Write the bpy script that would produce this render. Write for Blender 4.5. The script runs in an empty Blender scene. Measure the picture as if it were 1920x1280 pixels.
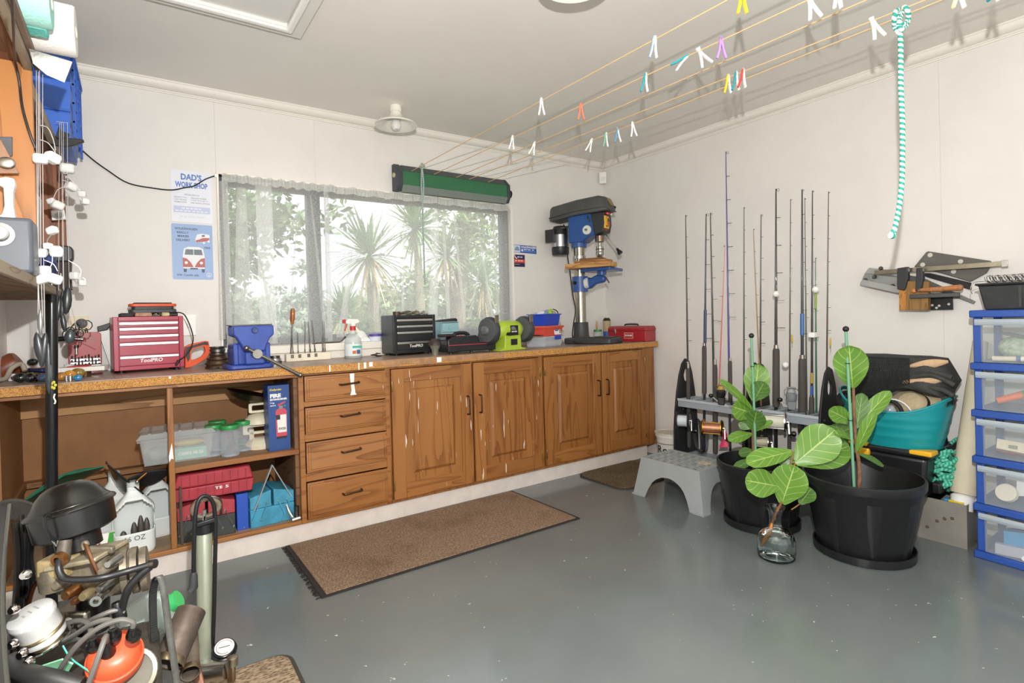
import bpy, math, random
from mathutils import Vector, Matrix, noise
random.seed(7)
PI = math.pi
scene = bpy.context.scene
COL = scene.collection

# ------------------------------------------------------------------ camera
CAM_H = 1.133
YAW, PITCH, ROLL = math.radians(34.68), math.radians(-.37), math.radians(-1.5)
FOC, PX, PY = 1022.4, 960., 600.
_f = Vector((math.sin(YAW)*math.cos(PITCH), math.cos(YAW)*math.cos(PITCH), math.sin(PITCH)))
_r = Vector((math.cos(YAW), -math.sin(YAW), 0)); _u = _r.cross(_f)
CR = math.cos(ROLL)*_r + math.sin(ROLL)*_u
CU = -math.sin(ROLL)*_r + math.cos(ROLL)*_u
CF = _f
cam_d = bpy.data.cameras.new('camera'); cam = bpy.data.objects.new('camera', cam_d); COL.objects.link(cam)
cam.matrix_world = Matrix(((CR.x, CU.x, -CF.x, 0), (CR.y, CU.y, -CF.y, 0), (CR.z, CU.z, -CF.z, CAM_H), (0, 0, 0, 1)))
cam_d.sensor_fit = 'HORIZONTAL'; cam_d.sensor_width = 36; cam_d.lens = FOC/1920*36
cam_d.shift_y = (PY-640)/1920; cam_d.clip_start = .02; cam_d.clip_end = 300
scene.camera = cam

# ------------------------------------------------------------------ sky, flash, added sun, exposure
world = bpy.data.worlds.new('overcast_sky'); scene.world = world; world.use_nodes = True
wn, wl = world.node_tree.nodes, world.node_tree.links
bg = wn['Background']
tc = wn.new('ShaderNodeTexCoord'); nz = wn.new('ShaderNodeTexNoise'); rp = wn.new('ShaderNodeValToRGB')
nz.inputs['Scale'].default_value = 3.0; nz.inputs['Detail'].default_value = 5
rp.color_ramp.elements[0].position = .35; rp.color_ramp.elements[0].color = (.74, .80, .88, 1)
rp.color_ramp.elements[1].position = .6; rp.color_ramp.elements[1].color = (1, 1, 1, 1)
wl.new(tc.outputs['Generated'], nz.inputs['Vector']); wl.new(nz.outputs['Fac'], rp.inputs['Fac'])
wl.new(rp.outputs['Color'], bg.inputs['Color']); bg.inputs['Strength'].default_value = 2.3

fl_d = bpy.data.lights.new('camera_flash', 'POINT'); fl_d.energy = 290; fl_d.shadow_soft_size = .014; fl_d.color = (1, .985, .96)
fl_o = bpy.data.objects.new('camera_flash', fl_d); COL.objects.link(fl_o); fl_o.location = (.06, 0, 1.46)

sun_d = bpy.data.lights.new('sun', 'SUN'); sun_d.energy = 8; sun_d.angle = math.radians(3); sun_d.color = (1, .95, .86)  # sun added behind the camera; its doorway patch bounces up to the ceiling
sun = bpy.data.objects.new('sun', sun_d); COL.objects.link(sun); sun.location = (0, -10, 20)
sun.rotation_euler = Vector((-.10, .60, -.79)).to_track_quat('-Z', 'Y').to_euler()
try: scene.cycles.transparent_max_bounces = 24
except Exception: pass
vs = scene.view_settings
scene.display_settings.display_device = 'sRGB'
vs.view_transform = 'Standard'; vs.look = 'None'; vs.gamma = 1; vs.use_curve_mapping = False; vs.exposure = -.27

# ------------------------------------------------------------------ measuring: photograph point -> point on a plane of the room
def ray(px, py): return CR*((px-PX)/FOC) - CU*((py-PY)/FOC) + CF
O = Vector((0, 0, CAM_H))
def BK(px, py, Y): d = ray(px, py); return O + d*(Y/d.y)
def RT(px, py, X): d = ray(px, py); return O + d*(X/d.x)
def FL(px, py, Z=0.): d = ray(px, py); return O + d*((Z-CAM_H)/d.z)
def AT(px, py, d): return O + ray(px, py)*d

# ------------------------------------------------------------------ materials
def lin(h):
    h = h.lstrip('#'); c = [int(h[i:i+2], 16)/255 for i in (0, 2, 4)]
    return tuple(x/12.92 if x <= .04045 else ((x+.055)/1.055)**2.4 for x in c) + (1,)
MATS = {}
def N(nt, t, **kw):
    n = nt.nodes.new(t)
    for k, v in kw.items(): setattr(n, k, v)
    return n
def mat(col, rough=.5, metal=0, vary=0, vscale=8, bump=0, bscale=60, coat=0, spec=.5, c2=None, stretch=None, key=None, detail=4):
    k = key or ('m', col, rough, metal, vary, vscale, bump, bscale, coat, spec, c2, stretch)
    if k in MATS: return MATS[k]
    m = bpy.data.materials.new('mat_%d' % len(MATS)); m.use_nodes = True; nt = m.node_tree
    b = nt.nodes['Principled BSDF']; c = lin(col)
    b.inputs['Base Color'].default_value = c; b.inputs['Roughness'].default_value = rough
    b.inputs['Metallic'].default_value = metal; b.inputs['Coat Weight'].default_value = coat
    b.inputs['Specular IOR Level'].default_value = spec
    if vary or bump or c2:
        t = N(nt, 'ShaderNodeTexCoord'); mp = N(nt, 'ShaderNodeMapping')
        if stretch: mp.inputs['Scale'].default_value = stretch
        nt.links.new(t.outputs['Object'], mp.inputs['Vector'])
        if vary or c2:
            n = N(nt, 'ShaderNodeTexNoise'); n.inputs['Scale'].default_value = vscale; n.inputs['Detail'].default_value = detail
            n.inputs['Roughness'].default_value = .65
            r = N(nt, 'ShaderNodeValToRGB'); e = r.color_ramp.elements
            e[0].position = .36; e[1].position = .64
            if c2: e[0].color = lin(c2); e[1].color = c
            else:
                e[0].color = tuple(x*(1-vary) for x in c[:3]) + (1,); e[1].color = tuple(min(1, x*(1+vary)) for x in c[:3]) + (1,)
            nt.links.new(mp.outputs[0], n.inputs['Vector']); nt.links.new(n.outputs['Fac'], r.inputs['Fac'])
            nt.links.new(r.outputs['Color'], b.inputs['Base Color'])
        if bump:
            n2 = N(nt, 'ShaderNodeTexNoise'); n2.inputs['Scale'].default_value = bscale; n2.inputs['Detail'].default_value = 3
            bp = N(nt, 'ShaderNodeBump'); bp.inputs['Strength'].default_value = bump; bp.inputs['Distance'].default_value = .01
            nt.links.new(mp.outputs[0], n2.inputs['Vector']); nt.links.new(n2.outputs['Fac'], bp.inputs['Height']); nt.links.new(bp.outputs[0], b.inputs['Normal'])
    MATS[k] = m; return m
def metal(col='#b8b8b4', rough=.3, vary=.15): return mat(col, rough, 1, vary, 20)
def wood(ca, cb, axis='x', scale=1., rough=.45, drips=False, coat=.15, key=None):
    """timber: stretched rings and pores along one axis of the object"""
    k = key or ('w', ca, cb, axis, scale, rough, drips)
    if k in MATS: return MATS[k]
    m = bpy.data.materials.new('timber_%d' % len(MATS)); m.use_nodes = True; nt = m.node_tree; L = nt.links.new
    b = nt.nodes['Principled BSDF']; b.inputs['Roughness'].default_value = rough; b.inputs['Coat Weight'].default_value = coat
    t = N(nt, 'ShaderNodeTexCoord'); mp = N(nt, 'ShaderNodeMapping')
    oi = N(nt, 'ShaderNodeObjectInfo'); ad = N(nt, 'ShaderNodeVectorMath', operation='ADD'); sc = N(nt, 'ShaderNodeVectorMath', operation='SCALE')
    sc.inputs['Scale'].default_value = 7.3
    cx = N(nt, 'ShaderNodeCombineXYZ')
    for i in range(3): L(oi.outputs['Random'], cx.inputs[i])
    L(cx.outputs[0], sc.inputs[0]); L(t.outputs['Object'], ad.inputs[0]); L(sc.outputs[0], ad.inputs[1])
    a = 'xyz'.index(axis); s = [scale*9]*3; s[a] = scale*.9
    mp.inputs['Scale'].default_value = s; L(ad.outputs[0], mp.inputs['Vector'])
    n1 = N(nt, 'ShaderNodeTexNoise'); n1.inputs['Scale'].default_value = 1.1; n1.inputs['Detail'].default_value = 2; n1.inputs['Distortion'].default_value = .4
    L(mp.outputs[0], n1.inputs['Vector'])
    mu = N(nt, 'ShaderNodeMath', operation='MULTIPLY'); mu.inputs[1].default_value = 6; L(n1.outputs['Fac'], mu.inputs[0])
    fr = N(nt, 'ShaderNodeMath', operation='FRACT'); L(mu.outputs[0], fr.inputs[0])
    r = N(nt, 'ShaderNodeValToRGB'); e = r.color_ramp.elements
    e[0].position = 0; e[0].color = lin(ca); e[1].position = .6; e[1].color = lin(ca)
    x = r.color_ramp.elements.new(.96); x.color = lin(cb)
    L(fr.outputs[0], r.inputs['Fac'])
    n3 = N(nt, 'ShaderNodeTexNoise'); n3.inputs['Scale'].default_value = .5; L(mp.outputs[0], n3.inputs['Vector'])
    mx = N(nt, 'ShaderNodeMixRGB', blend_type='MULTIPLY'); mx.inputs[0].default_value = .75
    r3 = N(nt, 'ShaderNodeValToRGB'); r3.color_ramp.elements[0].color = (.76, .70, .64, 1); r3.color_ramp.elements[1].color = (1, 1, 1, 1)
    r3.color_ramp.elements[0].position = .3; r3.color_ramp.elements[1].position = .65
    L(n3.outputs['Fac'], r3.inputs['Fac']); L(r.outputs['Color'], mx.inputs[1]); L(r3.outputs['Color'], mx.inputs[2])
    out = mx.outputs[0]
    if drips:
        mp2 = N(nt, 'ShaderNodeMapping'); mp2.inputs['Scale'].default_value = (75, 75, 7); L(t.outputs['Object'], mp2.inputs['Vector'])
        n4 = N(nt, 'ShaderNodeTexNoise'); n4.inputs['Scale'].default_value = 1; n4.inputs['Detail'].default_value = 1; L(mp2.outputs[0], n4.inputs['Vector'])
        r4 = N(nt, 'ShaderNodeValToRGB'); r4.color_ramp.elements[0].position = .735; r4.color_ramp.elements[1].position = .76; L(n4.outputs['Fac'], r4.inputs['Fac'])
        m4 = N(nt, 'ShaderNodeMixRGB'); m4.inputs[2].default_value = lin('#e8e0d4'); L(r4.outputs['Color'], m4.inputs[0]); L(out, m4.inputs[1]); out = m4.outputs[0]
    L(out, b.inputs['Base Color'])
    MATS[k] = m; return m
def clear(col='#e8f0f0', alpha=.25, rough=.1, key=None):
    """clear or milky plastic: part see-through, part glossy body"""
    k = key or ('c', col, alpha, rough)
    if k in MATS: return MATS[k]
    m = bpy.data.materials.new('clear_plastic_%d' % len(MATS)); m.use_nodes = True; nt = m.node_tree
    b = nt.nodes['Principled BSDF']; b.inputs['Base Color'].default_value = lin(col); b.inputs['Roughness'].default_value = rough
    b.inputs['Alpha'].default_value = alpha
    MATS[k] = m; return m
def glass(col='#ffffff', ior=1.45, rough=0.0):
    k = ('g', col, ior, rough)
    if k in MATS: return MATS[k]
    m = bpy.data.materials.new('glass_%d' % len(MATS)); m.use_nodes = True; nt = m.node_tree
    b = nt.nodes['Principled BSDF']; b.inputs['Base Color'].default_value = lin(col); b.inputs['Roughness'].default_value = rough
    b.inputs['Transmission Weight'].default_value = 1; b.inputs['IOR'].default_value = ior
    MATS[k] = m; return m
def pane_mat():
    if 'pane' in MATS: return MATS['pane']
    m = bpy.data.materials.new('window_glass'); m.use_nodes = True; nt = m.node_tree; nt.nodes.remove(nt.nodes['Principled BSDF'])
    o = nt.nodes['Material Output']; t = N(nt, 'ShaderNodeBsdfTransparent'); g = N(nt, 'ShaderNodeBsdfGlossy'); g.inputs['Roughness'].default_value = .0
    f = N(nt, 'ShaderNodeFresnel'); x = N(nt, 'ShaderNodeMixShader'); f.inputs['IOR'].default_value = 2.1
    ge = N(nt, 'ShaderNodeNewGeometry'); mr = N(nt, 'ShaderNodeMapRange'); mr.inputs['To Min'].default_value = 1.5; mr.inputs['To Max'].default_value = 1/1.5
    nt.links.new(ge.outputs['Backfacing'], mr.inputs['Value']); nt.links.new(mr.outputs[0], f.inputs['IOR'])
    nt.links.new(f.outputs[0], x.inputs[0]); nt.links.new(t.outputs[0], x.inputs[1]); nt.links.new(g.outputs[0], x.inputs[2]); nt.links.new(x.outputs[0], o.inputs['Surface'])
    MATS['pane'] = m; return m
def net_mat(key, dens, col='#f4f4f2'):
    if key in MATS: return MATS[key]
    m = bpy.data.materials.new(key); m.use_nodes = True; nt = m.node_tree; nt.nodes.remove(nt.nodes['Principled BSDF'])
    o = nt.nodes['Material Output']; L = nt.links.new
    t = N(nt, 'ShaderNodeBsdfTransparent'); d = N(nt, 'ShaderNodeBsdfDiffuse'); tr = N(nt, 'ShaderNodeBsdfTranslucent')
    d.inputs['Color'].default_value = lin(col); tr.inputs['Color'].default_value = lin(col)
    m1 = N(nt, 'ShaderNodeMixShader'); m1.inputs[0].default_value = .65; L(d.outputs[0], m1.inputs[1]); L(tr.outputs[0], m1.inputs[2])
    tc = N(nt, 'ShaderNodeTexCoord'); n = N(nt, 'ShaderNodeTexNoise'); n.inputs['Scale'].default_value = 320; n.inputs['Detail'].default_value = 1
    r = N(nt, 'ShaderNodeMapRange'); r.inputs['From Min'].default_value = .35; r.inputs['From Max'].default_value = .65
    r.inputs['To Min'].default_value = max(0, dens-.14); r.inputs['To Max'].default_value = min(1, dens+.14)
    L(tc.outputs['Object'], n.inputs['Vector']); L(n.outputs['Fac'], r.inputs['Value'])
    m2 = N(nt, 'ShaderNodeMixShader'); L(r.outputs[0], m2.inputs[0]); L(t.outputs[0], m2.inputs[1]); L(m1.outputs[0], m2.inputs[2]); L(m2.outputs[0], o.inputs['Surface'])
    MATS[key] = m; return m
def stripe_mat(key, ca, cb, freq=160, skew=0):
    """twisted rope: UV u runs round, v runs along"""
    if key in MATS: return MATS[key]
    m = bpy.data.materials.new(key); m.use_nodes = True; nt = m.node_tree; L = nt.links.new
    b = nt.nodes['Principled BSDF']; b.inputs['Roughness'].default_value = .8
    uv = N(nt, 'ShaderNodeUVMap'); s = N(nt, 'ShaderNodeSeparateXYZ'); L(uv.outputs[0], s.inputs[0])
    a = N(nt, 'ShaderNodeMath', operation='MULTIPLY'); a.inputs[1].default_value = freq; L(s.outputs['Y'], a.inputs[0])
    c = N(nt, 'ShaderNodeMath', operation='ADD'); L(a.outputs[0], c.inputs[0]); L(s.outputs['X'], c.inputs[1])
    f = N(nt, 'ShaderNodeMath', operation='FRACT'); L(c.outputs[0], f.inputs[0])
    g = N(nt, 'ShaderNodeMath', operation='GREATER_THAN'); g.inputs[1].default_value = .5; L(f.outputs[0], g.inputs[0])
    x = N(nt, 'ShaderNodeMixRGB'); x.inputs[1].default_value = lin(ca); x.inputs[2].default_value = lin(cb); L(g.outputs[0], x.inputs[0]); L(x.outputs[0], b.inputs['Base Color'])
    MATS[key] = m; return m
def leaf_mat(key, ca, cb, cv):
    if key in MATS: return MATS[key]
    m = bpy.data.materials.new(key); m.use_nodes = True; nt = m.node_tree; L = nt.links.new
    b = nt.nodes['Principled BSDF']; b.inputs['Roughness'].default_value = .38
    uv = N(nt, 'ShaderNodeUVMap'); s = N(nt, 'ShaderNodeSeparateXYZ'); L(uv.outputs[0], s.inputs[0])
    su = N(nt, 'ShaderNodeMath', operation='SUBTRACT'); su.inputs[1].default_value = .5; L(s.outputs['X'], su.inputs[0])
    ab = N(nt, 'ShaderNodeMath', operation='ABSOLUTE'); L(su.outputs[0], ab.inputs[0])
    mid = N(nt, 'ShaderNodeMath', operation='LESS_THAN'); mid.inputs[1].default_value = .018; L(ab.outputs[0], mid.inputs[0])
    m1 = N(nt, 'ShaderNodeMath', operation='MULTIPLY'); m1.inputs[1].default_value = 5; L(s.outputs['Y'], m1.inputs[0])
    m2 = N(nt, 'ShaderNodeMath', operation='MULTIPLY'); m2.inputs[1].default_value = 3.2; L(ab.outputs[0], m2.inputs[0])
    m3 = N(nt, 'ShaderNodeMath', operation='SUBTRACT'); L(m1.outputs[0], m3.inputs[0]); L(m2.outputs[0], m3.inputs[1])
    fr = N(nt, 'ShaderNodeMath', operation='FRACT'); L(m3.outputs[0], fr.inputs[0])
    lt = N(nt, 'ShaderNodeMath', operation='LESS_THAN'); lt.inputs[1].default_value = .055; L(fr.outputs[0], lt.inputs[0])
    mx = N(nt, 'ShaderNodeMath', operation='MAXIMUM'); L(mid.outputs[0], mx.inputs[0]); L(lt.outputs[0], mx.inputs[1])
    tcn = N(nt, 'ShaderNodeTexCoord'); n = N(nt, 'ShaderNodeTexNoise'); n.inputs['Scale'].default_value = 18; L(tcn.outputs['Object'], n.inputs['Vector'])
    c = N(nt, 'ShaderNodeMixRGB'); c.inputs[1].default_value = lin(ca); c.inputs[2].default_value = lin(cb); L(n.outputs['Fac'], c.inputs[0])
    v = N(nt, 'ShaderNodeMixRGB'); v.inputs[2].default_value = lin(cv); L(mx.outputs[0], v.inputs[0]); L(c.outputs[0], v.inputs[1]); L(v.outputs[0], b.inputs['Base Color'])
    MATS[key] = m; return m

# ------------------------------------------------------------------ scene tree helpers
WORLD = set()
def props(o, label=None, cat=None, group=None, kind=None):
    if label: o['label'] = label
    if cat: o['category'] = cat
    if group: o['group'] = group
    if kind: o['kind'] = kind
    return o
def thing(name, label=None, cat=None, loc=(0, 0, 0), rz=0, group=None, kind=None, w=False):
    o = bpy.data.objects.new(name, None); COL.objects.link(o); o.empty_display_size = .05
    o.location = loc; o.rotation_euler = (0, 0, rz)
    if w: WORLD.add(o.name)
    return props(o, label, cat, group, kind)
def top(o):
    while o.parent: o = o.parent
    return o
def dup(root, loc, rz=None, label=None, group=None):
    r = root.copy(); COL.objects.link(r); r.location = loc
    if rz is not None: r.rotation_euler = (0, 0, rz)
    props(r, label, None, group)
    for ch in list(root.children):
        c = ch.copy(); COL.objects.link(c); c.parent = r
        for g in ch.children:
            d = g.copy(); COL.objects.link(d); d.parent = c
    return r
def frame(n, hint=(0, 0, 1)):
    n = Vector(n).normalized(); h = Vector(hint)
    if abs(n.dot(h.normalized())) > .98: h = Vector((0, 1, 0)) if abs(n.y) < .9 else Vector((1, 0, 0))
    u = h.cross(n).normalized(); return u, n.cross(u).normalized(), n
class MB:
    def __init__(s): s.v = []; s.f = []; s.uv = {}
    def add(s, vs, fs, uvs=None):
        o = len(s.v); s.v += [tuple(p) for p in vs]
        for i, f in enumerate(fs):
            if uvs: s.uv[len(s.f)] = uvs[i]
            s.f.append(tuple(j+o for j in f))
        return s
    def box(s, x0, x1, y0, y1, z0, z1):
        return s.add([(x, y, z) for z in (z0, z1) for y in (y0, y1) for x in (x0, x1)],
                     [(0, 2, 3, 1), (4, 5, 7, 6), (0, 1, 5, 4), (2, 6, 7, 3), (0, 4, 6, 2), (1, 3, 7, 5)])
    def obox(s, c, a, b, d):
        c, a, b, d = Vector(c), Vector(a), Vector(b), Vector(d)
        return s.add([c+a*i+b*j+d*k for k in (-1, 1) for j in (-1, 1) for i in (-1, 1)],
                     [(0, 2, 3, 1), (4, 5, 7, 6), (0, 1, 5, 4), (2, 6, 7, 3), (0, 4, 6, 2), (1, 3, 7, 5)])
    def bar(s, p, q, w, h, up=(0, 0, 1)):
        p, q = Vector(p), Vector(q); u, v, n = frame(q-p, up)
        return s.obox((p+q)/2, u*w/2, v*h/2, (q-p)/2)
    def taper(s, x0, x1, y0, y1, z0, z1, i):      # box narrower at the bottom by i
        return s.add([(x0+i, y0+i, z0), (x1-i, y0+i, z0), (x0+i, y1-i, z0), (x1-i, y1-i, z0), (x0, y0, z1), (x1, y0, z1), (x0, y1, z1), (x1, y1, z1)],
                     [(0, 2, 3, 1), (4, 5, 7, 6), (0, 1, 5, 4), (2, 6, 7, 3), (0, 4, 6, 2), (1, 3, 7, 5)])
    def tray(s, x0, x1, y0, y1, z0, z1, i=.01, t=.003, lip=.008):   # open tapered tub with wall thickness and lip
        def ring(a, z): return [(x0+a, y0+a, z), (x1-a, y0+a, z), (x1-a, y1-a, z), (x0+a, y1-a, z)]
        rs = [ring(i, z0), ring(0, z1-lip), ring(-lip, z1-lip), ring(-lip, z1), ring(t, z1), ring(i+t, z0+t)]
        vs = [p for r in rs for p in r]; fs = [(3, 2, 1, 0)]
        for k in range(5):
            for j in range(4): fs.append((k*4+j, k*4+(j+1) % 4, (k+1)*4+(j+1) % 4, (k+1)*4+j))
        fs.append((20, 21, 22, 23)); return s.add(vs, fs)
    def tube(s, pts, r, n=8, cap=True, closed=False, uv=False):
        pts = [Vector(p) for p in pts]; m = len(pts); rs = r if isinstance(r, (list, tuple)) else [r]*m
        t = [(pts[(i+1) % m]-pts[i-1]) if closed else (pts[min(i+1, m-1)]-pts[max(i-1, 0)]) for i in range(m)]
        u, v, _ = frame(t[0]); vs = []; L = [0]
        for i in range(m):
            if i: L.append(L[-1]+(pts[i]-pts[i-1]).length)
            d = t[i].normalized(); u = (u-d*u.dot(d)).normalized(); v = d.cross(u)
            for k in range(n): a = 2*PI*k/n; vs.append(pts[i]+(u*math.cos(a)+v*math.sin(a))*rs[i])
        fs = []; uvs = []
        for i in range(m if closed else m-1):
            for k in range(n):
                j = (i+1) % m; fs.append((i*n+k, i*n+(k+1) % n, j*n+(k+1) % n, j*n+k))
                if uv: uvs.append(((k/n, L[i]), ((k+1)/n, L[i]), ((k+1)/n, L[j]), (k/n, L[j])))
        if cap and not closed:
            fs += [tuple(range(n-1, -1, -1)), tuple((m-1)*n+k for k in range(n))]
            if uv: uvs += [((0, 0),)*n, ((0, 0),)*n]
        return s.add(vs, fs, uvs if uv else None)
    def cyl(s, p, q, r, r2=None, n=20): return s.tube([p, q], [r, r if r2 is None else r2], n)
    def lathe(s, prof, c=(0, 0, 0), ax=(0, 0, 1), n=24, hint=(1, 0, 0)):
        c = Vector(c); u, v, w = frame(ax, hint); vs = []; idx = []
        for r, h in prof:
            if r <= 1e-6: idx.append([len(vs)]*n); vs.append(c+w*h)
            else:
                idx.append(list(range(len(vs), len(vs)+n)))
                for k in range(n): a = 2*PI*k/n; vs.append(c+w*h+(u*math.cos(a)+v*math.sin(a))*r)
        fs = []
        for a, b in zip(idx, idx[1:]):
            for k in range(n):
                f = []
                for i in (a[k], a[(k+1) % n], b[(k+1) % n], b[k]):
                    if i not in f: f.append(i)
                if len(f) > 2: fs.append(tuple(f))
        return s.add(vs, fs)
    def ell(s, c, r, n=14, m=8, R=None):
        c = Vector(c); r = (r, r, r) if not isinstance(r, (list, tuple)) else r
        vs = []; fs = []
        for i in range(m+1):
            th = PI*i/m
            for k in range(n):
                p = Vector((r[0]*math.sin(th)*math.cos(2*PI*k/n), r[1]*math.sin(th)*math.sin(2*PI*k/n), r[2]*math.cos(th)))
                vs.append(c+(R @ p if R else p))
        for i in range(m):
            for k in range(n): fs.append((i*n+k, (i+1)*n+k, (i+1)*n+(k+1) % n, i*n+(k+1) % n))
        return s.add(vs, fs)
    def prism(s, poly, o, u, v, t):
        o, u, v = Vector(o), Vector(u), Vector(v); nn = u.cross(v).normalized()*t; k = len(poly)
        a = [o+u*x+v*y for x, y in poly]; vs = a+[p+nn for p in a]
        fs = [tuple(range(k-1, -1, -1)), tuple(range(k, 2*k))]+[(i, (i+1) % k, k+(i+1) % k, k+i) for i in range(k)]
        return s.add(vs, fs)
    def ringplate(s, outer, inner, o, u, v, t):     # plate with a hole; both loops have the same count
        o, u, v = Vector(o), Vector(u), Vector(v); nn = u.cross(v).normalized()*t; k = len(outer)
        A = [o+u*x+v*y for x, y in outer]; B = [o+u*x+v*y for x, y in inner]
        vs = A+B+[p+nn for p in A]+[p+nn for p in B]; fs = []
        for i in range(k):
            j = (i+1) % k
            fs += [(i, k+i, k+j, j), (2*k+i, 2*k+j, 3*k+j, 3*k+i), (i, j, 2*k+j, 2*k+i), (k+j, k+i, 3*k+i, 3*k+j)]
        return s.add(vs, fs)
    def grid(s, fn, nu, nv, uv=False):
        vs = [fn(i/nu, j/nv) for j in range(nv+1) for i in range(nu+1)]; fs = []; uvs = []
        for j in range(nv):
            for i in range(nu):
                a = j*(nu+1)+i; fs.append((a, a+1, a+nu+2, a+nu+1))
                uvs.append(((i/nu, j/nv), ((i+1)/nu, j/nv), ((i+1)/nu, (j+1)/nv), (i/nu, (j+1)/nv)))
        return s.add(vs, fs, uvs if uv else None)
    def mesh(s, name, sharp=38):
        me = bpy.data.meshes.new(name); me.from_pydata(s.v, [], s.f); me.update()
        if s.uv:
            ul = me.uv_layers.new(name='UVMap').data
            for p in me.polygons:
                u = s.uv.get(p.index)
                if u:
                    for li, c in zip(p.loop_indices, u): ul[li].uv = c
        if sharp:
            me.polygons.foreach_set('use_smooth', [True]*len(me.polygons)); me.set_sharp_from_angle(angle=math.radians(sharp))
        return me
    def build(s, name, m, parent=None, bev=0, sharp=38, label=None, cat=None, group=None, kind=None, seg=2, solid=0, sub=0):
        loc = None
        if parent is None:
            xs, ys, zs = zip(*s.v); loc = Vector(((min(xs)+max(xs))/2, (min(ys)+max(ys))/2, min(zs)))
            s.v = [(p[0]-loc.x, p[1]-loc.y, p[2]-loc.z) for p in s.v]
        else:
            r = top(parent)
            if r.name in WORLD:
                M = (Matrix.Translation(r.location) @ r.rotation_euler.to_matrix().to_4x4()).inverted()
                s.v = [tuple(M @ Vector(p)) for p in s.v]
        me = s.mesh(name, sharp); me.materials.append(m)
        o = bpy.data.objects.new(name, me); COL.objects.link(o)
        if parent: o.parent = parent
        else: o.location = loc
        if solid: md = o.modifiers.new('solid', 'SOLIDIFY'); md.thickness = solid; md.offset = 0
        if bev: md = o.modifiers.new('bevel', 'BEVEL'); md.width = bev; md.segments = seg; md.limit_method = 'ANGLE'; md.angle_limit = math.radians(40)
        if sub: md = o.modifiers.new('sub', 'SUBSURF'); md.levels = sub; md.render_levels = sub
        return props(o, label, cat, group, kind)
def B(*a): return MB().box(*a)
def text(body, m, parent, o, u, v, w, h, name='lettering', bold=.0, off=.0008, slant=0, mirror=False):
    cu = bpy.data.curves.new('t', 'FONT'); cu.body = body; cu.size = 1; cu.offset = bold; cu.resolution_u = 2; cu.shear = slant
    ob = bpy.data.objects.new('t', cu); COL.objects.link(ob)
    dg = bpy.context.evaluated_depsgraph_get(); me = bpy.data.meshes.new_from_object(ob.evaluated_get(dg))
    bpy.data.objects.remove(ob); bpy.data.curves.remove(cu)
    if not me.vertices: return None
    xs = [p.co.x for p in me.vertices]; ys = [p.co.y for p in me.vertices]
    x0, x1, y0, y1 = min(xs), max(xs), min(ys), max(ys)
    o, u, v = Vector(o), Vector(u).normalized(), Vector(v).normalized(); nn = u.cross(v).normalized()*off
    b = MB(); sx = (lambda t: 1-t) if mirror else (lambda t: t)
    b.add([o+u*(w*sx((p.co.x-x0)/(x1-x0)))+v*(h*(p.co.y-y0)/max(1e-6, y1-y0))+nn for p in me.vertices], [tuple(p.vertices) for p in me.polygons])
    bpy.data.meshes.remove(me)
    return b.build(name, m, parent, sharp=0)
def arc(c, r, a0, a1, n, u=(1, 0, 0), v=(0, 0, 1)):
    c, u, v = Vector(c), Vector(u), Vector(v)
    return [c+u*(r*math.cos(a0+(a1-a0)*i/n))+v*(r*math.sin(a0+(a1-a0)*i/n)) for i in range(n+1)]
def spline(pts, n=6):
    pts = [Vector(p) for p in pts]; out = []
    for i in range(len(pts)-1):
        p0 = pts[max(0, i-1)]; p1 = pts[i]; p2 = pts[i+1]; p3 = pts[min(len(pts)-1, i+2)]
        for k in range(n):
            t = k/n; out.append(.5*((2*p1)+(p2-p0)*t+(2*p0-5*p1+4*p2-p3)*t*t+(3*p1-p0-3*p2+p3)*t**3))
    return out+[pts[-1]]

# shared materials
PAINT = mat('#e3dfda', .6, vary=.025, vscale=3); CEIL = mat('#ebe7e0', .7, vary=.02, vscale=2)
WHITE = mat('#f2f0ec', .45); BLACK = mat('#17181a', .45); BLACKG = mat('#121314', .25); RUBBER = mat('#1c1c1d', .75, vary=.2)
DKGREY = mat('#3a3c3d', .5); STEEL = metal('#b9b9b6', .28); DSTEEL = metal('#6b6762', .42, .3); CHROME = metal('#dcdcda', .12, .03)
CAB = wood('#a06a36', '#875326', 'z', 1.0, drips=False); CABX = wood('#a06a36', '#875326', 'x', 1.0)
CABD = wood('#a06a36', '#875326', 'z', 1.0, drips=True, key='cabdrip'); CABDX = wood('#9e6835', '#855125', 'x', 1.0, drips=True, key='cabdripx')
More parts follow.
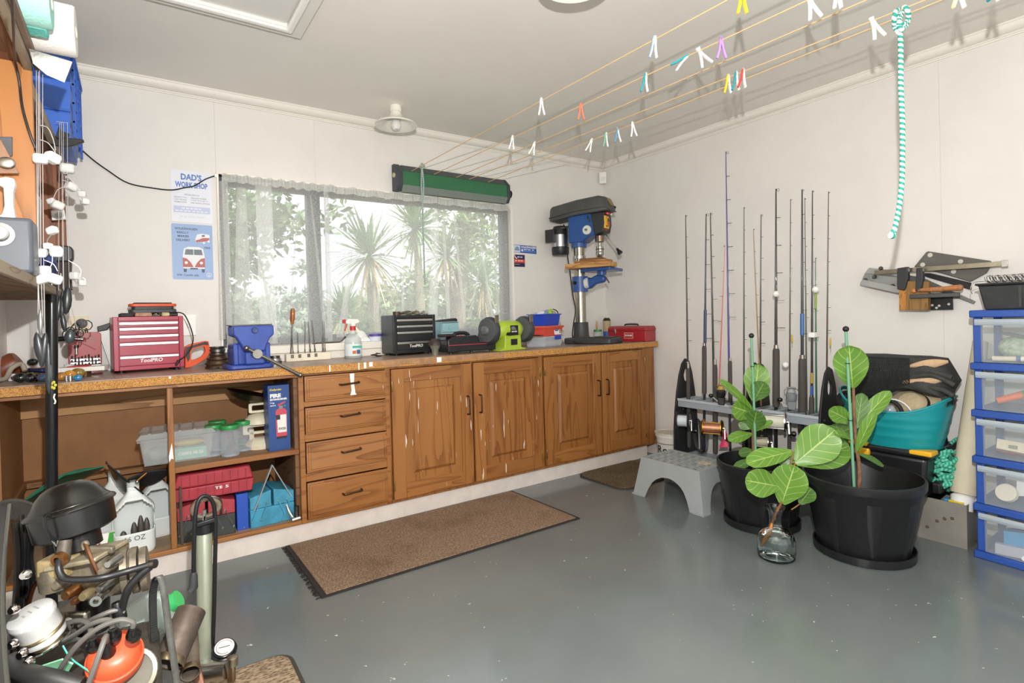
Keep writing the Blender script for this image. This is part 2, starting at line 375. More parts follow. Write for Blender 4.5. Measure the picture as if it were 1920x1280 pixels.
# ================================================================== the room
XL, XR, YB, YF, ZC = -.50, 3.43, 3.49, -3.2, 2.445; XLL = -3.3
def floor_mat():
    m = bpy.data.materials.new('painted_concrete'); m.use_nodes = True; nt = m.node_tree; L = nt.links.new
    b = nt.nodes['Principled BSDF']; t = N(nt, 'ShaderNodeTexCoord')
    n = N(nt, 'ShaderNodeTexNoise'); n.inputs['Scale'].default_value = 1.6; n.inputs['Detail'].default_value = 6; L(t.outputs['Object'], n.inputs['Vector'])
    r = N(nt, 'ShaderNodeValToRGB'); r.color_ramp.elements[0].position = .3; r.color_ramp.elements[1].position = .7
    r.color_ramp.elements[0].color = lin('#666d6e'); r.color_ramp.elements[1].color = lin('#737978'); L(n.outputs['Fac'], r.inputs['Fac'])
    v = N(nt, 'ShaderNodeTexNoise'); v.inputs['Scale'].default_value = 46; v.inputs['Detail'].default_value = 3; L(t.outputs['Object'], v.inputs['Vector'])
    r2 = N(nt, 'ShaderNodeValToRGB'); r2.color_ramp.elements[0].position = .735; r2.color_ramp.elements[1].position = .76; L(v.outputs['Fac'], r2.inputs['Fac'])
    x = N(nt, 'ShaderNodeMixRGB'); x.inputs[2].default_value = lin('#c9c8c2'); L(r2.outputs['Color'], x.inputs[0]); L(r.outputs['Color'], x.inputs[1]); L(x.outputs[0], b.inputs['Base Color'])
    n3 = N(nt, 'ShaderNodeTexNoise'); n3.inputs['Scale'].default_value = 5; L(t.outputs['Object'], n3.inputs['Vector'])
    mr = N(nt, 'ShaderNodeMapRange'); mr.inputs['To Min'].default_value = .08; mr.inputs['To Max'].default_value = .24; L(n3.outputs['Fac'], mr.inputs['Value']); L(mr.outputs[0], b.inputs['Roughness'])
    bp = N(nt, 'ShaderNodeBump'); bp.inputs['Strength'].default_value = .05; bp.inputs['Distance'].default_value = .01
    n4 = N(nt, 'ShaderNodeTexNoise'); n4.inputs['Scale'].default_value = 14; L(t.outputs['Object'], n4.inputs['Vector']); L(n4.outputs['Fac'], bp.inputs['Height']); L(bp.outputs[0], b.inputs['Normal'])
    return m
B(XLL-.1, XR+.1, YF, YB+.1, -.12, 0).build('floor', floor_mat(), kind='structure', label='grey glossy painted concrete floor')
B(XLL-.15, XR+.15, YF, YB+.2, ZC+.004, ZC+.12).build('ceiling', CEIL, kind='structure', label='off-white flat ceiling')
B(-40, 40, -40, 60, -.5, -.13).build('ground', mat('#b3b1a4', .9, vary=.12, vscale=.6), kind='structure', label='ground outside')
WX0, WX1, WZ0, WZ1 = .412, 2.412, 1.0, 1.985
wb = thing('wall_back', kind='structure', label='off-white lined wall with the window', w=True)
bk_ = MB().box(XL-.1, WX0, YB+.012, YB+.13, 0, ZC).box(WX1, XR+.1, YB+.012, YB+.13, 0, ZC).box(WX0, WX1, YB+.012, YB+.13, WZ1, ZC).box(WX0, WX1, YB+.012, YB+.13, 0, WZ0)
bk_.build('wall_framing', PAINT, wb)
for x0, x1, z0, z1 in ((XL, .3997, 0, ZC), (.4003, .9497, WZ1, ZC), (.9503, 2.4297, WZ1, ZC), (.4003, 2.4297, 0, WZ0), (.4003, WX0, WZ0, WZ1), (WX1, 2.4297, WZ0, WZ1), (2.4303, XR, 0, ZC)):
    B(x0, x1, YB, YB+.0125, z0, z1).build('lining_panel', PAINT, wb)
wr = thing('wall_right', kind='structure', label='off-white lined wall behind the fishing rods', w=True)
B(XR+.012, XR+.13, YF, YB+.1, 0, ZC).build('wall_framing', PAINT, wr)
for y0, y1 in ((YF, -.1543), (-.1537, 1.0457), (1.0463, 2.2452), (2.2455, YB)):
    B(XR, XR+.0125, y0, y1, 0, ZC).build('lining_panel', PAINT, wr)
MB().box(XL-.13, XL, .75, YB+.1, 0, ZC).box(XLL, XL-.13, .75, .88, 0, ZC).box(XLL-.1, XLL, YF, .88, 0, ZC).build('wall_left', PAINT, kind='structure', label='off-white wall behind the left shelves, with an added unseen return')  # unseen return and far wall added, widening the room to lessen flash bounce
wf = thing('wall_front_added', kind='structure', label='unseen wall added behind the camera to limit daylight, with a doorway', w=True)  # unseen wall, added to cut the ambient light; its doorway lets some in
MB().box(XLL-.1, -2.7, YF-.1, YF, 0, ZC).box(3.0, XR+.1, YF-.1, YF, 0, ZC).box(-2.7, 3.0, YF-.1, YF, 2.15, ZC).build('wall_framing', PAINT, wf)
# cornices, coved
cp = [(0, 0), (0, -.058), (.006, -.058), (.006, -.05), (.011, -.049), (.011, -.043)]+[(.012+.036*math.sin(a*PI/12), -.043+.034*(1-math.cos(a*PI/12))) for a in range(1, 7)]+[(.052, -.008), (.052, 0)]
CORN = mat('#e9e4dc', .5)
MB().prism([(-d, z) for d, z in cp], (XL, YB, ZC+.004), (0, 1, 0), (0, 0, 1), XR-XL).build('trim_1', CORN, kind='structure', label='white coved cornice above the window wall')
MB().prism([(d, z) for d, z in cp], (XR, YF, ZC+.004), (-1, 0, 0), (0, 0, 1), YB-YF).build('trim_2', CORN, kind='structure', label='white coved cornice above the fishing rods')
# kick of the bench
B(-.47, 3.30, 2.943, 2.965, 0, .098).build('baseboard_back', mat('#d9cec6', .6, vary=.06, vscale=10), kind='structure', label='pale painted kick board under the bench cabinets')
B(3.412, XR, 2.3, 3.48, 0, .09).build('baseboard_right', mat('#d9cec6', .6), kind='structure', label='low pale skirting beside the bench')
# ceiling hatch
h = thing('ceiling_hatch', 'white ceiling hatch with moulded frame', 'hatch', (.2, 2.2, ZC), w=True)
def picframe(x0, x1, y0, y1, w, z0, z1):
    b = MB(); b.ringplate([(x0, y0), (x1, y0), (x1, y1), (x0, y1)], [(x0+w, y0+w), (x1-w, y0+w), (x1-w, y1-w), (x0+w, y1-w)], (0, 0, z0), (1, 0, 0), (0, 1, 0), z1-z0); return b
B(-.05, .575, 1.905, 2.515, ZC-.004, ZC+.003).build('hatch_panel', mat('#dedcd8', .6), h)
HW = mat('#e3dfd8', .5)
picframe(-.125, .658, 1.835, 2.59, .075, ZC-.018, ZC+.003).build('outer_frame', HW, h, bev=.002)
picframe(-.075, .610, 1.885, 2.540, .03, ZC-.034, ZC-.0181).build('inner_moulding', WHITE, h, bev=.008, seg=3)
# ceiling lamps
def ceiling_lamp(x, y, label):
    t = thing('ceiling_lamp', label, 'lamp', (x, y, ZC), group='bare bulb ceiling lamps')
    EN = mat('#f0ece2', .25, coat=.4)
    MB().lathe([(0, .004), (.034, .004), (.036, -.006), (.036, -.03), (.03, -.034), (.03, -.052), (0, -.052)]).build('lamp_holder', EN, t)
    MB().lathe([(.032, -.034), (.036, -.05), (.05, -.07), (.085, -.09), (.125, -.108), (.130, -.118), (.126, -.117), (.083, -.095), (.048, -.075), (.028, -.05)], n=36).build('lamp_shade', EN, t)
    MB().lathe([(.016, -.05), (.016, -.075), (.024, -.09), (.031, -.108), (.031, -.122), (.02, -.14), (0, -.146)]).build('bulb', clear('#f6f6f2', .75, .08), t)
ceiling_lamp(1.356, 3.16, 'white enamel lamp with bare bulb on the ceiling near the window wall')
ceiling_lamp(FL(1078, -34, 2.33).x, FL(1078, -34, 2.33).y, 'white enamel ceiling lamp cut off by the top edge above the washing lines')

# ------------------------------------------------------------------ window and nets
w = thing('window_1', kind='structure', label='dark aluminium window behind net curtains', loc=(1.41, YB, 1.0), w=True)
ALU = mat('#4d5256', .4, .3); Y0 = YB+.045
b = MB().box(WX0, WX0+.045, Y0, Y0+.05, WZ0, WZ1).box(WX1-.045, WX1, Y0, Y0+.05, WZ0, WZ1).box(WX0+.045, WX1-.045, Y0, Y0+.05, WZ1-.05, WZ1).box(WX0+.045, WX1-.045, Y0, Y0+.05, WZ0, WZ0+.05)
b.build('window_frame', ALU, w, bev=.003)
B(.905, .985, Y0-.006, Y0+.055, WZ0+.05, WZ1-.05).build('mullion', ALU, w, bev=.003)
B(WX0+.045, .905, Y0+.022, Y0+.027, WZ0+.05, WZ1-.05).build('pane', pane_mat(), w)
B(.985, WX1-.045, Y0+.022, Y0+.027, WZ0+.05, WZ1-.05).build('pane', pane_mat(), w)
TRIM = mat('#efe9df', .5)
MB().box(WX0-.012, WX0, YB-.012, Y0, WZ0, WZ1+.012).box(WX1, WX1+.03, YB-.012, Y0, WZ0, WZ1+.012).box(WX0, WX1, YB-.012, Y0, WZ1, WZ1+.012).build('window_reveal', TRIM, w, bev=.002)
B(.40, 2.45, 3.33, Y0, .955, 1.0).build('window_sill', TRIM, w, bev=.004)
B(.40, 2.45, 3.345, YB, .91, .955).build('sill_board', TRIM, w, bev=.002)
def net(x0, x1, seed, label, gather):
    t = thing('net_curtain', label, 'curtain', ((x0+x1)/2, 3.46, 1.0), group='net curtains at the window', w=True)
    rnd = random.Random(seed); W = x1-x0
    ph = [(rnd.uniform(7, 11), rnd.uniform(0, 6.3), .35), (rnd.uniform(15, 21), rnd.uniform(0, 6.3), .3), (rnd.uniform(30, 40), rnd.uniform(0, 6.3), .12)]
    pl = [(rnd.uniform(.05, .95), rnd.uniform(.014, .03), rnd.uniform(-.06, .06)) for _ in range(int(W*6))]
    def f(u, v):     # v 0 top .. 1 bottom
        x = x0+W*u; z = 1.965-.964*v; a = .004+.016*v
        y = sum(q*math.sin(k*x+p) for k, p, q in ph)*a
        sq = 0
        for c, wd, sk in pl:
            dx = (u-(c+sk*v))*W
            y -= .009*(.25+v)*math.exp(-(dx/wd)**2)
        for g, s in gather:
            dx = x-g; k = s*v**2; x -= dx*k*math.exp(-(dx/.14)**2)
        if v > .97: y += .0
        return (x, 3.462+y*.7, z)
    MB().grid(f, 200, 26).build('net_panel', net_mat('net', .44), t, sharp=0)
    MB().grid(lambda u, v: (x0+W*u, 3.452+.008*math.sin(u*W*95)+.004*math.sin(u*W*240), 1.985-.045*v+.004*math.sin(u*60)), 220, 3).build('gathered_heading', net_mat('nethead', .86), t, sharp=0)
    if 0: pass
    for k, (c, wd) in enumerate(((.0, .03), (1, .03)) if W > 1 else ((0, .03), (.30, .09))):
        MB().grid(lambda u, v: (f(min(1, max(0, c)), v)[0]+(wd*u if c < .5 else -wd*u), f(c, v)[1]-.006, 1.96-.95*v), 2, 24).build('hem', net_mat('nethem', .62), t, sharp=0)
    return t
def pleats(t, lst):
    for (xa, ya), (xb, yb), wa, wb in lst:
        A, B_ = BK(xa, ya, 3.44), BK(xb, yb, 3.435); wa *= .0033; wb *= .0033
        MB().grid(lambda u, v: (A.x+(B_.x-A.x)*v+(u-.5)*(wa+(wb-wa)*v), 3.44-.012*math.sin(PI*u)-.004*v, A.z+(B_.z-A.z)*v), 6, 10).build('pleat', net_mat('netpleat', .5), t, sharp=0)
nl = net(.425, 1.0, 3, 'narrow net curtain over the left window pane', ((.80, .35),))
nr = net(.99, 2.405, 8, 'wide net curtain over the right window pane', ((1.95, .5), (2.2, .3), (1.25, .3)))

pleats(nl, [((452, 352), (458, 632), 14, 32), ((487, 480), (517, 634), 2, 9), ((415, 340), (417, 636), 8, 10), ((582, 365), (612, 634), 3, 9), ((558, 380), (545, 600), 2, 5)])
pleats(nr, [((818, 392), (812, 600), 14, 22), ((830, 400), (842, 602), 6, 10), ((850, 398), (872, 606), 5, 10), ((893, 402), (925, 606), 3, 8), ((925, 405), (935, 602), 6, 8), ((757, 400), (755, 600), 3, 7), ((716, 395), (708, 590), 3, 6), ((660, 470), (640, 632), 2, 18), ((905, 470), (880, 596), 2, 8)])
# ------------------------------------------------------------------ garden outside
def foliage(c, r, n, size, m, name, label, trunk=None, seed=1, hang=0):
    c = Vector(c); rnd = random.Random(seed); t = thing(name, label, 'tree', (c.x, c.y, -.13), group='trees beyond the window', w=True)
    b = MB()
    cl = [Vector((rnd.gauss(0, .5)*r[0], rnd.gauss(0, .5)*r[1], rnd.gauss(0, .5)*r[2])) for _ in range(max(6, n//60))]
    for i in range(n):
        p = c+rnd.choice(cl)+Vector((rnd.gauss(0, .16)*r[0], rnd.gauss(0, .16)*r[1], rnd.gauss(0, .16)*r[2]))
        u = Vector((rnd.gauss(0, 1), rnd.gauss(0, 1), rnd.gauss(-hang, .7))).normalized(); v = u.cross(Vector((rnd.gauss(0, 1), rnd.gauss(0, 1), rnd.gauss(0, 1)))).normalized()
        s = size*rnd.uniform(.6, 1.3)
        b.add([p, p+u*s*.5+v*s*.2, p+u*s, p+u*s*.5-v*s*.2], [(0, 1, 2, 3)])
    b.build('crown', m, t, sharp=0)
    if trunk: MB().tube(spline([(trunk[0], trunk[1], -.13)]+[c+Vector(q) for q in trunk[2]]), [trunk[3]*(1-.5*i/(6*len(trunk[2]))) for i in range(6*len(trunk[2])+1)], 10).build('trunk', mat('#6b6355', .9, vary=.25), t)
    else: MB().tube([(c.x, c.y, -.13), (c.x, c.y, c.z)], [.12, .05], 8).build('trunk', mat('#5d5547', .9), t)
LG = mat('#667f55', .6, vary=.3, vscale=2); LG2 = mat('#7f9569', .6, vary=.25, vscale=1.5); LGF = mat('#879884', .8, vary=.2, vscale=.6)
foliage(BK(455, 410, 6.2), (.75, .5, .62), 2300, .13, LG, 'broadleaf_tree', 'leafy branch of a tree at the left pane', seed=2, trunk=(BK(425, 500, 6.2).x-.5, 6.4, [(-.5, 0, -.6), (.1, 0, -.1)], .09))
foliage(BK(905, 430, 8.5), (1.0, .8, 1.15), 2600, .15, LG2, 'broadleaf_tree', 'leafy tree with a forked trunk at the right end of the window', seed=5, trunk=(BK(845, 640, 8.5).x, 8.5, [(-.45, 0, -.6), (-.3, 0, .6)], .16))
for i, (px, py, Y, rx, rz) in enumerate(((440, 600, 15, 1.0, .75), (520, 612, 17, 1.1, .7), (556, 580, 20, .8, .8), (610, 606, 15, .9, .55), (880, 600, 13, 1.4, .8))):
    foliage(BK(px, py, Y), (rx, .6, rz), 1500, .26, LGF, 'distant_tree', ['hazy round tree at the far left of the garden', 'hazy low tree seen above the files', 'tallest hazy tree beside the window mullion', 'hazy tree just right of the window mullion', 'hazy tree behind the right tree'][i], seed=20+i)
CL = mat('#7a946e', .55, vary=.3, vscale=2); CDRY = mat('#dcc69a', .8, vary=.2)
def cabbage(px, py, Y, R, label, seed, dry=0):
    c = BK(px, py, Y); rnd = random.Random(seed); t = thing('cabbage_palm', label, 'palm', (c.x, Y, -.13), group='cabbage palms beyond the window', w=True)
    MB().tube([(c.x+.1, Y, -.13), (c.x+.05, Y, c.z*.5), c], [.08, .065, .05], 10).build('trunk', mat('#7d7a66', .9, vary=.25), t)
    def blades(n, m, nm, lo, hi, L):
        b = MB()
        for _ in range(n):
            a = rnd.uniform(0, 2*PI); e = rnd.uniform(lo, hi); d = Vector((math.cos(a)*math.cos(e), math.sin(a)*math.cos(e), math.sin(e)))
            s = d.cross(Vector((0, 0, 1))).normalized(); l = L*rnd.uniform(.75, 1.1); dr = rnd.uniform(.05, .35)*l; w_ = .022*L/.8
            pts = [c+d*l*q-Vector((0, 0, dr*q*q)) for q in (0, .35, .7, 1)]; ws = (w_*.6, w_, w_*.8, .002)
            b.add([p+s*k for p, k in zip(pts, ws)]+[p-s*k for p, k in zip(pts, ws)], [(0, 1, 5, 4), (1, 2, 6, 5), (2, 3, 7, 6)])
        b.build(nm, m, t, sharp=0)
    blades(150, CL, 'sword_leaves', -.5, 1.45, R)
    if dry: blades(dry, CDRY, 'dry_leaves', -1.5, -.6, R*.9)
for i, (px, py, Y, rx, rz) in enumerate(((735, 590, 9.5, .55, .55), (800, 560, 10.5, .6, .7), (868, 575, 9.3, .5, .6), (676, 606, 9, .35, .35))):
    foliage(BK(px, py, Y), (rx, .4, rz), 1500, .16, LG2, 'garden_shrub', ['bushy shrub under the left cabbage palm', 'bushy shrub behind the black chest and the green cord', 'bushy shrub seen above the green grinder', 'small shrub above the spray bottle'][i], seed=60+i)
cabbage(692, 480, 6.0, .62, 'spiky cabbage palm left of the hanging green cord', 31, 20)
cabbage(780, 430, 7.4, .72, 'spiky cabbage palm behind the hanging green cord', 32)
cabbage(838, 480, 8.6, .7, 'spiky cabbage palm right of the hanging green cord', 33, 20)
cabbage(645, 590, 5.4, .42, 'low palm with dry yellow leaves above the spray bottle', 34, 110)
cabbage(905, 530, 6.8, .55, 'spiky cabbage palm at the right end of the window', 35, 20)
# ================================================================== bench
YC, YD, YK, ZT = 2.89, 2.92, 3.46, .91       # worktop front, cabinet face, back, top
CABX2 = wood('#a67040', '#825024', 'x', .8)
DARKW = wood('#7d5a3c', '#5c3e26', 'x', .7, rough=.6, coat=0)
def chip():
    m = bpy.data.materials.new('chipboard_edge'); m.use_nodes = True; nt = m.node_tree; L = nt.links.new
    b = nt.nodes['Principled BSDF']; b.inputs['Roughness'].default_value = .8; t = N(nt, 'ShaderNodeTexCoord')
    v = N(nt, 'ShaderNodeTexNoise'); v.inputs['Scale'].default_value = 230; v.inputs['Detail'].default_value = 2; L(t.outputs['Object'], v.inputs['Vector'])
    r = N(nt, 'ShaderNodeValToRGB'); e = r.color_ramp.elements; e[0].position = .36; e[0].color = lin('#94622c'); e[1].position = .6; e[1].color = lin('#cc9755')
    x = e.new if False else None
    L(v.outputs['Fac'], r.inputs['Fac']); L(r.outputs['Color'], b.inputs['Base Color']); return m
CHIP = chip()
LAM = mat('#a08876', .35, vary=.14, vscale=14, c2='#8a7060')
t = thing('worktop', 'long chipboard worktop with worn brown laminate', 'worktop', (1.45, 3.2, .87), w=True)
B(-.47, 3.40, YC+.004, YB-.002, .905, ZT).build('laminate_top', LAM, t)
B(-.47, 1.09, YC, YB-.002, .868, .9049).build('chipboard_core', CHIP, t, bev=.002)
B(1.93, 3.40, YC, YB-.002, .868, .9049).build('chipboard_core', CHIP, t, bev=.002)
B(1.0901, 1.9299, YC+.006, YB-.002, .868, .9049).build('chipboard_core', CHIP, t)
# peeling laminate lip with ragged lower edge
rnd = random.Random(4); pts = [(1.06, .909)]; lo = []
for i in range(31): lo.append((1.06+.87*i/30, .876+rnd.uniform(-.006, .007)+.014*max(0, 1-i/4)+.004*math.sin(i)))
MB().prism([(1.93, .909), (1.06, .909)]+lo, (0, YC+.0055, 0), (1, 0, 0), (0, 0, 1), .004).build('peeling_edge', mat('#a57c58', .5, vary=.18, vscale=25), t)
for x, w_, z0 in ((.985, .006, .868), (1.015, .014, .874), (1.045, .02, .88), (1.455, .03, .876), (.83, .006, .87), (.12, .008, .895)):
    B(x, x+w_, YC-.0006, YC+.0004, z0, .905).build('paint_drip', WHITE, t)

# open shelves
s = thing('open_shelf_unit', 'open timber shelf unit with two bays under the bench', 'shelves', (.1, 3.2, .09), w=True)
HARD = mat('#8f6238', .65, vary=.12, vscale=5)
B(-.47, .68, 3.462, 3.475, .10, .868).build('back_panel', HARD, s)
B(-.47, .68, 3.43, 3.4615, .71, .80).build('back_rail', wood('#b98a58', '#8f6236', 'x', .7, rough=.6, coat=0), s)
B(-.47, -.452, 2.95, 3.46, .10, .868).build('side_panel', HARD, s)
B(.662, .68, 2.95, 3.46, .10, .868).build('side_panel', DARKW, s)
B(-.4519, .662, 3.40, 3.461, .385, .41).build('batten', wood('#9a7048', '#7a5330', 'x', 1, rough=.7, coat=0), s)
B(-.452, -.435, 2.95, 3.40, .385, .41).build('batten', wood('#9a7048', '#7a5330', 'y', 1, rough=.7, coat=0), s)
B(-.452, .662, 2.95, 3.46, .100, .115).build('bottom_board', mat('#9c8468', .7, vary=.12), s)
B(.131, .662, 2.955, 3.46, .458, .478).build('shelf_board', wood('#9a7550', '#7d5a38', 'x', .8, rough=.6, coat=0), s)
B(.11, .68, YD+.012, 2.955, .456, .482).build('shelf_lipping', CABX, s, bev=.003)
B(.111, .135, YD, 2.95, .118, .85).build('post', CAB, s, bev=.003)
B(-.47, .68, YD, 2.95, .098, .118).build('bottom_rail', CABX, s, bev=.003)
B(-.47, .68, YD, 2.95, .85, .868).build('top_rail', CABX2, s, bev=.002)
MB().prism([(.112, .54), (.116, .56), (.125, .60), (.128, .565), (.13, .525), (.122, .53), (.113, .515)], (0, YD-.0004, 0), (1, 0, 0), (0, 0, 1), -.0008).build('paint_chip', WHITE, s)

def handle(b, p, q):            # bow handle between two points, standing off to -Y
    p, q = Vector(p), Vector(q); n = Vector((0, -.03, 0)); d = (q-p)
    b.tube(spline([p, p+n*.85+d*.02, p+n+d*.12, p+n+d*.5, q+n-d*.12, q+n*.85-d*.02, q], 3), .005, 8)
    return b
HNDL = metal('#5a4636', .35, .1)
def raised_front(x0, x1, z0, z1, parent, m, nm, th=.02):
    """front with a stepped moulded edge"""
    b = MB()
    def ring(i, y): return [(x0+i, y, z0+i), (x1-i, y, z0+i), (x1-i, y, z1-i), (x0+i, y, z1-i)]
    rs = [ring(0, YD), ring(0, YD-th*.55), ring(.008, YD-th*.62), ring(.010, YD-th*.8), ring(.018, YD-th*.86), ring(.021, YD-th)]
    vs = [p for r in rs for p in r]; fs = []
    for k in range(len(rs)-1):
        for j in range(4): fs.append((k*4+j, k*4+(j+1) % 4, (k+1)*4+(j+1) % 4, (k+1)*4+j))
    fs.append(tuple(len(vs)-4+i for i in range(4))); fs.append((3, 2, 1, 0))
    b.add(vs, fs); return b.build(nm, m, parent, sharp=20)
d = thing('drawer_cabinet', 'varnished timber cabinet with four drawers', 'cabinet', (.92, 3.2, .098), w=True)
MB().box(.68, .706, YD, 2.945, .098, .868).box(1.145, 1.168, YD, 2.945, .098, .868).box(.706, 1.145, YD, 2.945, .856, .868).box(.706, 1.145, YD, 2.945, .098, .112)\
    .box(.706, 1.145, YD+.001, 2.945, .694, .722).box(.706, 1.145, YD+.001, 2.945, .514, .552).box(.706, 1.145, YD+.001, 2.945, .308, .35).build('face_frame', CABX, d, bev=.002)
MB().box(.6805, .70, 2.945, 3.46, .098, .868).box(1.15, 1.168, 2.945, 3.46, .098, .868).box(.70, 1.15, 3.44, 3.46, .098, .867).build('carcass', CAB, d)
for i, (z0, z1) in enumerate(((.724, .853), (.554, .690), (.353, .510), (.115, .303))):
    dr = raised_front(.709, 1.142, z0, z1, d, [CABDX, CABX, CABX2, CABX][i], 'drawer_front')
    zc = (z0+z1)/2+.012
    handle(MB(), (.885, YD-.019, zc-.003), (.985, YD-.019, zc+.003)).build('handle', HNDL, dr)
MB().prism([(.94, .85), (.965, .85), (.962, .80), (.968, .745), (.975, .735), (.94, .735), (.948, .76), (.944, .80)], (0, YD-.0203, 0), (1, 0, 0), (0, 0, 1), .0012).build('paint_drip', WHITE, d)
def door(x0, x1, parent, hx, hinge, drip):
    """framed door with a raised and fielded panel"""
    z0, z1 = .118, .853; b = MB(); F = YD-.018
    D = CABD if drip else CAB; DX = CABDX if drip else CABX
    st = MB().box(x0, x0+.075, F, YD, z0, z1); o = st.build('door', D, parent, bev=.002)
    B(x1-.075, x1, F, YD, z0, z1).build('stile', D, o, bev=.002)
    B(x0+.075, x1-.075, F+.0005, YD, z1-.075, z1).build('rail', DX, o, bev=.002)
    B(x0+.075, x1-.075, F+.0005, YD, z0, z0+.085).build('rail', DX, o, bev=.002)
    X0, X1, Z0, Z1 = x0+.075, x1-.075, z0+.085, z1-.075
    def ring(i, y): return [(X0+i, y, Z0+i), (X1-i, y, Z0+i), (X1-i, y, Z1-i), (X0+i, y, Z1-i)]
    rs = [ring(0, F+.008), ring(.045, F+.008), ring(.047, F+.012), ring(.060, F+.001), ring(.064, F-.001)]
    vs = [p for r in rs for p in r]; fs = []
    for k in range(len(rs)-1):
        for j in range(4): fs.append((k*4+j, k*4+(j+1) % 4, (k+1)*4+(j+1) % 4, (k+1)*4+j))
    fs.append(tuple(len(vs)-4+i for i in range(4)))
    MB().add(vs, fs).build('raised_panel', D, o, sharp=20)
    handle(MB(), (hx, F, .545), (hx, F, .655)).build('handle', HNDL, o)
    for z in (.20, .76): B(hinge-.004, hinge+.004, F-.006, F+.004, z-.03, z+.03).build('hinge', metal('#a58d55', .4), o, bev=.002)
def dcab(xa, xb, doors, label):
    t = thing('double_door_cabinet', label, 'cabinet', ((xa+xb)/2, 3.2, .098), w=True)
    MB().box(xa, doors[0][0]-.002, YD, 2.945, .098, .868).box(doors[-1][1]+.002, xb, YD, 2.945, .098, .868).box(doors[0][1]+.002, doors[1][0]-.002, YD, 2.945, .098, .868)\
        .box(xa, xb, YD+.001, 2.945, .855, .868).box(xa, xb, YD+.001, 2.945, .098, .116).build('face_frame', CAB, t, bev=.002)
    MB().box(xa, xa+.016, 2.945, 3.46, .098, .868).box(xb-.016, xb, 2.945, 3.46, .098, .868).box(xa+.016, xb-.016, 3.44, 3.46, .098, .867).build('carcass', CAB, t)
    (a, b_), (c, e) = doors
    door(a, b_, t, b_-.035, a+.002, xa < 2); door(c, e, t, c+.035, e-.002, xa < 2)
dcab(1.1685, 2.245, ((1.176, 1.695), (1.711, 2.227)), 'varnished double door cabinet splashed with white paint beside the drawers')
dcab(2.2455, 3.38, ((2.264, 2.783), (2.799, 3.251)), 'cleaner varnished double door cabinet at the right end of the bench')

# ------------------------------------------------------------------ floor mats and stool
def carpet(ca, cb, sx):
    k = ('carpet', ca)
    if k in MATS: return MATS[k]
    m = bpy.data.materials.new('carpet_%d' % len(MATS)); m.use_nodes = True; nt = m.node_tree; L = nt.links.new
    b = nt.nodes['Principled BSDF']; b.inputs['Roughness'].default_value = .95; b.inputs['Specular IOR Level'].default_value = .1; t = N(nt, 'ShaderNodeTexCoord')
    mp = N(nt, 'ShaderNodeMapping'); mp.inputs['Scale'].default_value = (sx, 130, 130); L(t.outputs['Object'], mp.inputs[0])
    v = N(nt, 'ShaderNodeTexVoronoi'); v.inputs['Scale'].default_value = 1; L(mp.outputs[0], v.inputs['Vector'])
    n = N(nt, 'ShaderNodeTexNoise'); n.inputs['Scale'].default_value = 3.2; n.inputs['Detail'].default_value = 5; L(t.outputs['Object'], n.inputs['Vector'])
    r = N(nt, 'ShaderNodeValToRGB'); r.color_ramp.elements[0].position = .1; r.color_ramp.elements[1].position = .75; r.color_ramp.elements[0].color = lin(ca); r.color_ramp.elements[1].color = lin(cb); L(v.outputs['Distance'], r.inputs['Fac'])
    r2 = N(nt, 'ShaderNodeValToRGB'); r2.color_ramp.elements[0].position = .25; r2.color_ramp.elements[1].position = .5; r2.color_ramp.elements[0].color = (.55, .5, .45, 1); L(n.outputs['Fac'], r2.inputs['Fac'])
    x = N(nt, 'ShaderNodeMixRGB', blend_type='MULTIPLY'); x.inputs[0].default_value = .8; L(r.outputs['Color'], x.inputs[1]); L(r2.outputs['Color'], x.inputs[2]); L(x.outputs[0], b.inputs['Base Color'])
    bp = N(nt, 'ShaderNodeBump'); bp.inputs['Strength'].default_value = .6; bp.inputs['Distance'].default_value = .004; L(v.outputs['Distance'], bp.inputs['Height']); L(bp.outputs[0], b.inputs['Normal'])
    MATS[k] = m; return m
t = thing('floor_mat', 'long brown carpet mat in front of the drawers', 'mat', (1.3, 2.6, 0), w=True)
q = [(.60, 2.285), (2.005, 2.285), (1.982, 2.915), (.597, 2.925)]
MB().prism(q, (0, 0, .001), (1, 0, 0), (0, 1, 0), .006).build('rubber_edge', mat('#2c2522', .9), t)
MB().prism([(.622, 2.298), (1.985, 2.298), (1.965, 2.905), (.615, 2.912)], (0, 0, .0071), (1, 0, 0), (0, 1, 0), .004).build('carpet_pile', carpet('#63503f', '#9a826d', 130), t)
fr = MB(); rnd = random.Random(9)
for i in range(260):
    y = 2.29+.63*rnd.random(); fr.tube([(.60, y, .004), (.588-rnd.random()*.012, y+rnd.uniform(-.006, .006), .002)], .0009, 4)
fr.build('frayed_edge', mat('#241e1c', .95), t, kind='stuff')
t = thing('floor_mat', 'small dark doormat half under the grey step stool', 'mat', (2.8, 2.7, 0), w=True)
def rrect(x0, x1, y0, y1, r, n=5):
    o = []
    for cx, cy, a in ((x1-r, y1-r, 0), (x0+r, y1-r, PI/2), (x0+r, y0+r, PI), (x1-r, y0+r, 1.5*PI)):
        o += [(cx+r*math.cos(a+PI/2*i/n), cy+r*math.sin(a+PI/2*i/n)) for i in range(n+1)]
    return o
MB().prism(rrect(2.53, 3.17, 2.46, 2.93, .09), (0, 0, .001), (1, 0, 0), (0, 1, 0), .006).build('rubber_edge', mat('#3b362f', .9), t)
MB().prism(rrect(2.545, 3.155, 2.475, 2.918, .08), (0, 0, .0071), (1, 0, 0), (0, 1, 0), .006).build('carpet_pile', carpet('#4a4035', '#74644f', 110), t)
t = thing('floor_mat', 'corner of a mottled brown doormat by the bicycle pump', 'mat', (.1, 1.6, 0), w=True)
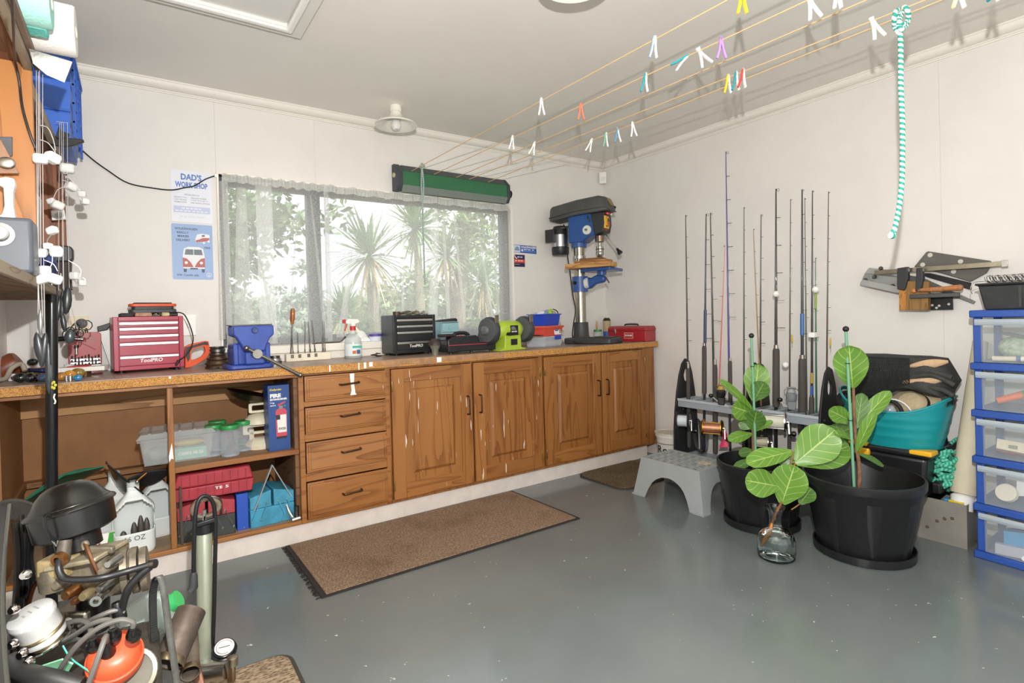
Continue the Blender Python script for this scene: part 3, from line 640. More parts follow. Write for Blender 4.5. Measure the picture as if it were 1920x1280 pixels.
MB().prism(rrect(-.35, .41, 1.35, 1.985, .06), (0, 0, .001), (1, 0, 0), (0, 1, 0), .007).build('rubber_edge', mat('#3b362f', .9), t)
MB().prism(rrect(-.335, .395, 1.365, 1.97, .05), (0, 0, .0081), (1, 0, 0), (0, 1, 0), .007).build('carpet_pile', carpet('#5a4c3e', '#a08c74', 70), t)

# grey plastic step stool, long axis along Y
t = thing('step_stool', 'grey plastic step stool with slotted top', 'stool', (2.735, 2.13, 0), w=True)
GP = mat('#9a9fa0', .42, vary=.03)
SX0, SX1, SY0, SY1, SH = 2.555, 2.915, 1.885, 2.40, .235; IN = .032
tx0, tx1, ty0, ty1 = SX0+IN, SX1-IN, SY0+IN+.012, SY1-IN-.012
def apron(a, b_, A, B_, n):     # side wall with an arch; a,b bottom corners, A,B top corners
    a, b_, A, B_ = map(Vector, (a, b_, A, B_)); mb = MB(); n = Vector(n)*.004; K = 28; vs = []
    for i in range(K+1):
        u = i/K; lo = a.lerp(b_, u); hi = A.lerp(B_, u); w_ = .2
        k = 0 if u < w_ or u > 1-w_ else .64*math.sqrt(max(0, 1-((u-.5)/(.5-w_))**2))**.8
        vs += [lo.lerp(hi, k), hi]
    m = len(vs); vs += [p+n for p in vs]; fs = []
    for i in range(K):
        j = 2*i; fs += [(j, j+2, j+3, j+1), (m+j, m+j+1, m+j+3, m+j+2), (j, m+j, m+j+2, j+2)]
    return mb.add(vs, fs)
c0, c1, c2, c3 = (SX0, SY0, 0), (SX0, SY1, 0), (SX1, SY1, 0), (SX1, SY0, 0)
C0, C1, C2, C3 = (tx0, ty0, SH), (tx0, ty1, SH), (tx1, ty1, SH), (tx1, ty0, SH)
for a, b_, A, D_, n in ((c0, c1, C0, C1, (1, 0, 0)), (c1, c2, C1, C2, (0, -1, 0)), (c2, c3, C2, C3, (-1, 0, 0)), (c3, c0, C3, C0, (0, 1, 0))):
    apron(a, b_, A, D_, n).build('side', GP, t)
for x, y in ((SX0, SY0), (SX0, SY1), (SX1, SY0), (SX1, SY1)):
    sx = 1 if x == SX0 else -1; sy = 1 if y == SY0 else -1
    MB().prism([(x-sx*.006, y-sy*.006), (x+sx*.06, y-sy*.006), (x+sx*.06, y+sy*.004), (x+sx*.004, y+sy*.004), (x+sx*.004, y+sy*.07), (x-sx*.006, y+sy*.07)][::sx*sy], (0, 0, 0), (1, 0, 0), (0, 1, 0), .008).build('foot', GP, t)
# slotted top: strips between slot rows
rows, cols = 8, 7; bT = MB(); dx_ = (tx1-tx0-.04)/rows; cy_ = (ty1-ty0-.05)/cols
bT.box(tx0, tx0+.02, ty0, ty1, SH-.0035, SH).box(tx1-.02, tx1, ty0, ty1, SH-.0035, SH).box(tx0+.02, tx1-.02, ty0, ty0+.018, SH-.0035, SH).box(tx0+.02, tx1-.02, ty1-.018, ty1, SH-.0035, SH)
for r in range(rows):
    xa = tx0+.02+r*dx_; bT.box(xa+dx_*.55, xa+dx_, ty0+.018, ty1-.018, SH-.0035, SH)
    for c_ in range(cols+1):
        ya = ty0+.025+c_*cy_+(cy_*.25 if r % 2 else 0); bT.box(xa, xa+dx_*.55, max(ty0+.018, ya-.011), min(ty1-.018, ya+.011), SH-.0035, SH)
bT.build('slotted_top', GP, t)
MB().lathe([(0, .0012), (.035, .001), (.04, 0)], (2.76, 2.02, SH), n=20).build('worn_badge', mat('#b9ab93', .6, vary=.2, vscale=40), t)
# ================================================================== things on the bench
Z = ZT+.0005
def tool_chest(name, label, loc, rz, w, d, h, col, rails, ucol, n_front):
    t = thing(name, label, 'tool chest', loc, rz)
    m = mat(col, .35, vary=.06, coat=.2); f = .012
    MB().box(0, w, .012, d, f, h).build('body', m, t, bev=.004)
    MB().box(0, .02, 0, .0119, f, h).box(w-.02, w, 0, .0119, f, h).box(.02, w-.02, 0, .0119, f, f+.02).box(.02, w-.02, 0, .0119, h-.02, h).build('front_frame', m, t, bev=.002)
    z0 = f+.022; tot = h-.022-z0; hs = n_front; s = sum(hs); z = z0
    for k in hs:
        hh = tot*k/s; dr = B(.023, w-.023, .002, .0119, z, z+hh-.004).build('drawer', m, t, bev=.001)
        B(.023, w-.023, -.004, .0019, z+hh-.018, z+hh-.004).build('rail_handle', rails, dr, bev=.002)
        z += hh
    for x in (.03, w-.03):
        for y in (.03, d-.03): MB().lathe([(0, 0), (.018, 0), (.018, .004), (.009, .006), (.009, f), (0, f)], (x, y, 0), n=14).build('foot', BLACK, t)
    text('ToolPRO', ucol, t, (w*.36, .0019, f+.035), (1, 0, 0), (0, 0, 1), w*.32, .018, bold=.02, slant=.2)
    return t
RAIL = metal('#d2d2d0', .3, .05)
tool_chest('tool_chest', 'red five-drawer mini tool chest with silver rails on the bench', (-.085, 3.20, Z), math.radians(6), .29, .165, .27, '#a3233f', RAIL, WHITE, (3.2, 4, 2.3, 2.3, 1.7))
tool_chest('tool_chest', 'black four-drawer mini tool chest in front of the net curtain', (1.30, 3.15, Z), math.radians(6), .30, .165, .25, '#222325', RAIL, WHITE, (3, 3.6, 2.2, 2.2))
# clutter on the red chest
c = Matrix.Rotation(math.radians(6), 3, 'Z')
def on_red(x, y, z): return Vector((-.085, 3.20, Z+.27))+c @ Vector((x, y, z))
t = thing('clamp_case', 'orange and black plastic tool case lying on the red tool chest', 'case', on_red(.07, .03, .018), math.radians(6))
MB().prism(rrect(0, .20, 0, .09, .02), (0, 0, 0), (1, 0, 0), (0, 1, 0), .018).build('case_base', DKGREY, t, bev=.003)
MB().prism(rrect(.012, .188, .008, .082, .015), (0, 0, .018), (1, 0, 0), (0, 1, 0), .014).build('case_middle', mat('#2a2c2e', .5), t)
MB().prism(rrect(0, .20, 0, .09, .02), (0, 0, .032), (1, 0, 0), (0, 1, 0), .014).build('case_lid', mat('#d9552b', .45), t, bev=.003)
B(.02, .18, .01, .08, .046, .052).build('case_top', DKGREY, t, bev=.003)
for i, (x0, x1, col, lab) in enumerate(((.03, .085, '#2b2b2b', 'flat black file lying across the red tool chest'), (.09, .16, '#b08a70', 'tan leather pouch lying on the red tool chest'), (.165, .195, '#7a7468', 'small steel clamp lying on the red tool chest'), (.20, .235, '#c2b489', 'pale timber offcut lying on the red tool chest'), (.237, .275, '#353a35', 'dark green tube lying at the corner of the red tool chest'))):
    p = on_red((x0+x1)/2, .06, .0005)
    t = thing('file' if i == 0 else ['pouch', 'clamp', 'offcut', 'tube'][i-1], lab, ['file', 'pouch', 'clamp', 'offcut', 'tube'][i], p, math.radians(6))
    if i == 4: MB().cyl((-.02, 0, .009), (.02, 0, .009), .009, n=14).build('body', mat(col, .5), t); MB().cyl((-.024, 0, .009), (-.0201, 0, .009), .010, n=14).build('cap', BLACK, t)
    elif i == 2: MB().tube(spline([(-.015, 0, .006), (-.01, .01, .012), (.01, .01, .012), (.015, 0, .006)]), .005, 8).build('frame', DSTEEL, t); MB().cyl((-.016, -.02, .006), (.016, -.02, .006), .005, n=10).build('screw', DSTEEL, t)
    else:
        MB().prism(rrect(-(x1-x0)/2, (x1-x0)/2, -.045, .04, .006), (0, 0, 0), (1, 0, 0), (0, 1, 0), .016).build('body', mat(col, .7, vary=.2, vscale=40), t, bev=.003)
        B(-(x1-x0)/2+.004, (x1-x0)/2-.004, -.03, -.02, .0161, .0185).build('ridge', mat(col, .6), t)
# charging cable from the chest
t = thing('power_cable', 'thin black cable hanging from the red tool chest', 'cable', on_red(.29, .05, -.27), w=True)
MB().tube(spline([on_red(.262, .03, .02), on_red(.30, .02, .005), on_red(.325, -.01, -.08), on_red(.325, -.02, -.14), on_red(.29, -.03, -.2), on_red(.262, -.012, -.225)], 6), .003, 8).build('lead', BLACK, t)
MB().cyl(on_red(.262, -.012, -.225), on_red(.25, -.012, -.25), .007, .005, 10).build('plug', BLACK, t)
# switch and sockets
def plate(name, label, c, w_, h, m):
    t = thing(name, label, 'switch', (c[0], YB-.0005, c[1]))
    B(-w_/2, w_/2, -.008, 0, -h/2, h/2).build('plate', m, t, bev=.003)
    return t
t = plate('light_switch', 'white vertical wall switch right of the red tool chest', (.245, 1.133), .072, .116, WHITE)
B(-.008, .008, -.0125, -.0081, -.012, .012).build('rocker', WHITE, t, bev=.002)
t = plate('power_socket', 'cream wall socket with a black plug behind the hanging lures', (BK(148, 612, 3.49).x, BK(148, 612, 3.49).z), .08, .10, mat('#e6d9b8', .5))
MB().lathe([(0, 0), (.022, 0), (.024, .01), (.02, .03), (0, .032)], (.012, -.008, .015), (0, -1, 0)).build('plug', BLACK, t)
# hand saws
def saw(name, label, p, rz, tilt, hcol, s):
    t = thing(name, label, 'saw', p, rz)
    M = Matrix.Rotation(tilt, 3, 'Y')
    def tr(poly): return [tuple((M @ Vector((x*s, 0, z*s))).xz) for x, z in poly]
    out = [(0, 0), (.02, .115), (.045, .125), (.13, .13), (.15, .125), (.15, .06), (.12, .02), (.06, -.005), (.03, -.012), (.0, -.012), (-.002, -.008), (-.002, -.004)]
    inn = [(.038, .035), (.05, .085), (.065, .095), (.11, .10), (.122, .095), (.122, .065), (.1, .04), (.07, .03), (.06, .028), (.05, .028), (.045, .029), (.04, .031)]
    MB().ringplate(tr(out), tr(inn), (0, 0, .014*s), (1, 0, 0), (0, 0, 1), .024).build('handle', mat(hcol, .45), t, bev=.004)
    g = [(.012, .06), (.022, .112), (.13, .126), (.146, .12), (.146, .10), (.118, .108), (.055, .1), (.04, .08), (.032, .04), (.018, .02)]
    MB().prism(tr(g), (0, .001, .014*s), (1, 0, 0), (0, 0, 1), .026).build('rubber_grip', DKGREY, t, bev=.002)
    MB().prism(tr([(.03, -.012), (.16, .055), (.30, .02), (.30, -.008)]), (0, -.011, .014*s), (1, 0, 0), (0, 0, 1), .0015).build('blade', STEEL, t)
saw('hand_saw', 'orange and grey hand saw handle standing beside the red tool chest', (.205, 3.29, Z), math.radians(8), math.radians(-8), '#e2582a', .85)
t = thing('hand_saw', 'dark grey saw handle sticking up behind the red drill bit case', 'saw', (-.19, 3.44, Z), w=True)
q = [BK(x, y, 3.43) for x, y in ((182, 612), (184, 622), (200, 618), (214, 604), (228, 598), (229, 593), (226, 592), (218, 596), (205, 605), (190, 610))]
MB().prism([(p.x, p.z) for p in q], (0, 3.43, 0), (1, 0, 0), (0, 0, 1), -.022).build('handle', DKGREY, t, bev=.003)
MB().prism([(q[1].x, q[1].z), (q[1].x+.05, Z+.002), (q[1].x+.13, Z+.002), (q[2].x+.02, q[2].z)], (0, 3.441, 0), (1, 0, 0), (0, 0, 1), -.0015).build('blade', mat('#8d8c88', .4, .5), t)
# red drill index
t = thing('drill_bit_case', 'open red metal drill bit case left of the red tool chest', 'case', (-.20, 3.36, Z), math.radians(4))
RED = mat('#a51c22', .4, vary=.1, coat=.2)
MB().prism(rrect(-.065, .065, 0, .165, .015), (0, .06, .035), (1, 0, 0), (0, 0, 1), -.008).build('lid', RED, t, bev=.002)
MB().box(-.065, .065, -.03, .058, 0, .004).box(-.065, .065, -.03, -.026, .004, .035).box(-.065, -.061, -.026, .058, .004, .035).box(.061, .065, -.026, .058, .004, .035).build('tray', RED, t)
for k, (y, z) in enumerate(((-.015, .03), (.012, .045), (.038, .06))):
    r = B(-.058, .058, y, y+.012, z, z+.012).build('bit_rack', STEEL, t, bev=.001)
    for i in range(9): MB().cyl((-.052+.013*i, y+.006, z-.02), (-.052+.013*i, y+.006, z+.02+.004*((i*5+k) % 4)), .003+.0004*((i+k) % 3), n=8).build('drill_bit', DSTEEL, r)
t = thing('chuck_key', 'steel chuck key standing in the red drill bit case', 'chuck key', (-.235, 3.375, Z+.095))
MB().cyl((0, 0, 0), (0, 0, .03), .006, n=10).build('shaft', STEEL, t); MB().cyl((0, 0, .03), (0, 0, .045), .009, n=10).build('head', DSTEEL, t)
# paper and offcuts in front of it
t = thing('paper_stack', 'papers and red card on timber blocks by the drill bit case', 'papers', (-.20, 3.2, Z), math.radians(-8))
B(-.045, .02, -.04, .05, 0, .025).build('block', wood('#8a6a50', '#6f523a', 'x', 1.2), t, bev=.002)
B(-.085, .09, -.06, .05, .0255, .045).build('paper', mat('#e7e4dd', .8), t, bev=.002)
MB().prism([(-.05, -.05), (.02, -.055), (.025, .03), (-.02, .035)], (0, 0, .046), (1, 0, 0), (0, 1, 0), .004).build('red_card', mat('#c43a36', .6), t)
MB().lathe([(0, 0), (.018, 0), (.02, .012), (0, .014)], (-.055, .02, .0455), n=16).build('clear_cap', clear('#dfe3e6', .5), t)

# ------------------------------------------------------------------ vise
t = thing('bench_vise', 'blue cast iron bench vise at the bench front', 'vise', (.475, 2.985, Z), math.radians(4))
VB = mat('#2f4a9e', .4, vary=.12, vscale=12, coat=.2)
MB().prism(rrect(-.115, .095, -.06, .11, .03), (0, 0, 0), (1, 0, 0), (0, 1, 0), .022).build('base', VB, t, bev=.006)
MB().prism([(-.085, .02), (.075, .02), (.078, .10), (.06, .13), (-.06, .13), (-.088, .10)], (0, .10, 0), (1, 0, 0), (0, 0, 1), .13).build('body', VB, t, bev=.008)
for x in (-.088, .058): B(x, x+.025, -.035, .09, .02, .125).build('side_rib', VB, t, bev=.006)
MB().prism([(-.095, .212), (.09, .212), (.09, .165), (.072, .15), (.055, .115), (.045, .085), (-.045, .085), (-.058, .115), (-.08, .155), (-.095, .17)], (0, -.035, 0), (1, 0, 0), (0, 0, 1), .045).build('front_jaw', VB, t, bev=.006)
MB().prism([(-.095, .212), (.09, .212), (.09, .165), (.06, .15), (-.06, .15), (-.095, .165)], (0, .05, 0), (1, 0, 0), (0, 0, 1), .045).build('rear_jaw', VB, t, bev=.006)
B(-.1, .095, -.034, .004, .2121, .218).build('jaw_plate', DSTEEL, t, bev=.001); B(-.1, .095, .006, .04, .2121, .218).build('jaw_plate', DSTEEL, t, bev=.001)
B(-.045, .045, -.06, -.0805, .022, .085).build('slide', VB, t, bev=.008)
MB().lathe([(0, .004), (.012, .006), (.016, 0)], (0, -.081, .188), (0, -1, 0), 18).build('badge', mat('#3a4a7a', .5), t)
MB().cyl((0, -.08, .075), (0, -.125, .075), .022, n=18).build('screw_boss', metal('#9a948c', .35), t)
hd = MB().cyl((-.045, -.108, .105), (.20, -.118, -.045), .0085, n=12).build('handle_bar', metal('#8f8a84', .3), t)
MB().ell((-.045, -.108, .105), .013).build('bar_knob', metal('#8f8a84', .3), hd); MB().ell((.20, -.118, -.045), .012).build('bar_knob', metal('#8f8a84', .3), hd)
# pulleys
t = thing('pulley_stack', 'stack of rusty step pulleys left of the vise', 'pulley', (.345, 3.15, Z))
RU = metal('#6d5a4a', .6, .3); z = 0
for i, (r, h_) in enumerate(((.058, .028), (.050, .024), (.038, .02), (.034, .016), (.036, .022))):
    MB().lathe([(0, z), (r, z), (r, z+.006), (r*.9, z+h_*.5), (r, z+h_-.006), (r, z+h_-.0005), (0, z+h_-.0005)], n=26).build('pulley', RU if i < 3 else DSTEEL, t); z += h_
t = thing('steel_rings', 'small stack of steel rings between the vise and the file block', 'rings', (.625, 3.19, Z)); z = 0
for i, r in enumerate((.036, .033, .026)):
    MB().lathe([(r*.6, z), (r, z), (r, z+.014), (r*.6, z+.014), (r*.6, z)], n=22).build('ring', STEEL if i % 2 else DSTEEL, t); z += .0145
t = thing('steel_disc', 'thin steel disc lying in front of the pulley stack', 'disc', (.335, 3.07, Z))
MB().lathe([(.012, 0), (.04, 0), (.041, .003), (.012, .004), (.012, 0)], n=24).build('disc', STEEL, t); MB().lathe([(0, .0041), (.008, .0041), (.008, .010), (0, .010)], n=6).build('nut', DSTEEL, t)
# file block
bx, by = .70, 3.265
t = thing('file_block', 'cream timber block drilled to hold files', 'block', (bx+.12, by, Z))
B(-.125, .125, -.022, .022, 0, .044).build('block', mat('#e6dcc6', .6, vary=.06), t, bev=.004)
for x in (-.10, -.06, -.01, .03): B(x, x+.016, -.024, -.0221, .02, .04).build('clip', DSTEEL, t)
def rod(x, h_, lean, r, label, hand=None, hl=.09):
    p = Vector((bx+.12+x, by, Z+.0445)); t = thing('file' if not hand else 'screwdriver', label, 'file' if not hand else 'screwdriver', p)
    q = Vector((lean, 0, h_))
    MB().tube([(0, 0, 0), q*.7, q], [r, r, r*.6], 8).build('shaft', DSTEEL, t)
    if hand: 
        u = q.normalized(); MB().lathe([(0, 0), (.008, 0), (.009, .012), (.014, .03), (.014, .07), (.012, .088), (0, .095)], q-u*.004, u, 16).build('handle', wood('#a5642f', '#7f4518', 'z', 2), t)
    else: MB().cyl(q*-.0, q*.12, r*1.5, n=8).build('tang', DSTEEL, t)
rod(-.095, .17, .012, .004, 'wooden-handled screwdriver standing tall in the file block', True)
for x, h_, l, lab in ((-.082, .11, -.005, 'short file just right of the screwdriver'), (-.055, .12, 0, 'thin rod with a dark ball top in the file block'), (-.018, .185, .006, 'slim file third from the left in the file block'), (.012, .18, -.006, 'slim file leaning left beside the thick one'), (.04, .19, -.014, 'thickest file in the middle of the file block'), (.082, .095, 0, 'short rod near the right end of the file block'), (.088, .185, 0, 'tall rod second from the right end of the file block'), (.098, .18, -.003, 'tall rod at the right end of the file block')):
    rod(x, h_, l, .0035 if 'thick' in lab else .0024, lab)
# spray bottle
t = thing('spray_bottle', 'clear trigger spray bottle with red nozzle by the window', 'bottle', (1.075, 3.235, Z), math.radians(8))
MB().lathe([(0, 0), (.045, 0), (.05, .008), (.05, .09), (.046, .115), (.03, .135), (.017, .145), (.016, .165), (0, .165)], n=26).build('bottle', clear('#dfe6e4', .45, .1), t)
MB().lathe([(.0505, .015), (.0505, .085)], n=26).build('label', mat('#dfeaea', .6), t)
B(-.03, .03, -.0525, -.051, .062, .074).build('label_band', mat('#4fb39a', .6), t)
B(-.03, -.008, -.0525, -.051, .028, .046).build('label_print', mat('#d9763a', .6), t); B(-.004, .018, -.0525, -.051, .026, .05).build('label_print', mat('#4a5f8f', .6), t)
MB().cyl((0, 0, .165), (0, 0, .19), .018, n=18).build('collar', mat('#c92f32', .4), t)
MB().prism([(-.045, .205), (-.05, .22), (-.03, .235), (.03, .232), (.042, .215), (.03, .208), (.014, .205), (.012, .19), (-.012, .19), (-.014, .205)], (0, .012, 0), (1, 0, 0), (0, 0, 1), .024).build('head', WHITE, t, bev=.003)
MB().prism([(-.045, .21), (-.062, .208), (-.062, .232), (-.046, .232)], (0, .01, 0), (1, 0, 0), (0, 0, 1), .02).build('nozzle', mat('#c92f32', .4), t, bev=.002)
MB().tube(spline([(-.03, 0, .212), (-.04, 0, .2), (-.048, 0, .175), (-.052, 0, .165)], 4), .005, 8).build('trigger', mat('#c92f32', .4), t)
t = thing('key_bunch', 'small bunch of dark keys right of the spray bottle', 'keys', (1.21, 3.22, Z))
for i in range(6):
    a = i*1.1; MB().tube([(0, 0, .004+.003*i), (.035*math.cos(a), .02*math.sin(a), .003+.003*i)], [.006, .003], 6).build('key', DSTEEL, t)
# things on the sill
t = thing('small_tub', 'white and purple tub on the window sill behind the black chest', 'tub', (BK(704, 620, 3.36).x, 3.36, 1.0005))
MB().lathe([(0, 0), (.036, 0), (.04, .03), (0, .03)], n=20).build('tub', mat('#dfe4ee', .5), t); MB().lathe([(0, .0302), (.043, .0302), (.043, .045), (0, .047)], n=20).build('lid', mat('#5b4a9c', .5), t)
t = thing('scraper', 'bent dark metal strip lying on the window sill', 'strip', (.95, 3.36, 1.0005))
MB().tube(spline([(-.06, 0, .004), (.05, 0, .004), (.09, 0, .008), (.115, 0, .03), (.12, 0, .036)], 5), [.004]*15+[.006]*4+[.009]*2, 6).build('strip', mat('#4c4438', .6), t); MB().lathe([(0, 0), (.012, 0), (.012, .006), (0, .006)], (-.066, 0, 0), n=10).build('end_stop', BLACK, t)
t = thing('cloth_heap', 'crumpled white cloth on the window sill', 'cloth', (1.16, 3.39, 1.0005))
MB().grid(lambda u, v: (-.09+.18*u, -.035+.07*v, max(0.0006, .045*math.sin(PI*u)*math.sin(PI*v)*(1+.5*math.sin(9*u+3*v)+.3*math.sin(14*v)))), 20, 12).build('fold', mat('#eeeeec', .9), t, sharp=0)
MB().grid(lambda u, v: (-.13+.1*u, -.02+.05*v, max(0.0006, .02*math.sin(PI*u)*math.sin(PI*v))), 10, 8).build('corner', mat('#eeeeec', .9), t, sharp=0)
# clutter on black chest
cc = Matrix.Rotation(math.radians(6), 3, 'Z')
def on_blk(x, y): v = cc @ Vector((x, y, 0)); return (1.30+v.x, 3.15+v.y, Z+.2505)
for i, (x, nm, lab, col) in enumerate(((.055, 'tape_roll', 'dark tape roll on the black tool chest', '#4a3028'), (.12, 'pliers', 'worn pliers lying on the black tool chest', '#6e6a5e'), (.185, 'clamp', 'brass coloured clip lying on the black tool chest', '#8a7f64'), (.245, 'wrench', 'bright wrench lying at the right of the black tool chest', '#b5b2aa'))):
    t = thing(nm, lab, nm.replace('_', ' '), on_blk(x, .06), math.radians(20*i-30)); m = mat(col, .45, .4 if i else 0, .2)
    if i == 0: MB().lathe([(.012, 0), (.024, 0), (.024, .022), (.012, .022), (.012, 0)], n=20).build('tape', m, t); MB().lathe([(.009, .001), (.0119, .001), (.0119, .021), (.009, .021), (.009, .001)], n=20).build('core', mat('#9a7a58', .8), t)
    else:
        MB().tube(spline([(-.05, .012, .008), (0, .004, .009), (.035, -.012, .008)]), [.006]*7+[.009]*6, 8).build('arm', m, t)
        MB().tube(spline([(-.05, -.012, .009), (0, -.002, .02), (.035, .012, .016)]), [.006]*7+[.009]*6, 8).build('arm', m, t)
# pale blue drawer unit behind
t = thing('parts_drawers', 'small pale blue plastic drawer unit right of the black chest', 'drawers', (1.735, 3.235, Z), math.radians(5))
PB = clear('#a9d3da', .62, .2)
MB().box(-.07, -.066, 0, .10, 0, .20).box(.066, .07, 0, .10, 0, .20).box(-.066, .066, .096, .10, 0, .20).box(-.066, .066, 0, .096, .196, .20).box(-.066, .066, 0, .096, 0, .004).build('case', PB, t, bev=.002)
for i in range(3):
    z = .008+i*.062; d_ = B(-.064, .064, -.002, .002, z, z+.058).build('drawer_front', PB, t, bev=.001)
    MB().tube(arc((0, -.004, z+.034), .016, PI, 2*PI, 10), .0025, 6).build('pull', PB, d_)
t = thing('flat_tool', 'flat black tool lying on the pale blue drawer unit', 'tool', (1.735, 3.285, Z+.2005), math.radians(4))
MB().prism([(-.075, 0), (.07, 0), (.072, .012), (.06, .022), (-.05, .014), (-.075, .01)], (0, .025, 0), (1, 0, 0), (0, 0, 1), .05).build('body', mat('#26282a', .5), t, bev=.003); B(-.06, .05, -.0265, -.0251, .003, .008).build('edge_strip', DKGREY, t)

# ------------------------------------------------------------------ black polishing machine
t = thing('bench_sharpener', 'black bench sharpener with a red pinstripe on the worktop edge', 'sharpener', (1.585, 2.99, Z), math.radians(2))
BK1 = mat('#232124', .35, vary=.1); 
MB().prism([(0, .01), (.36, .01), (.36, .055), (.355, .062), (.24, .062), (.225, .10), (.21, .112), (.03, .105), (0, .085)], (0, .13, 0), (1, 0, 0), (0, 0, 1), .13).build('body', BK1, t, bev=.006)
B(.003, .357, -.0012, -.0001, .052, .056).build('red_line', mat('#b3343e', .5), t)
for x in (.03, .18, .33): MB().lathe([(0, 0), (.01, 0), (.01, .0099), (0, .0099)], (x, .02, 0), n=10).build('foot', BLACK, t)
B(-.03, .06, .02, .08, .107, .125).build('lid_knob', mat('#2c2022', .4), t, bev=.004)
MB().tube(spline([(.08, .06, .108), (.09, .06, .125), (.16, .06, .126), (.19, .06, .108)], 4), .012, 10).build('guard', BK1, t)
MB().lathe([(0, 0), (.04, 0), (.045, .006), (.045, .024), (.04, .03), (0, .03)], (.275, .05, .09), (1, 0, 0), 24).build('wheel', mat('#5a5450', .6), t)
MB().lathe([(0, 0), (.03, 0), (.03, .02), (0, .02)], (.312, .05, .088), (1, 0, 0), 20).build('arbor', DSTEEL, t)
MB().lathe([(0, 0), (.01, .005), (.012, 0)], (.10, .02, .1115), (0, -.2, 1), 4).build('red_badge', mat('#b3343e', .4), t)
t = thing('tapered_cup', 'dark tapered sanding cup at the left of the black sharpener', 'cup', (1.515, 3.03, Z))
MB().lathe([(0, 0), (.02, 0), (.022, .03), (.036, .06), (.034, .06), (.02, .03), (0, .028)], n=22).build('cup', mat('#8d8d80', .3, .5), t)
MB().lathe([(0, .061), (.04, .061), (.038, .075), (.02, .098), (0, .10)], n=22).build('lid', mat('#3a2c28', .5), t)

# ------------------------------------------------------------------ green bench grinder
t = thing('bench_grinder', 'lime green bench grinder with two wheels', 'grinder', (2.05, 3.02, Z), math.radians(8))
LIME = mat('#a9c238', .38, vary=.03, coat=.2)
MB().prism([(-.115, 0), (.115, 0), (.115, .008), (.075, .018), (.07, .10), (-.07, .10), (-.075, .018), (-.115, .008)], (0, .055, 0), (1, 0, 0), (0, 0, 1), .11).build('foot_stand', LIME, t, bev=.004)
MB().lathe([(0, -.105), (.04, -.105), (.055, -.09), (.062, -.06), (.062, .06), (.055, .09), (.04, .105), (0, .105)], (0, 0, .135), (1, 0, 0), 30).build('motor_housing', LIME, t)
B(-.028, .04, -.0645, -.058, .10, .165).build('rating_plate', BLACK, t, bev=.001)
for i, z in enumerate((.152, .144, .136)): B(-.022, .008+.006*i, -.0653, -.0646, z, z+.003).build('plate_print', mat('#b8b8b0', .6), t)
for i in range(4): MB().lathe([(.002, 0), (.0048, 0), (.0048, .0006), (.002, .0006)], (-.016+.0125*i, -.0647, .124), (0, -1, 0), 12).build('plate_symbol', WHITE, t)
B(-.022, .036, -.0585, -.0555, .035, .075).build('switch', BLACK, t, bev=.003)
MB().cyl((-.05, -.05, .11), (-.05, -.085, .11), .011, n=14).build('guard_knob', BLACK, t)
for s_ in (-1, 1):
    x = s_*.155
    g = MB().lathe([(0, -.02), (.085, -.02), (.09, -.012), (.09, .012), (.085, .02), (0, .02)], (x, 0, .135), (1, 0, 0), 36).build('wheel_guard', mat('#3b3d40', .45), t)
    MB().lathe([(0, 0), (.078, 0), (.078, .016), (0, .016)], (x-.037, -.006, .138), (1, 0, 0), 34).build('grinding_wheel', mat('#56585a', .8, vary=.1), g)
    MB().lathe([(0, -.024), (.026, -.022), (.03, -.0005)], (x-.038, -.006, .138), (1, 0, 0), 20).build('flange', mat('#8d8f92', .4, .6), g)
    MB().lathe([(.05, .022), (.07, .021), (.07, .0265), (.05, .0275), (.05, .022)], (x, 0, .135), (1, 0, 0), 30).build('guard_ring', mat('#7b8087', .4), g)
    B(x-.016, x+.016, -.075, -.07, .17, .235).build('shield_bracket', metal('#8f8a78', .4), t, bev=.001)
    MB().obox((x, -.10, .238), (.03, 0, 0), (0, .035, -.008), (0, .0004, .0016)).build('eye_shield', clear('#e8ecec', .25, .1), t)
B(.2, .235, -.11, -.02, .085, .092).build('tool_rest', DSTEEL, t, bev=.001)

# ------------------------------------------------------------------ stacked tubs
t = thing('clear_tub', 'clear plastic tub with blue clips under the red tub', 'tub', (2.47, 3.16, Z), math.radians(20))
MB().tray(-.125, .125, -.085, .085, 0, .066, .012).build('tub', clear('#dfe4e8', .45, .15), t)
B(-.133, .133, -.093, .093, .0662, .074).build('lid', clear('#e6eaee', .6, .2), t, bev=.003)
B(-.01, .08, -.098, -.0935, .05, .078).build('clip', mat('#2447c4', .4), t, bev=.003)
for i in range(3): MB().cyl((-.09, -.04+.03*i, .02), (.09, -.045+.03*i, .022), .012, n=10).build('contents', mat('#e8e6e2', .6), t)
t = thing('red_tub', 'red plastic tub with a white label between clear and blue tubs', 'tub', (2.47, 3.16, Z+.0755), math.radians(20))
MB().tray(-.125, .125, -.085, .085, 0, .066, .010).build('tub', mat('#d8503f', .4), t)
B(-.134, .134, -.094, .094, .0662, .074).build('lid', mat('#df6a55', .4), t, bev=.003)
MB().obox((.055, -.0815, .033), (.045, 0, 0), (0, .0012, 0), (0, .003, .025)).build('label', WHITE, t); MB().obox((.085, -.083, .033), (.011, 0, 0), (0, .0012, 0), (0, .002, .018)).build('label_print', mat('#8fae9c', .6), t); MB().obox((.04, -.083, .04), (.02, 0, 0), (0, .0012, 0), (0, .001, .007)).build('label_print', mat('#5d6fb0', .6), t)
t = thing('blue_tub', 'blue open plastic tub of odds and ends on top of the red tub', 'tub', (2.475, 3.16, Z+.151), math.radians(20))
MB().tray(-.11, .11, -.07, .07, 0, .085, .010).build('tub', mat('#1f45b8', .4), t)
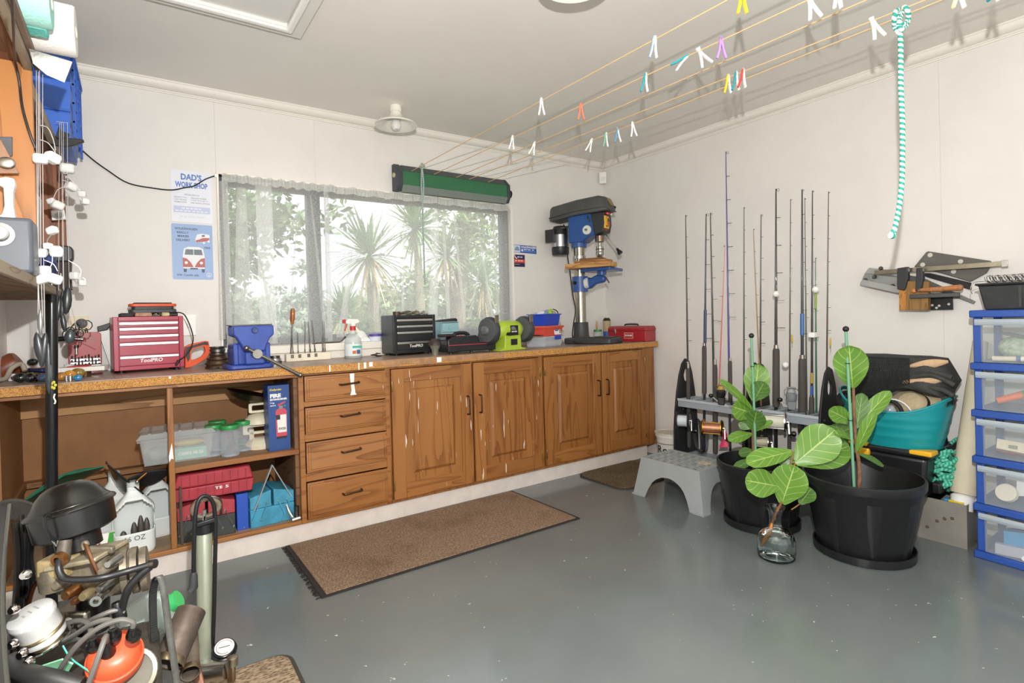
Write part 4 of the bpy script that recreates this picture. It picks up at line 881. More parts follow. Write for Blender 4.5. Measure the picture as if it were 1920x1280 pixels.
for i, (x, nm, lab, col, z) in enumerate(((-.06, 'plastic_bag', 'white crumpled bag in the blue tub', '#dfe2e8', .09), (.0, 'glue_bottle', 'grey bottle lying in the blue tub', '#8a97ad', .10), (.055, 'torch', 'lime green handled gadget in the blue tub', '#9cc53a', .105))):
    v = Matrix.Rotation(math.radians(20), 3, 'Z') @ Vector((x, 0, 0)); t = thing(nm, lab, nm.replace('_', ' '), (2.475+v.x, 3.16+v.y, Z+.151+z-.035))
    MB().ell((0, 0, .02), (.038, .03, .022), 12, 8).build('body', mat(col, .5, vary=.1, vscale=60), t); MB().cyl((-.02, -.005, .03), (.035, 0, .042), .012, .010, 12).build('neck', mat(col, .4), t)
t = thing('power_cable', 'black cable looping down from the blue tub', 'cable', (2.6, 3.2, Z+.16), w=True)
MB().tube(spline([(2.56, 3.16, Z+.27), (2.61, 3.17, Z+.25), (2.625, 3.18, Z+.19), (2.62, 3.19, Z+.152)], 6), .004, 8).build('lead', BLACK, t); MB().tube(arc((2.612, 3.19, Z+.185), .018, -PI/2, 2.2, 12), .003, 6).build('loop', BLACK, t)
t = thing('paint_tub', 'small white and blue labelled tub behind the drill press', 'tub', (2.72, 3.34, Z))
MB().lathe([(0, 0), (.05, 0), (.055, .09), (0, .09)], n=22).build('tub', mat('#d7e6ea', .5), t); MB().lathe([(.0535, .02), (.0555, .07)], n=22).build('label', mat('#8fb9d6', .6), t); MB().lathe([(0, .0901), (.058, .0901), (.058, .1), (0, .102)], n=22).build('lid', WHITE, t)
t = thing('paper_bag', 'grey crumpled bag standing on the paint tub by the wall', 'bag', (2.72, 3.35, Z+.1025))
MB().prism([(-.06, 0), (.055, 0), (.06, .05), (.03, .11), (-.005, .16), (-.02, .13), (-.05, .06)], (0, .02, 0), (1, 0, 0), (0, 0, 1), .04).build('bag', mat('#b4aca0', .8, vary=.15, vscale=30), t, bev=.006)
MB().prism([(-.01, .10), (.02, .09), (.0, .15)], (0, -.0201, 0), (1, 0, 0), (0, 0, 1), .002).build('fold', mat('#9d9588', .8), t)

# ------------------------------------------------------------------ drill press
t = thing('drill_press', 'blue and black pedestal drill press standing on the bench', 'drill press', (2.87, 3.20, Z), math.radians(22))
DB = mat('#27508f', .38, vary=.06, coat=.25); CAST = mat('#3a3b3c', .5, vary=.1)
MB().prism(rrect(-.12, .12, -.30, .10, .03), (0, 0, 0), (1, 0, 0), (0, 1, 0), .045).build('base', CAST, t, bev=.01)
MB().box(-.08, -.03, -.27, -.10, .0451, .052).box(.03, .08, -.27, -.10, .0451, .052).box(-.02, .02, -.27, -.10, .0451, .052).build('base_rib', CAST, t, bev=.002)
MB().lathe([(0, .045), (.07, .045), (.06, .06), (.056, .165), (0, .165)], n=30).build('collar', CAST, t)
MB().cyl((0, 0, .165), (0, 0, .86), .0415, n=32).build('column', metal('#a9a294', .25, .12), t)
MB().lathe([(.042, .66), (.05, .66), (.05, .68), (.042, .68), (.042, .66)], n=30).build('stop_ring', STEEL, t)
# table bracket, arm and table
br = MB().lathe([(.042, .40), (.062, .40), (.062, .52), (.042, .52)], n=30).build('table_bracket', DB, t)
MB().cyl((.0, -.05, .465), (.0, -.082, .468), .045, n=26).build('tilt_scale', mat('#d8d6cf', .4), br)
MB().prism([(-.06, .42), (-.10, .425), (-.14, .455), (-.19, .462), (-.215, .47), (-.215, .515), (-.15, .525), (-.10, .505), (-.06, .515)], (-.025, 0, 0), (0, 1, 0), (0, 0, 1), .05).build('arm', DB, br, bev=.012)
MB().cyl((-.08, .02, .47), (-.055, .01, .47), .012, n=12).build('lock_knob', BLACK, br)
MB().cyl((0, -.185, .52), (0, -.185, .548), .035, n=20).build('pivot', DB, br)
MB().tube([(.0, -.22, .50), (.02, -.235, .46)], .006, 8).build('lock_lever', DSTEEL, br)
MB().prism(rrect(-.125, .125, -.31, -.06, .015), (0, 0, .548), (1, 0, 0), (0, 1, 0), .022).build('table', DB, t, bev=.004)
# head
hd = MB().prism([(.06, .79), (.06, .99), (-.16, .99), (-.19, .95), (-.17, .82), (-.12, .82), (-.06, .78), (.05, .78)], (-.065, 0, 0), (0, 1, 0), (0, 0, 1), .13).build('head', DB, t, bev=.012)
MB().lathe([(.042, .745), (.06, .745), (.06, .79), (.042, .79)], n=28).build('neck', DB, hd)
MB().prism([(-.155, .82), (-.235, .84), (-.25, .90), (-.245, .99), (-.13, .99)], (-.0665, 0, 0), (0, 1, 0), (0, 0, 1), .133).build('front_panel', mat('#2b2d2e', .45), hd, bev=.008)
MB().lathe([(0, 0), (.034, 0), (.036, .008), (.034, .014), (.012, .018), (0, .018)], (-.066, -.105, .865), (-1, 0, 0), 26).build('depth_dial', mat('#cfd2cc', .4), hd)
MB().cyl((-.085, -.105, .865), (-.095, -.105, .865), .01, n=12).build('dial_hub', STEEL, hd)
MB().tube(spline([(-.07, -.11, .95), (-.085, -.12, .965), (-.08, -.13, .94), (-.075, -.12, .925)], 4), .0045, 6).build('belt_lock', DSTEEL, hd)
sw = MB().ringplate([(-.035, -.045), (.035, -.045), (.035, .05), (-.035, .05)], [(-.022, -.03), (.022, -.03), (.022, .036), (-.022, .036)], (-.03, -.253, .91), (1, 0, 0), (0, 0, 1), -.012).build('switch_guard', mat('#e8b22c', .4), hd, bev=.003)
B(-.052, -.008, -.262, -.2525, .885, .942).build('switch_plate', mat('#d0a032', .5), sw); B(-.045, -.015, -.268, -.2621, .915, .938).build('green_button', mat('#3a3d3a', .4), sw, bev=.003); B(-.045, -.015, -.268, -.2621, .888, .912).build('red_button', mat('#c2402c', .4), sw, bev=.003)
MB().lathe([(0, 0), (.02, 0), (.02, .012), (0, .016)], (-.03, -.255, .972), (0, -.3, 1), 16).build('stop_button', mat('#cc2a3a', .35), hd)
B(-.05, -.015, -.246, -.2385, .85, .862).build('red_badge', mat('#b2302c', .5), hd)
MB().lathe([(0, .82), (.034, .82), (.034, .775), (.02, .77), (0, .77)], (0, -.175, 0), n=20).build('quill', metal('#8a7468', .3), hd)
ch = MB().lathe([(0, .726), (.012, .724), (.012, .70), (.028, .695), (.03, .665), (.028, .655), (.03, .652), (.03, .635), (.014, .60), (0, .60)], (0, -.175, .045), n=24).build('chuck', metal('#b0aca4', .25, .1), hd)
MB().lathe([(.0302, .678), (.032, .676), (.032, .67), (.0302, .668)], (0, -.175, .045), n=24).build('chuck_ring', DSTEEL, ch)
# feed handles on the right side
hb = Vector((.085, -.18, .855)); MB().cyl((.066, -.18, .855), (.10, -.18, .855), .022, n=18).build('feed_hub', STEEL, hd)
for a in (-.95, 1.2, 3.45):
    d_ = Vector((.05, -math.cos(a), math.sin(a))).normalized(); e = hb+d_*.165
    MB().cyl(hb, e, .006, n=10).build('feed_spoke', CHROME, hd)
    MB().lathe([(0, -.005), (.008, -.005), (.012, .015), (.021, .038), (.019, .048), (0, .052)], e, d_, 16).build('feed_knob', BLACKG, hd)
# belt cover
def sect(y, w0, w1, z0, z1): return [(-w0, y, z0), (w0, y, z0), (w0, y, z0+.025), (w1, y, z1-.012), (w1*.8, y, z1), (-w1*.8, y, z1), (-w1, y, z1-.012), (-w0, y, z0+.025)]
ss = [sect(.225, .06, .05, .97, 1.065), sect(.20, .085, .075, .965, 1.08), sect(-.02, .105, .085, .985, 1.105), sect(-.20, .10, .08, .99, 1.115), sect(-.255, .08, .06, .995, 1.10), sect(-.285, .06, .04, .997, 1.03)]
vs = [p for s_ in ss for p in s_]; fs = [tuple(range(7, -1, -1)), tuple(40+i for i in range(8))]
for k in range(5):
    for j in range(8): fs.append((k*8+j, k*8+(j+1) % 8, k*8+8+(j+1) % 8, k*8+8+j))
cv = MB().add(vs, fs).build('belt_cover', mat('#4a4b4a', .5, vary=.1), t, bev=.008)
MB().prism(rrect(-.042, .042, 0, .062, .008), (0, -.2865, 1.038), (1, 0, 0), (0, .45, .89), -.002).build('name_plate', metal('#a08a58', .45), cv)
MB().tube([Vector(p) for p in ((-.06, .227, .996), (-.088, .202, .992), (-.108, -.02, 1.012), (-.103, -.2, 1.017), (-.083, -.257, 1.021), (-.063, -.287, 1.0), (.063, -.287, 1.0), (.083, -.257, 1.021), (.103, -.2, 1.017), (.108, -.02, 1.012), (.088, .202, .992), (.06, .227, .996))], .004, 6, closed=True).build('cover_seam', mat('#3a3b3a', .5), cv)
# motor
mo = MB().lathe([(0, .70), (.06, .70), (.068, .71), (.07, .76), (.064, .763), (.064, .90), (.05, .93), (0, .93)], (0, .165, 0), n=28).build('motor', mat('#222326', .4), t)
MB().lathe([(.065, .765), (.069, .765), (.069, .86), (.065, .86)], (0, .165, 0), n=28).build('motor_band', metal('#b5b6b8', .3, .1), mo)
B(-.095, -.06, .17, .25, .80, .90).build('junction_box', mat('#2c2d2f', .45), mo, bev=.004); MB().cyl((-.04, .06, .91), (-.04, .13, .91), .012, n=12).build('motor_rail', DSTEEL, mo)
MB().tube(spline([(-.06, .10, .93), (-.075, .06, .86), (-.07, .07, .72), (-.07, .05, .56), (-.075, .035, .44), (-.065, .03, .36), (-.05, .02, .26), (-.07, .03, .16), (-.09, .03, .06), (-.13, -.03, .008), (-.06, -.18, .055), (.02, -.32, .02)], 5), .0045, 8).build('power_cord', BLACK, t)
# timber on the table
R35 = Matrix.Rotation(math.radians(22), 3, 'Z')
def on_tab(x, y, z): v = R35 @ Vector((x, y, z)); return (2.87+v.x, 3.20+v.y, Z+v.z)
for i, (hx, hy, th, z, nm, c1_, c2_, ox, oy) in enumerate(((.07, .18, .036, .5705, 'thick pale pine board on the drill press table', '#c99c60', '#a06f38', -.118, -.15), (.06, .13, .018, .607, 'middle brown timber board of the stack on the drill press table', '#a87a48', '#845628', -.115, -.17), (.05, .09, .016, .6255, 'topmost small dark board of the stack on the drill press table', '#845636', '#623a20', -.112, -.165))):
    t = thing('timber_board', nm, 'board', on_tab(ox, oy, z), math.radians(22+[2, -3, 3][i]))
    B(-hx, hx, -hy, hy, 0, th).build('plank', wood(c1_, c2_, 'y', 1.5, rough=.6, coat=0), t, bev=.002)
    MB().cyl((.0, .02, th-.003), (.0, .02, th+.0003), .008, n=14).build('drill_hole', mat('#3a2a1c', .9), t)
# jar with brush, aerosol, toolbox
t = thing('jar', 'green-lidded jar with a paint brush stuck in it', 'jar', (3.17, 3.33, Z))
MB().lathe([(0, 0), (.034, 0), (.037, .006), (.037, .07), (.03, .08), (0, .08)], n=22).build('jar_body', clear('#d9e4e2', .35, .08), t)
MB().lathe([(0, .0805), (.034, .0805), (.034, .096), (0, .097)], n=22).build('lid', mat('#2f8a4e', .4), t)
br = MB().tube([(-.005, 0, .0975), (-.008, 0, .13), (-.01, 0, .165)], [.005, .009, .006], 10).build('brush_handle', wood('#c69a66', '#a0723e', 'z', 2), t)
MB().cyl((-.01, 0, .1651), (-.0102, 0, .17), .0063, n=10).build('handle_tip', mat('#e0c090', .5), br)
t = thing('aerosol_can', 'dark aerosol can with blue label behind the red toolbox', 'can', (3.345, 3.40, Z))
MB().lathe([(0, 0), (.033, 0), (.033, .17), (.022, .19), (0, .19)], n=24).build('can', mat('#2c2a28', .35, .3), t)
MB().lathe([(.0335, .01), (.0335, .075)], n=24).build('label', mat('#3b57a8', .5), t); MB().lathe([(.0335, .0755), (.0335, .165)], n=24).build('label_top', mat('#b59f7a', .5), t)
MB().lathe([(0, .19), (.012, .19), (.009, .205), (.006, .22), (0, .221)], n=14).build('nozzle', mat('#d8d2c4', .4), t)
t = thing('red_toolbox', 'red steel toolbox at the right end of the bench', 'toolbox', (3.30, 3.075, Z), math.radians(-78))
RT_ = mat('#9e2228', .38, vary=.08, coat=.2)
MB().box(-.17, .17, -.08, .08, 0, .085).build('body', RT_, t, bev=.004)
ld = MB().prism([(-.083, .0855), (.083, .0855), (.083, .105), (.06, .122), (-.06, .122), (-.083, .105)], (-.172, 0, 0), (0, 1, 0), (0, 0, 1), .344).build('lid', RT_, t, bev=.003)
MB().tube(spline([(-.06, 0, .123), (-.05, 0, .135), (.05, 0, .135), (.06, 0, .123)], 5), .006, 8).build('carry_handle', BLACK, ld)
B(-.02, .06, -.0822, -.0802, .025, .07).build('badge', mat('#d9b49a', .5), t)
B(-.016, .056, -.0832, -.0823, .029, .066).build('badge_red', mat('#a3202a', .5), t); text('SIDCHROME', WHITE, t, (-.012, -.0833, .042), (1, 0, 0), (0, 0, 1), .064, .014, bold=.03)
B(-.11, -.095, -.088, -.0802, .06, .10).build('latch', STEEL, t, bev=.002)
# ================================================================== signs on the window wall
t = thing('metal_sign', 'white tin sign with blue workshop lettering', 'sign', (.278, YB-.001, 1.70))
U, VV = (1, 0, 0), (0, 0, 1); BL = mat('#5b7fc0', .5); GR = mat('#8a93a8', .6); PALE = mat('#e3e5ee', .5)
MB().prism(rrect(-.098, .098, 0, .285, .006), (0, 0, 0), U, VV, .002).build('sheet', PALE, t)
def tx(s_, x, z, w_, h_, m=BL, bold=.01, par=None): return text(s_, m, par or t, (x, -.0021, z), U, VV, w_, h_, bold=bold)
tx("DAD'S", -.05, .232, .10, .036, bold=.04); tx('WORK SHOP', -.078, .190, .156, .032, bold=.04)
tx('SPECIALISING IN', -.035, .148, .07, .008, GR)
for i, (a, b_) in enumerate((('BROKEN TOYS', 'GRAZED KNEES'), ('HURT FEELINGS', 'SCIENCE PROJECTS'), ('HOMEWORK', 'BIKE RIDING LESSONS'))):
    tx(a, -.083, .132-.013*i, .058, .007, GR); tx(b_, -.005, .132-.013*i, .075+.008*i, .007, GR)
MB().prism([(-.088, .052), (.088, .052), (.088, .088), (-.088, .088)], (0, -.0021, 0), U, VV, .0004).build('pale_band', mat('#c3cae2', .6), t)
def strips(x, z, w_, h_, n, m, off=-.0026):
    rr = random.Random(int(x*997+z*3331)); k = x
    for i in range(n):
        ww = w_/n*rr.uniform(.55, .85); MB().prism([(k, z), (k+ww, z), (k+ww, z+h_), (k, z+h_)], (0, off, 0), U, VV, .0003).build('faded_print', m, t); k += w_/n
strips(-.05, .073, .1, .007, 5, PALE); strips(-.08, .059, .16, .006, 8, PALE); strips(-.06, .028, .12, .006, 6, mat('#d5d8e4', .6), -.0021)
t = thing('metal_sign', 'blue tin sign with a red and white van seen from the front', 'sign', (.275, YB-.001, 1.385))
SKY = mat('#93add6', .45); DK = mat('#5a6478', .6); VR = mat('#b4635c', .5); VW = mat('#e6e6ea', .5); GLS = mat('#6f7780', .5)
MB().prism(rrect(-.098, .098, 0, .305, .008), (0, 0, 0), U, VV, .002).build('sheet', SKY, t)
tx('VOLKSWAGEN', -.083, .272, .108, .013, DK, .03); tx('REALLY', -.073, .252, .056, .011, DK, .03); tx('MAKES', -.07, .232, .053, .011, DK, .03); tx('DELIVERY', -.077, .210, .066, .012, DK, .03)
tx('1963', .055, .172, .03, .012, DK, .03); tx('VW Combi ads', -.08, .018, .105, .012, DK, .02)
def pic(poly, m, k, nm): MB().prism(poly, (0, -.0021-.0004*k, 0), U, VV, .0004).build(nm, m, t)
pic([(-.047, .06), (.055, .06), (.057, .125), (.05, .17), (.03, .18), (-.022, .18), (-.042, .17), (-.049, .125)], VW, 1, 'van_body')
pic([(-.049, .068), (-.049, .12), (-.03, .115), (-.012, .095), (0.002, .068)], VR, 2, 'van_panel'); pic([(.057, .068), (.057, .12), (.038, .115), (.02, .095), (.006, .068)], VR, 2, 'van_panel')
pic([(-.040, .136), (.0025, .136), (.0025, .166), (-.034, .166)], GLS, 2, 'van_window'); pic([(.0055, .136), (.048, .136), (.042, .166), (.0055, .166)], GLS, 2, 'van_window')
for x in (-.033, .04): pic([(x+.008*math.cos(a*PI/6), .092+.008*math.sin(a*PI/6)) for a in range(12)], VW, 3, 'headlamp')
pic([(-.015, .056), (.022, .056), (.022, .064), (-.015, .064)], DK, 3, 'number_plate')
for x in (-.045, .042): pic([(x, .04), (x+.012, .04), (x+.014, .058), (x-.002, .058)], DK, 2, 'tyre')
pic([(.015, .205), (.075, .215), (.085, .232), (.083, .252), (.045, .256), (.022, .25), (.014, .225)], VW, 1, 'small_van'); pic([(.016, .206), (.075, .216), (.085, .234), (.05, .232), (.03, .222), (.016, .218)], VR, 2, 'small_van_panel'); pic([(.045, .238), (.06, .239), (.06, .25), (.046, .249)], GLS, 2, 'small_van_window')
for x, z in ((.055, .205), (.078, .214)): pic([(x+.006*math.cos(a*PI/5), z+.006*math.sin(a*PI/5)) for a in range(10)], VW, 3, 'small_wheel')
c = (.075, .026); pic([(c[0]+.013*math.cos(a*PI/10), c[1]+.013*math.sin(a*PI/10)) for a in range(20)], VW, 1, 'emblem'); pic([(c[0]+.011*math.cos(a*PI/10), c[1]+.011*math.sin(a*PI/10)) for a in range(20)], SKY, 2, 'emblem_field')
text('V', VW, t, (c[0]-.005, -.0034, c[1]+.0005), U, VV, .010, .008, bold=.02); text('W', VW, t, (c[0]-.007, -.0034, c[1]-.0085), U, VV, .014, .008, bold=.02)
t = thing('bumper_sticker', 'long blue bumper sticker on the wall right of the window', 'sticker', (2.555, YB-.0008, 1.63)); BLS = mat('#2e57a6', .5)
MB().prism([(-.115, .006), (.115, 0), (.115, .062), (-.115, .066)], (0, 0, 0), U, VV, .001).build('sheet', BLS, t); MB().prism([(-.112, .008), (-.045, .007), (-.045, .061), (-.112, .063)], (0, -.0011, 0), U, VV, .0004).build('picture_field', mat('#c9d6ea', .5), t)
MB().prism([(-.10, .028), (-.085, .05), (-.065, .05), (-.052, .03), (-.055, .02), (-.098, .02)], (0, -.0016, 0), U, VV, .0004).build('car_picture', mat('#7f93a8', .5), t)
text('VOLKSWAGEN', WHITE, t, (-.038, -.0012, .04), U, VV, .148, .018, bold=.03); strips(-.012, .026, .12, .008, 3, mat('#c9d6ea', .5), -.0012); strips(-.012, .013, .12, .005, 7, mat('#9fb8de', .5), -.0012)
MB().prism([(-.026+.011*math.cos(a*PI/8), .024+.011*math.sin(a*PI/8)) for a in range(16)], (0, -.0011, 0), U, VV, .0004).build('round_mark', mat('#c9d6ea', .5), t)
t = thing('bumper_sticker', 'small square red and navy sticker below the long blue sticker', 'sticker', (2.5, YB-.0008, 1.523))
MB().prism([(-.052, 0), (.052, 0), (.052, .095), (-.052, .095)], (0, 0, 0), U, VV, .001).build('sheet', mat('#2b2350', .5), t); MB().prism([(-.05, .03), (.05, .03), (.05, .058), (-.05, .064)], (0, -.0011, 0), U, VV, .0004).build('red_band', mat('#c24a3c', .5), t)
MB().prism([(-.05, .095), (-.046, .095), (-.038, .078), (-.02, .064), (-.028, .062), (-.045, .075)], (0, -.0011, 0), U, VV, .0004).build('swoosh', WHITE, t); strips(-.02, .072, .06, .009, 2, mat('#cfcfe0', .5), -.0012); strips(-.044, .042, .085, .009, 3, mat('#f0c8b8', .5), -.0018); strips(-.044, .016, .05, .005, 3, mat('#b8a890', .5), -.0012)
# motion sensor in the corner
t = thing('motion_sensor', 'small white alarm sensor high in the room corner', 'sensor', (XR-.045, YB-.045, 2.27), math.radians(-45))
MB().prism([(-.032, 0), (.032, 0), (.02, .045), (-.02, .045)], (0, -.012, 0), (1, 0, 0), (0, 1, 0), .1).build('body', WHITE, t, bev=.006); B(-.02, .02, -.0145, -.0121, .02, .055).build('lens', mat('#dfe3e0', .3), t, bev=.002)
# lamp cable along the wall
t = thing('lamp_cable', 'thin black cable looping from the blue crate to the window corner', 'cable', (.1, 3.47, 1.9), w=True)
cp_ = [BK(x, y, 3.482) for x, y in ((152, 280), (175, 300), (200, 318), (240, 343), (290, 353), (322, 356), (345, 352), (365, 348), (385, 336), (405, 329), (413, 327))]
MB().tube(spline(cp_, 5), .0035, 6).build('cable', BLACK, t); B(cp_[-2].x-.008, cp_[-2].x+.008, 3.476, 3.489, cp_[-2].z-.01, cp_[-2].z+.01).build('clip', WHITE, t, bev=.002)

# ================================================================== shelves on the left wall
SXF = -.25
OR = wood('#c48549', '#a2672f', 'z', .9); RAW = wood('#a39480', '#857660', 'y', 1.4, rough=.8, coat=0); BRN = wood('#7c5a42', '#5f4430', 'y', 1, rough=.7, coat=0)
t = thing('wall_shelf_unit', 'timber shelf unit on the left wall', 'shelves', (-.37, 2.4, 1.265), w=True)
B(XL+.001, SXF, 2.30, 2.318, 1.2951, 1.98).build('upright', OR, t, bev=.002)
B(XL+.001, SXF-.004, 3.30, 3.318, 1.2951, 1.91).build('upright', wood('#9a5f3a', '#7c4828', 'z', .9), t, bev=.002)
B(XL+.001, SXF-.012, 1.0, 3.34, 1.268, 1.295).build('lower_shelf', wood('#8d6f55', '#6d533c', 'y', 1, rough=.7, coat=0), t)
B(SXF-.0119, SXF, 1.0, 3.34, 1.266, 1.297).build('shelf_lipping', RAW, t, bev=.002)
B(XL+.001, SXF-.02, 1.0, 2.32, 1.9801, 2.003).build('upper_shelf', BRN, t)
B(XL+.001, SXF-.02, 2.3201, 3.44, 1.905, 1.928).build('far_upper_shelf', BRN, t)
B(SXF-.0199, SXF+.0, 1.0, 2.32, 1.958, 2.003).build('upper_lipping', RAW, t, bev=.002)
B(SXF+.0001, SXF+.016, 1.0, 2.36, 1.985, 2.008).build('upper_lipping', mat('#7f6a5a', .7, vary=.15), t, bev=.002)
B(SXF-.0199, SXF+.0, 2.3201, 3.44, 1.885, 1.93).build('upper_lipping', RAW, t, bev=.002)
# paper rolls on top
def roll(y, z, x0, x1, r, m, label, tail=None, core='#d8cfc0'):
    t = thing('paper_towel_roll', label, 'paper roll', ((x0+x1)/2, y, z-r), group='paper rolls on the left shelf', w=True)
    MB().lathe([(.02, 0), (r*.96, 0), (r, .006), (r, x1-x0-.006), (r*.96, x1-x0), (.02, x1-x0), (.02, 0)], (x0, y, z), (1, 0, 0), 36).build('roll', m, t)
    MB().lathe([(.0175, -.002), (.0195, -.002), (.0195, x1-x0+.002), (.0175, x1-x0+.002), (.0175, -.002)], (x0, y, z), (1, 0, 0), 20).build('core', mat(core, .8), t)
    if tail: MB().grid(tail, 12, 8).build('loose_sheet', m, t, sharp=0, solid=.001)
PW = mat('#f3f1ec', .9, bump=.25, bscale=120); TEAL = mat('#a9ded3', .9, bump=.3, bscale=120)
wy, wz, wr = 2.24, 2.008+.078, .078
def tail(u, v):
    x = -.40+.26*u; a = -1.9-.25*v
    if v < .35: return (x, wy+wr*1.01*math.cos(a), wz+wr*1.01*math.sin(a))
    k = (v-.35)/.65; return (x+.02*k, wy-.03-.055*k-.03*k*u, wz-wr*1.0-.05*k*(.35+u*.7))
roll(wy, wz, -.42, BK(143, 75, 2.24).x, wr, PW, 'large white paper towel roll with a loose sheet', None)
t = thing('paper_sheet', 'loose white paper sheet drooping from the big paper roll', 'paper', (-.19, 2.14, 1.95), w=True)
P4 = [BK(x, y, Y) for x, y, Y in ((54, 91, 2.165), (136, 116, 2.16), (121, 154, 2.12), (88, 140, 2.13), (62, 118, 2.15))]
MB().add(P4, [(0, 1, 2, 3, 4)]).build('sheet', PW, t, solid=.001); MB().tube([P4[2], P4[3], P4[4]], .0012, 6).build('crease', PW, t)
roll(2.065, 2.008+.072, -.42, BK(97, 10, 2.065).x, .072, TEAL, 'pale teal paper roll cut off by the top edge')
t = thing('folded_cloth', 'bright teal folded cloth under the teal paper roll', 'cloth', (-.235, 2.12, 2.009))
B(-.10, .045, -.035, .03, 0, .02).build('fold', mat('#6cc9bd', .9, bump=.3, bscale=90), t, bev=.006); B(-.10, .04, -.03, .028, .0202, .034).build('fold', mat('#7fd3c6', .9), t, bev=.005)
# blue crate
t = thing('blue_crate', 'blue plastic crate on the high shelf by the window wall', 'crate', (-.33, 3.16, 1.9285))
CB = mat('#2e66c9', .4)
MB().tray(-.16, .135, -.20, .20, 0, .37, .012, .006, .014).build('crate_body', CB, t)
for z in (.08, .16, .24, .30): B(.1355, .142, -.19, .19, z, z+.008).build('rib', mat('#2a5cb8', .4), t)
for y in (-.19, -.06, .06, .18): B(.1355, .145, y, y+.01, .02, .355).build('rib', mat('#2a5cb8', .4), t)
B(-.15, .13, -.206, -.2005, .12, .13).build('rib', mat('#2a5cb8', .4), t); B(-.15, .13, -.206, -.2005, .25, .26).build('rib', mat('#2a5cb8', .4), t)
# pointed black tool lying on the shelf edge
t = thing('wiper_blade', 'black pointed rubber blade jutting from the high shelf', 'blade', (-.26, 3.0, 1.86), w=True)
q = [BK(x, y, 2.88) for x, y in ((92, 262), (125, 258), (156, 261), (158, 265), (140, 272), (125, 275), (95, 271))]
MB().prism([(p.x, p.z) for p in q], (0, 2.88, 0), (1, 0, 0), (0, 0, 1), -.02).build('blade', BLACK, t, bev=.002); q = [BK(x, y, 2.90) for x, y in ((110, 236), (118, 246), (130, 250), (112, 262), (104, 256))]
MB().prism([(p.x, p.z) for p in q], (0, 2.90, 0), (1, 0, 0), (0, 0, 1), -.03).build('bracket', mat('#2a2b2c', .6), t, bev=.002)
# items on the lower shelf
t = thing('charger_box', 'grey plastic box with a white knob on the left shelf', 'box', (-.36, 2.2, 1.298))
B(-.12, .118, -.06, .055, 0, .165).build('case', mat('#5b6068', .4), t, bev=.012, seg=3); MB().lathe([(0, 0), (.02, 0), (.022, .008), (.018, .02), (0, .022)], (.045, -.061, .115), (0, -1, 0), 20).build('knob', WHITE, t); MB().lathe([(.023, 0), (.034, .001), (.034, .003), (.023, .004)], (.045, -.061, .112), (0, -1, 0), 22).build('knob_ring', metal('#9a978f', .4), t)
t = thing('white_grip', 'white plastic pistol grip standing above the grey box', 'grip', (-.33, 2.2, 1.4635), w=True)
q = [BK(x, y, 2.19) for x, y in ((-8, 334), (10, 331), (26, 334), (28, 345), (24, 360), (24, 385), (29, 409), (-8, 409), (4, 400), (8, 385), (6, 350), (-8, 345))]
MB().prism([(p.x, p.z) for p in q], (0, 2.19, 0), (1, 0, 0), (0, 0, 1), -.035).build('handle', WHITE, t, bev=.004)
for i in range(7): MB().tube([BK(10, 352+i*5, 2.187), BK(22, 352+i*5, 2.187)], .0012, 5).build('grip_rib', mat('#dcdcd8', .5), t)
t = thing('steel_bracket', 'brown steel bracket leaning on the orange upright', 'bracket', (-.35, 2.26, 1.7), w=True)
q = [BK(x, y, 2.25) for x, y in ((-20, 262), (2, 262), (36, 325), (-20, 325))]
MB().prism([(p.x, p.z) for p in q], (0, 2.25, 0), (1, 0, 0), (0, 0, 1), -.012).build('bracket_plate', mat('#9c7458', .5, vary=.15), t, bev=.002); q = [BK(x, y, 2.29) for x, y in ((-6, 256), (23, 256), (23, 292), (-6, 300))]
MB().prism([(p.x, p.z) for p in q], (0, 2.29, 0), (1, 0, 0), (0, 0, 1), -.008).build('socket_plate', mat('#55575c', .4), t, bev=.002); MB().ell(BK(12, 305, 2.236), (.022, .006, .018), 14, 8).build('worn_patch', metal('#b3ada2', .4), t)
# tools between the uprights
t = thing('spray_can', 'dark blue can standing at the far end of the left shelf', 'can', (-.285, 2.9, 1.298))
MB().lathe([(0, 0), (.028, 0), (.028, .12), (.02, .135), (0, .135)], n=20).build('can', mat('#2f3f78', .35), t); MB().lathe([(0, .1355), (.02, .1355), (.02, .165), (0, .167)], n=18).build('cap', BLACK, t)
t = thing('black_box', 'small black speaker-like box jutting from the left shelf end', 'box', (-.28, 3.06, 1.298+.0))
MB().prism(rrect(-.06, .07, .12, .19, .02), (0, 0, 0), (1, 0, 0), (0, 0, 1), .05).build('box', mat('#33363a', .45), t, bev=.006); B(-.05, .06, -.048, -.002, 0, .1199).build('stand', mat('#3a3026', .7), t)
t = thing('paper_bundle', 'bundle of grey papers wedged on the left shelf', 'papers', (-.32, 2.5, 1.298))
for i in range(5): MB().obox((.015+.007*i, .05*i*.3, .15+.01*i), (.0016, 0, 0), (0, .07, 0), (.006, 0, .15-.008*i)).build('sheet', mat(['#b9bab8', '#a3a6a6', '#c9cac6', '#8f9496', '#bfc0bb'][i], .8), t)
t = thing('sachet', 'white sachet with print leaning at the far upright', 'packet', (-.27, 3.22, 1.62), w=True)
q = [BK(x, y, 3.2) for x, y in ((95, 394), (120, 392), (124, 411), (97, 413))]
MB().prism([(p.x, p.z) for p in q], (0, 3.2, 0), (1, 0, 0), (0, 0, 1), -.01).build('packet', WHITE, t, bev=.003); MB().ell(BK(112, 403, 3.186), (.016, .002, .012), 12, 6).build('print', mat('#c7c5c0', .6), t)
t = thing('power_cable', 'black cable hanging down over the orange upright', 'cable', (-.3, 2.25, 1.7), w=True)
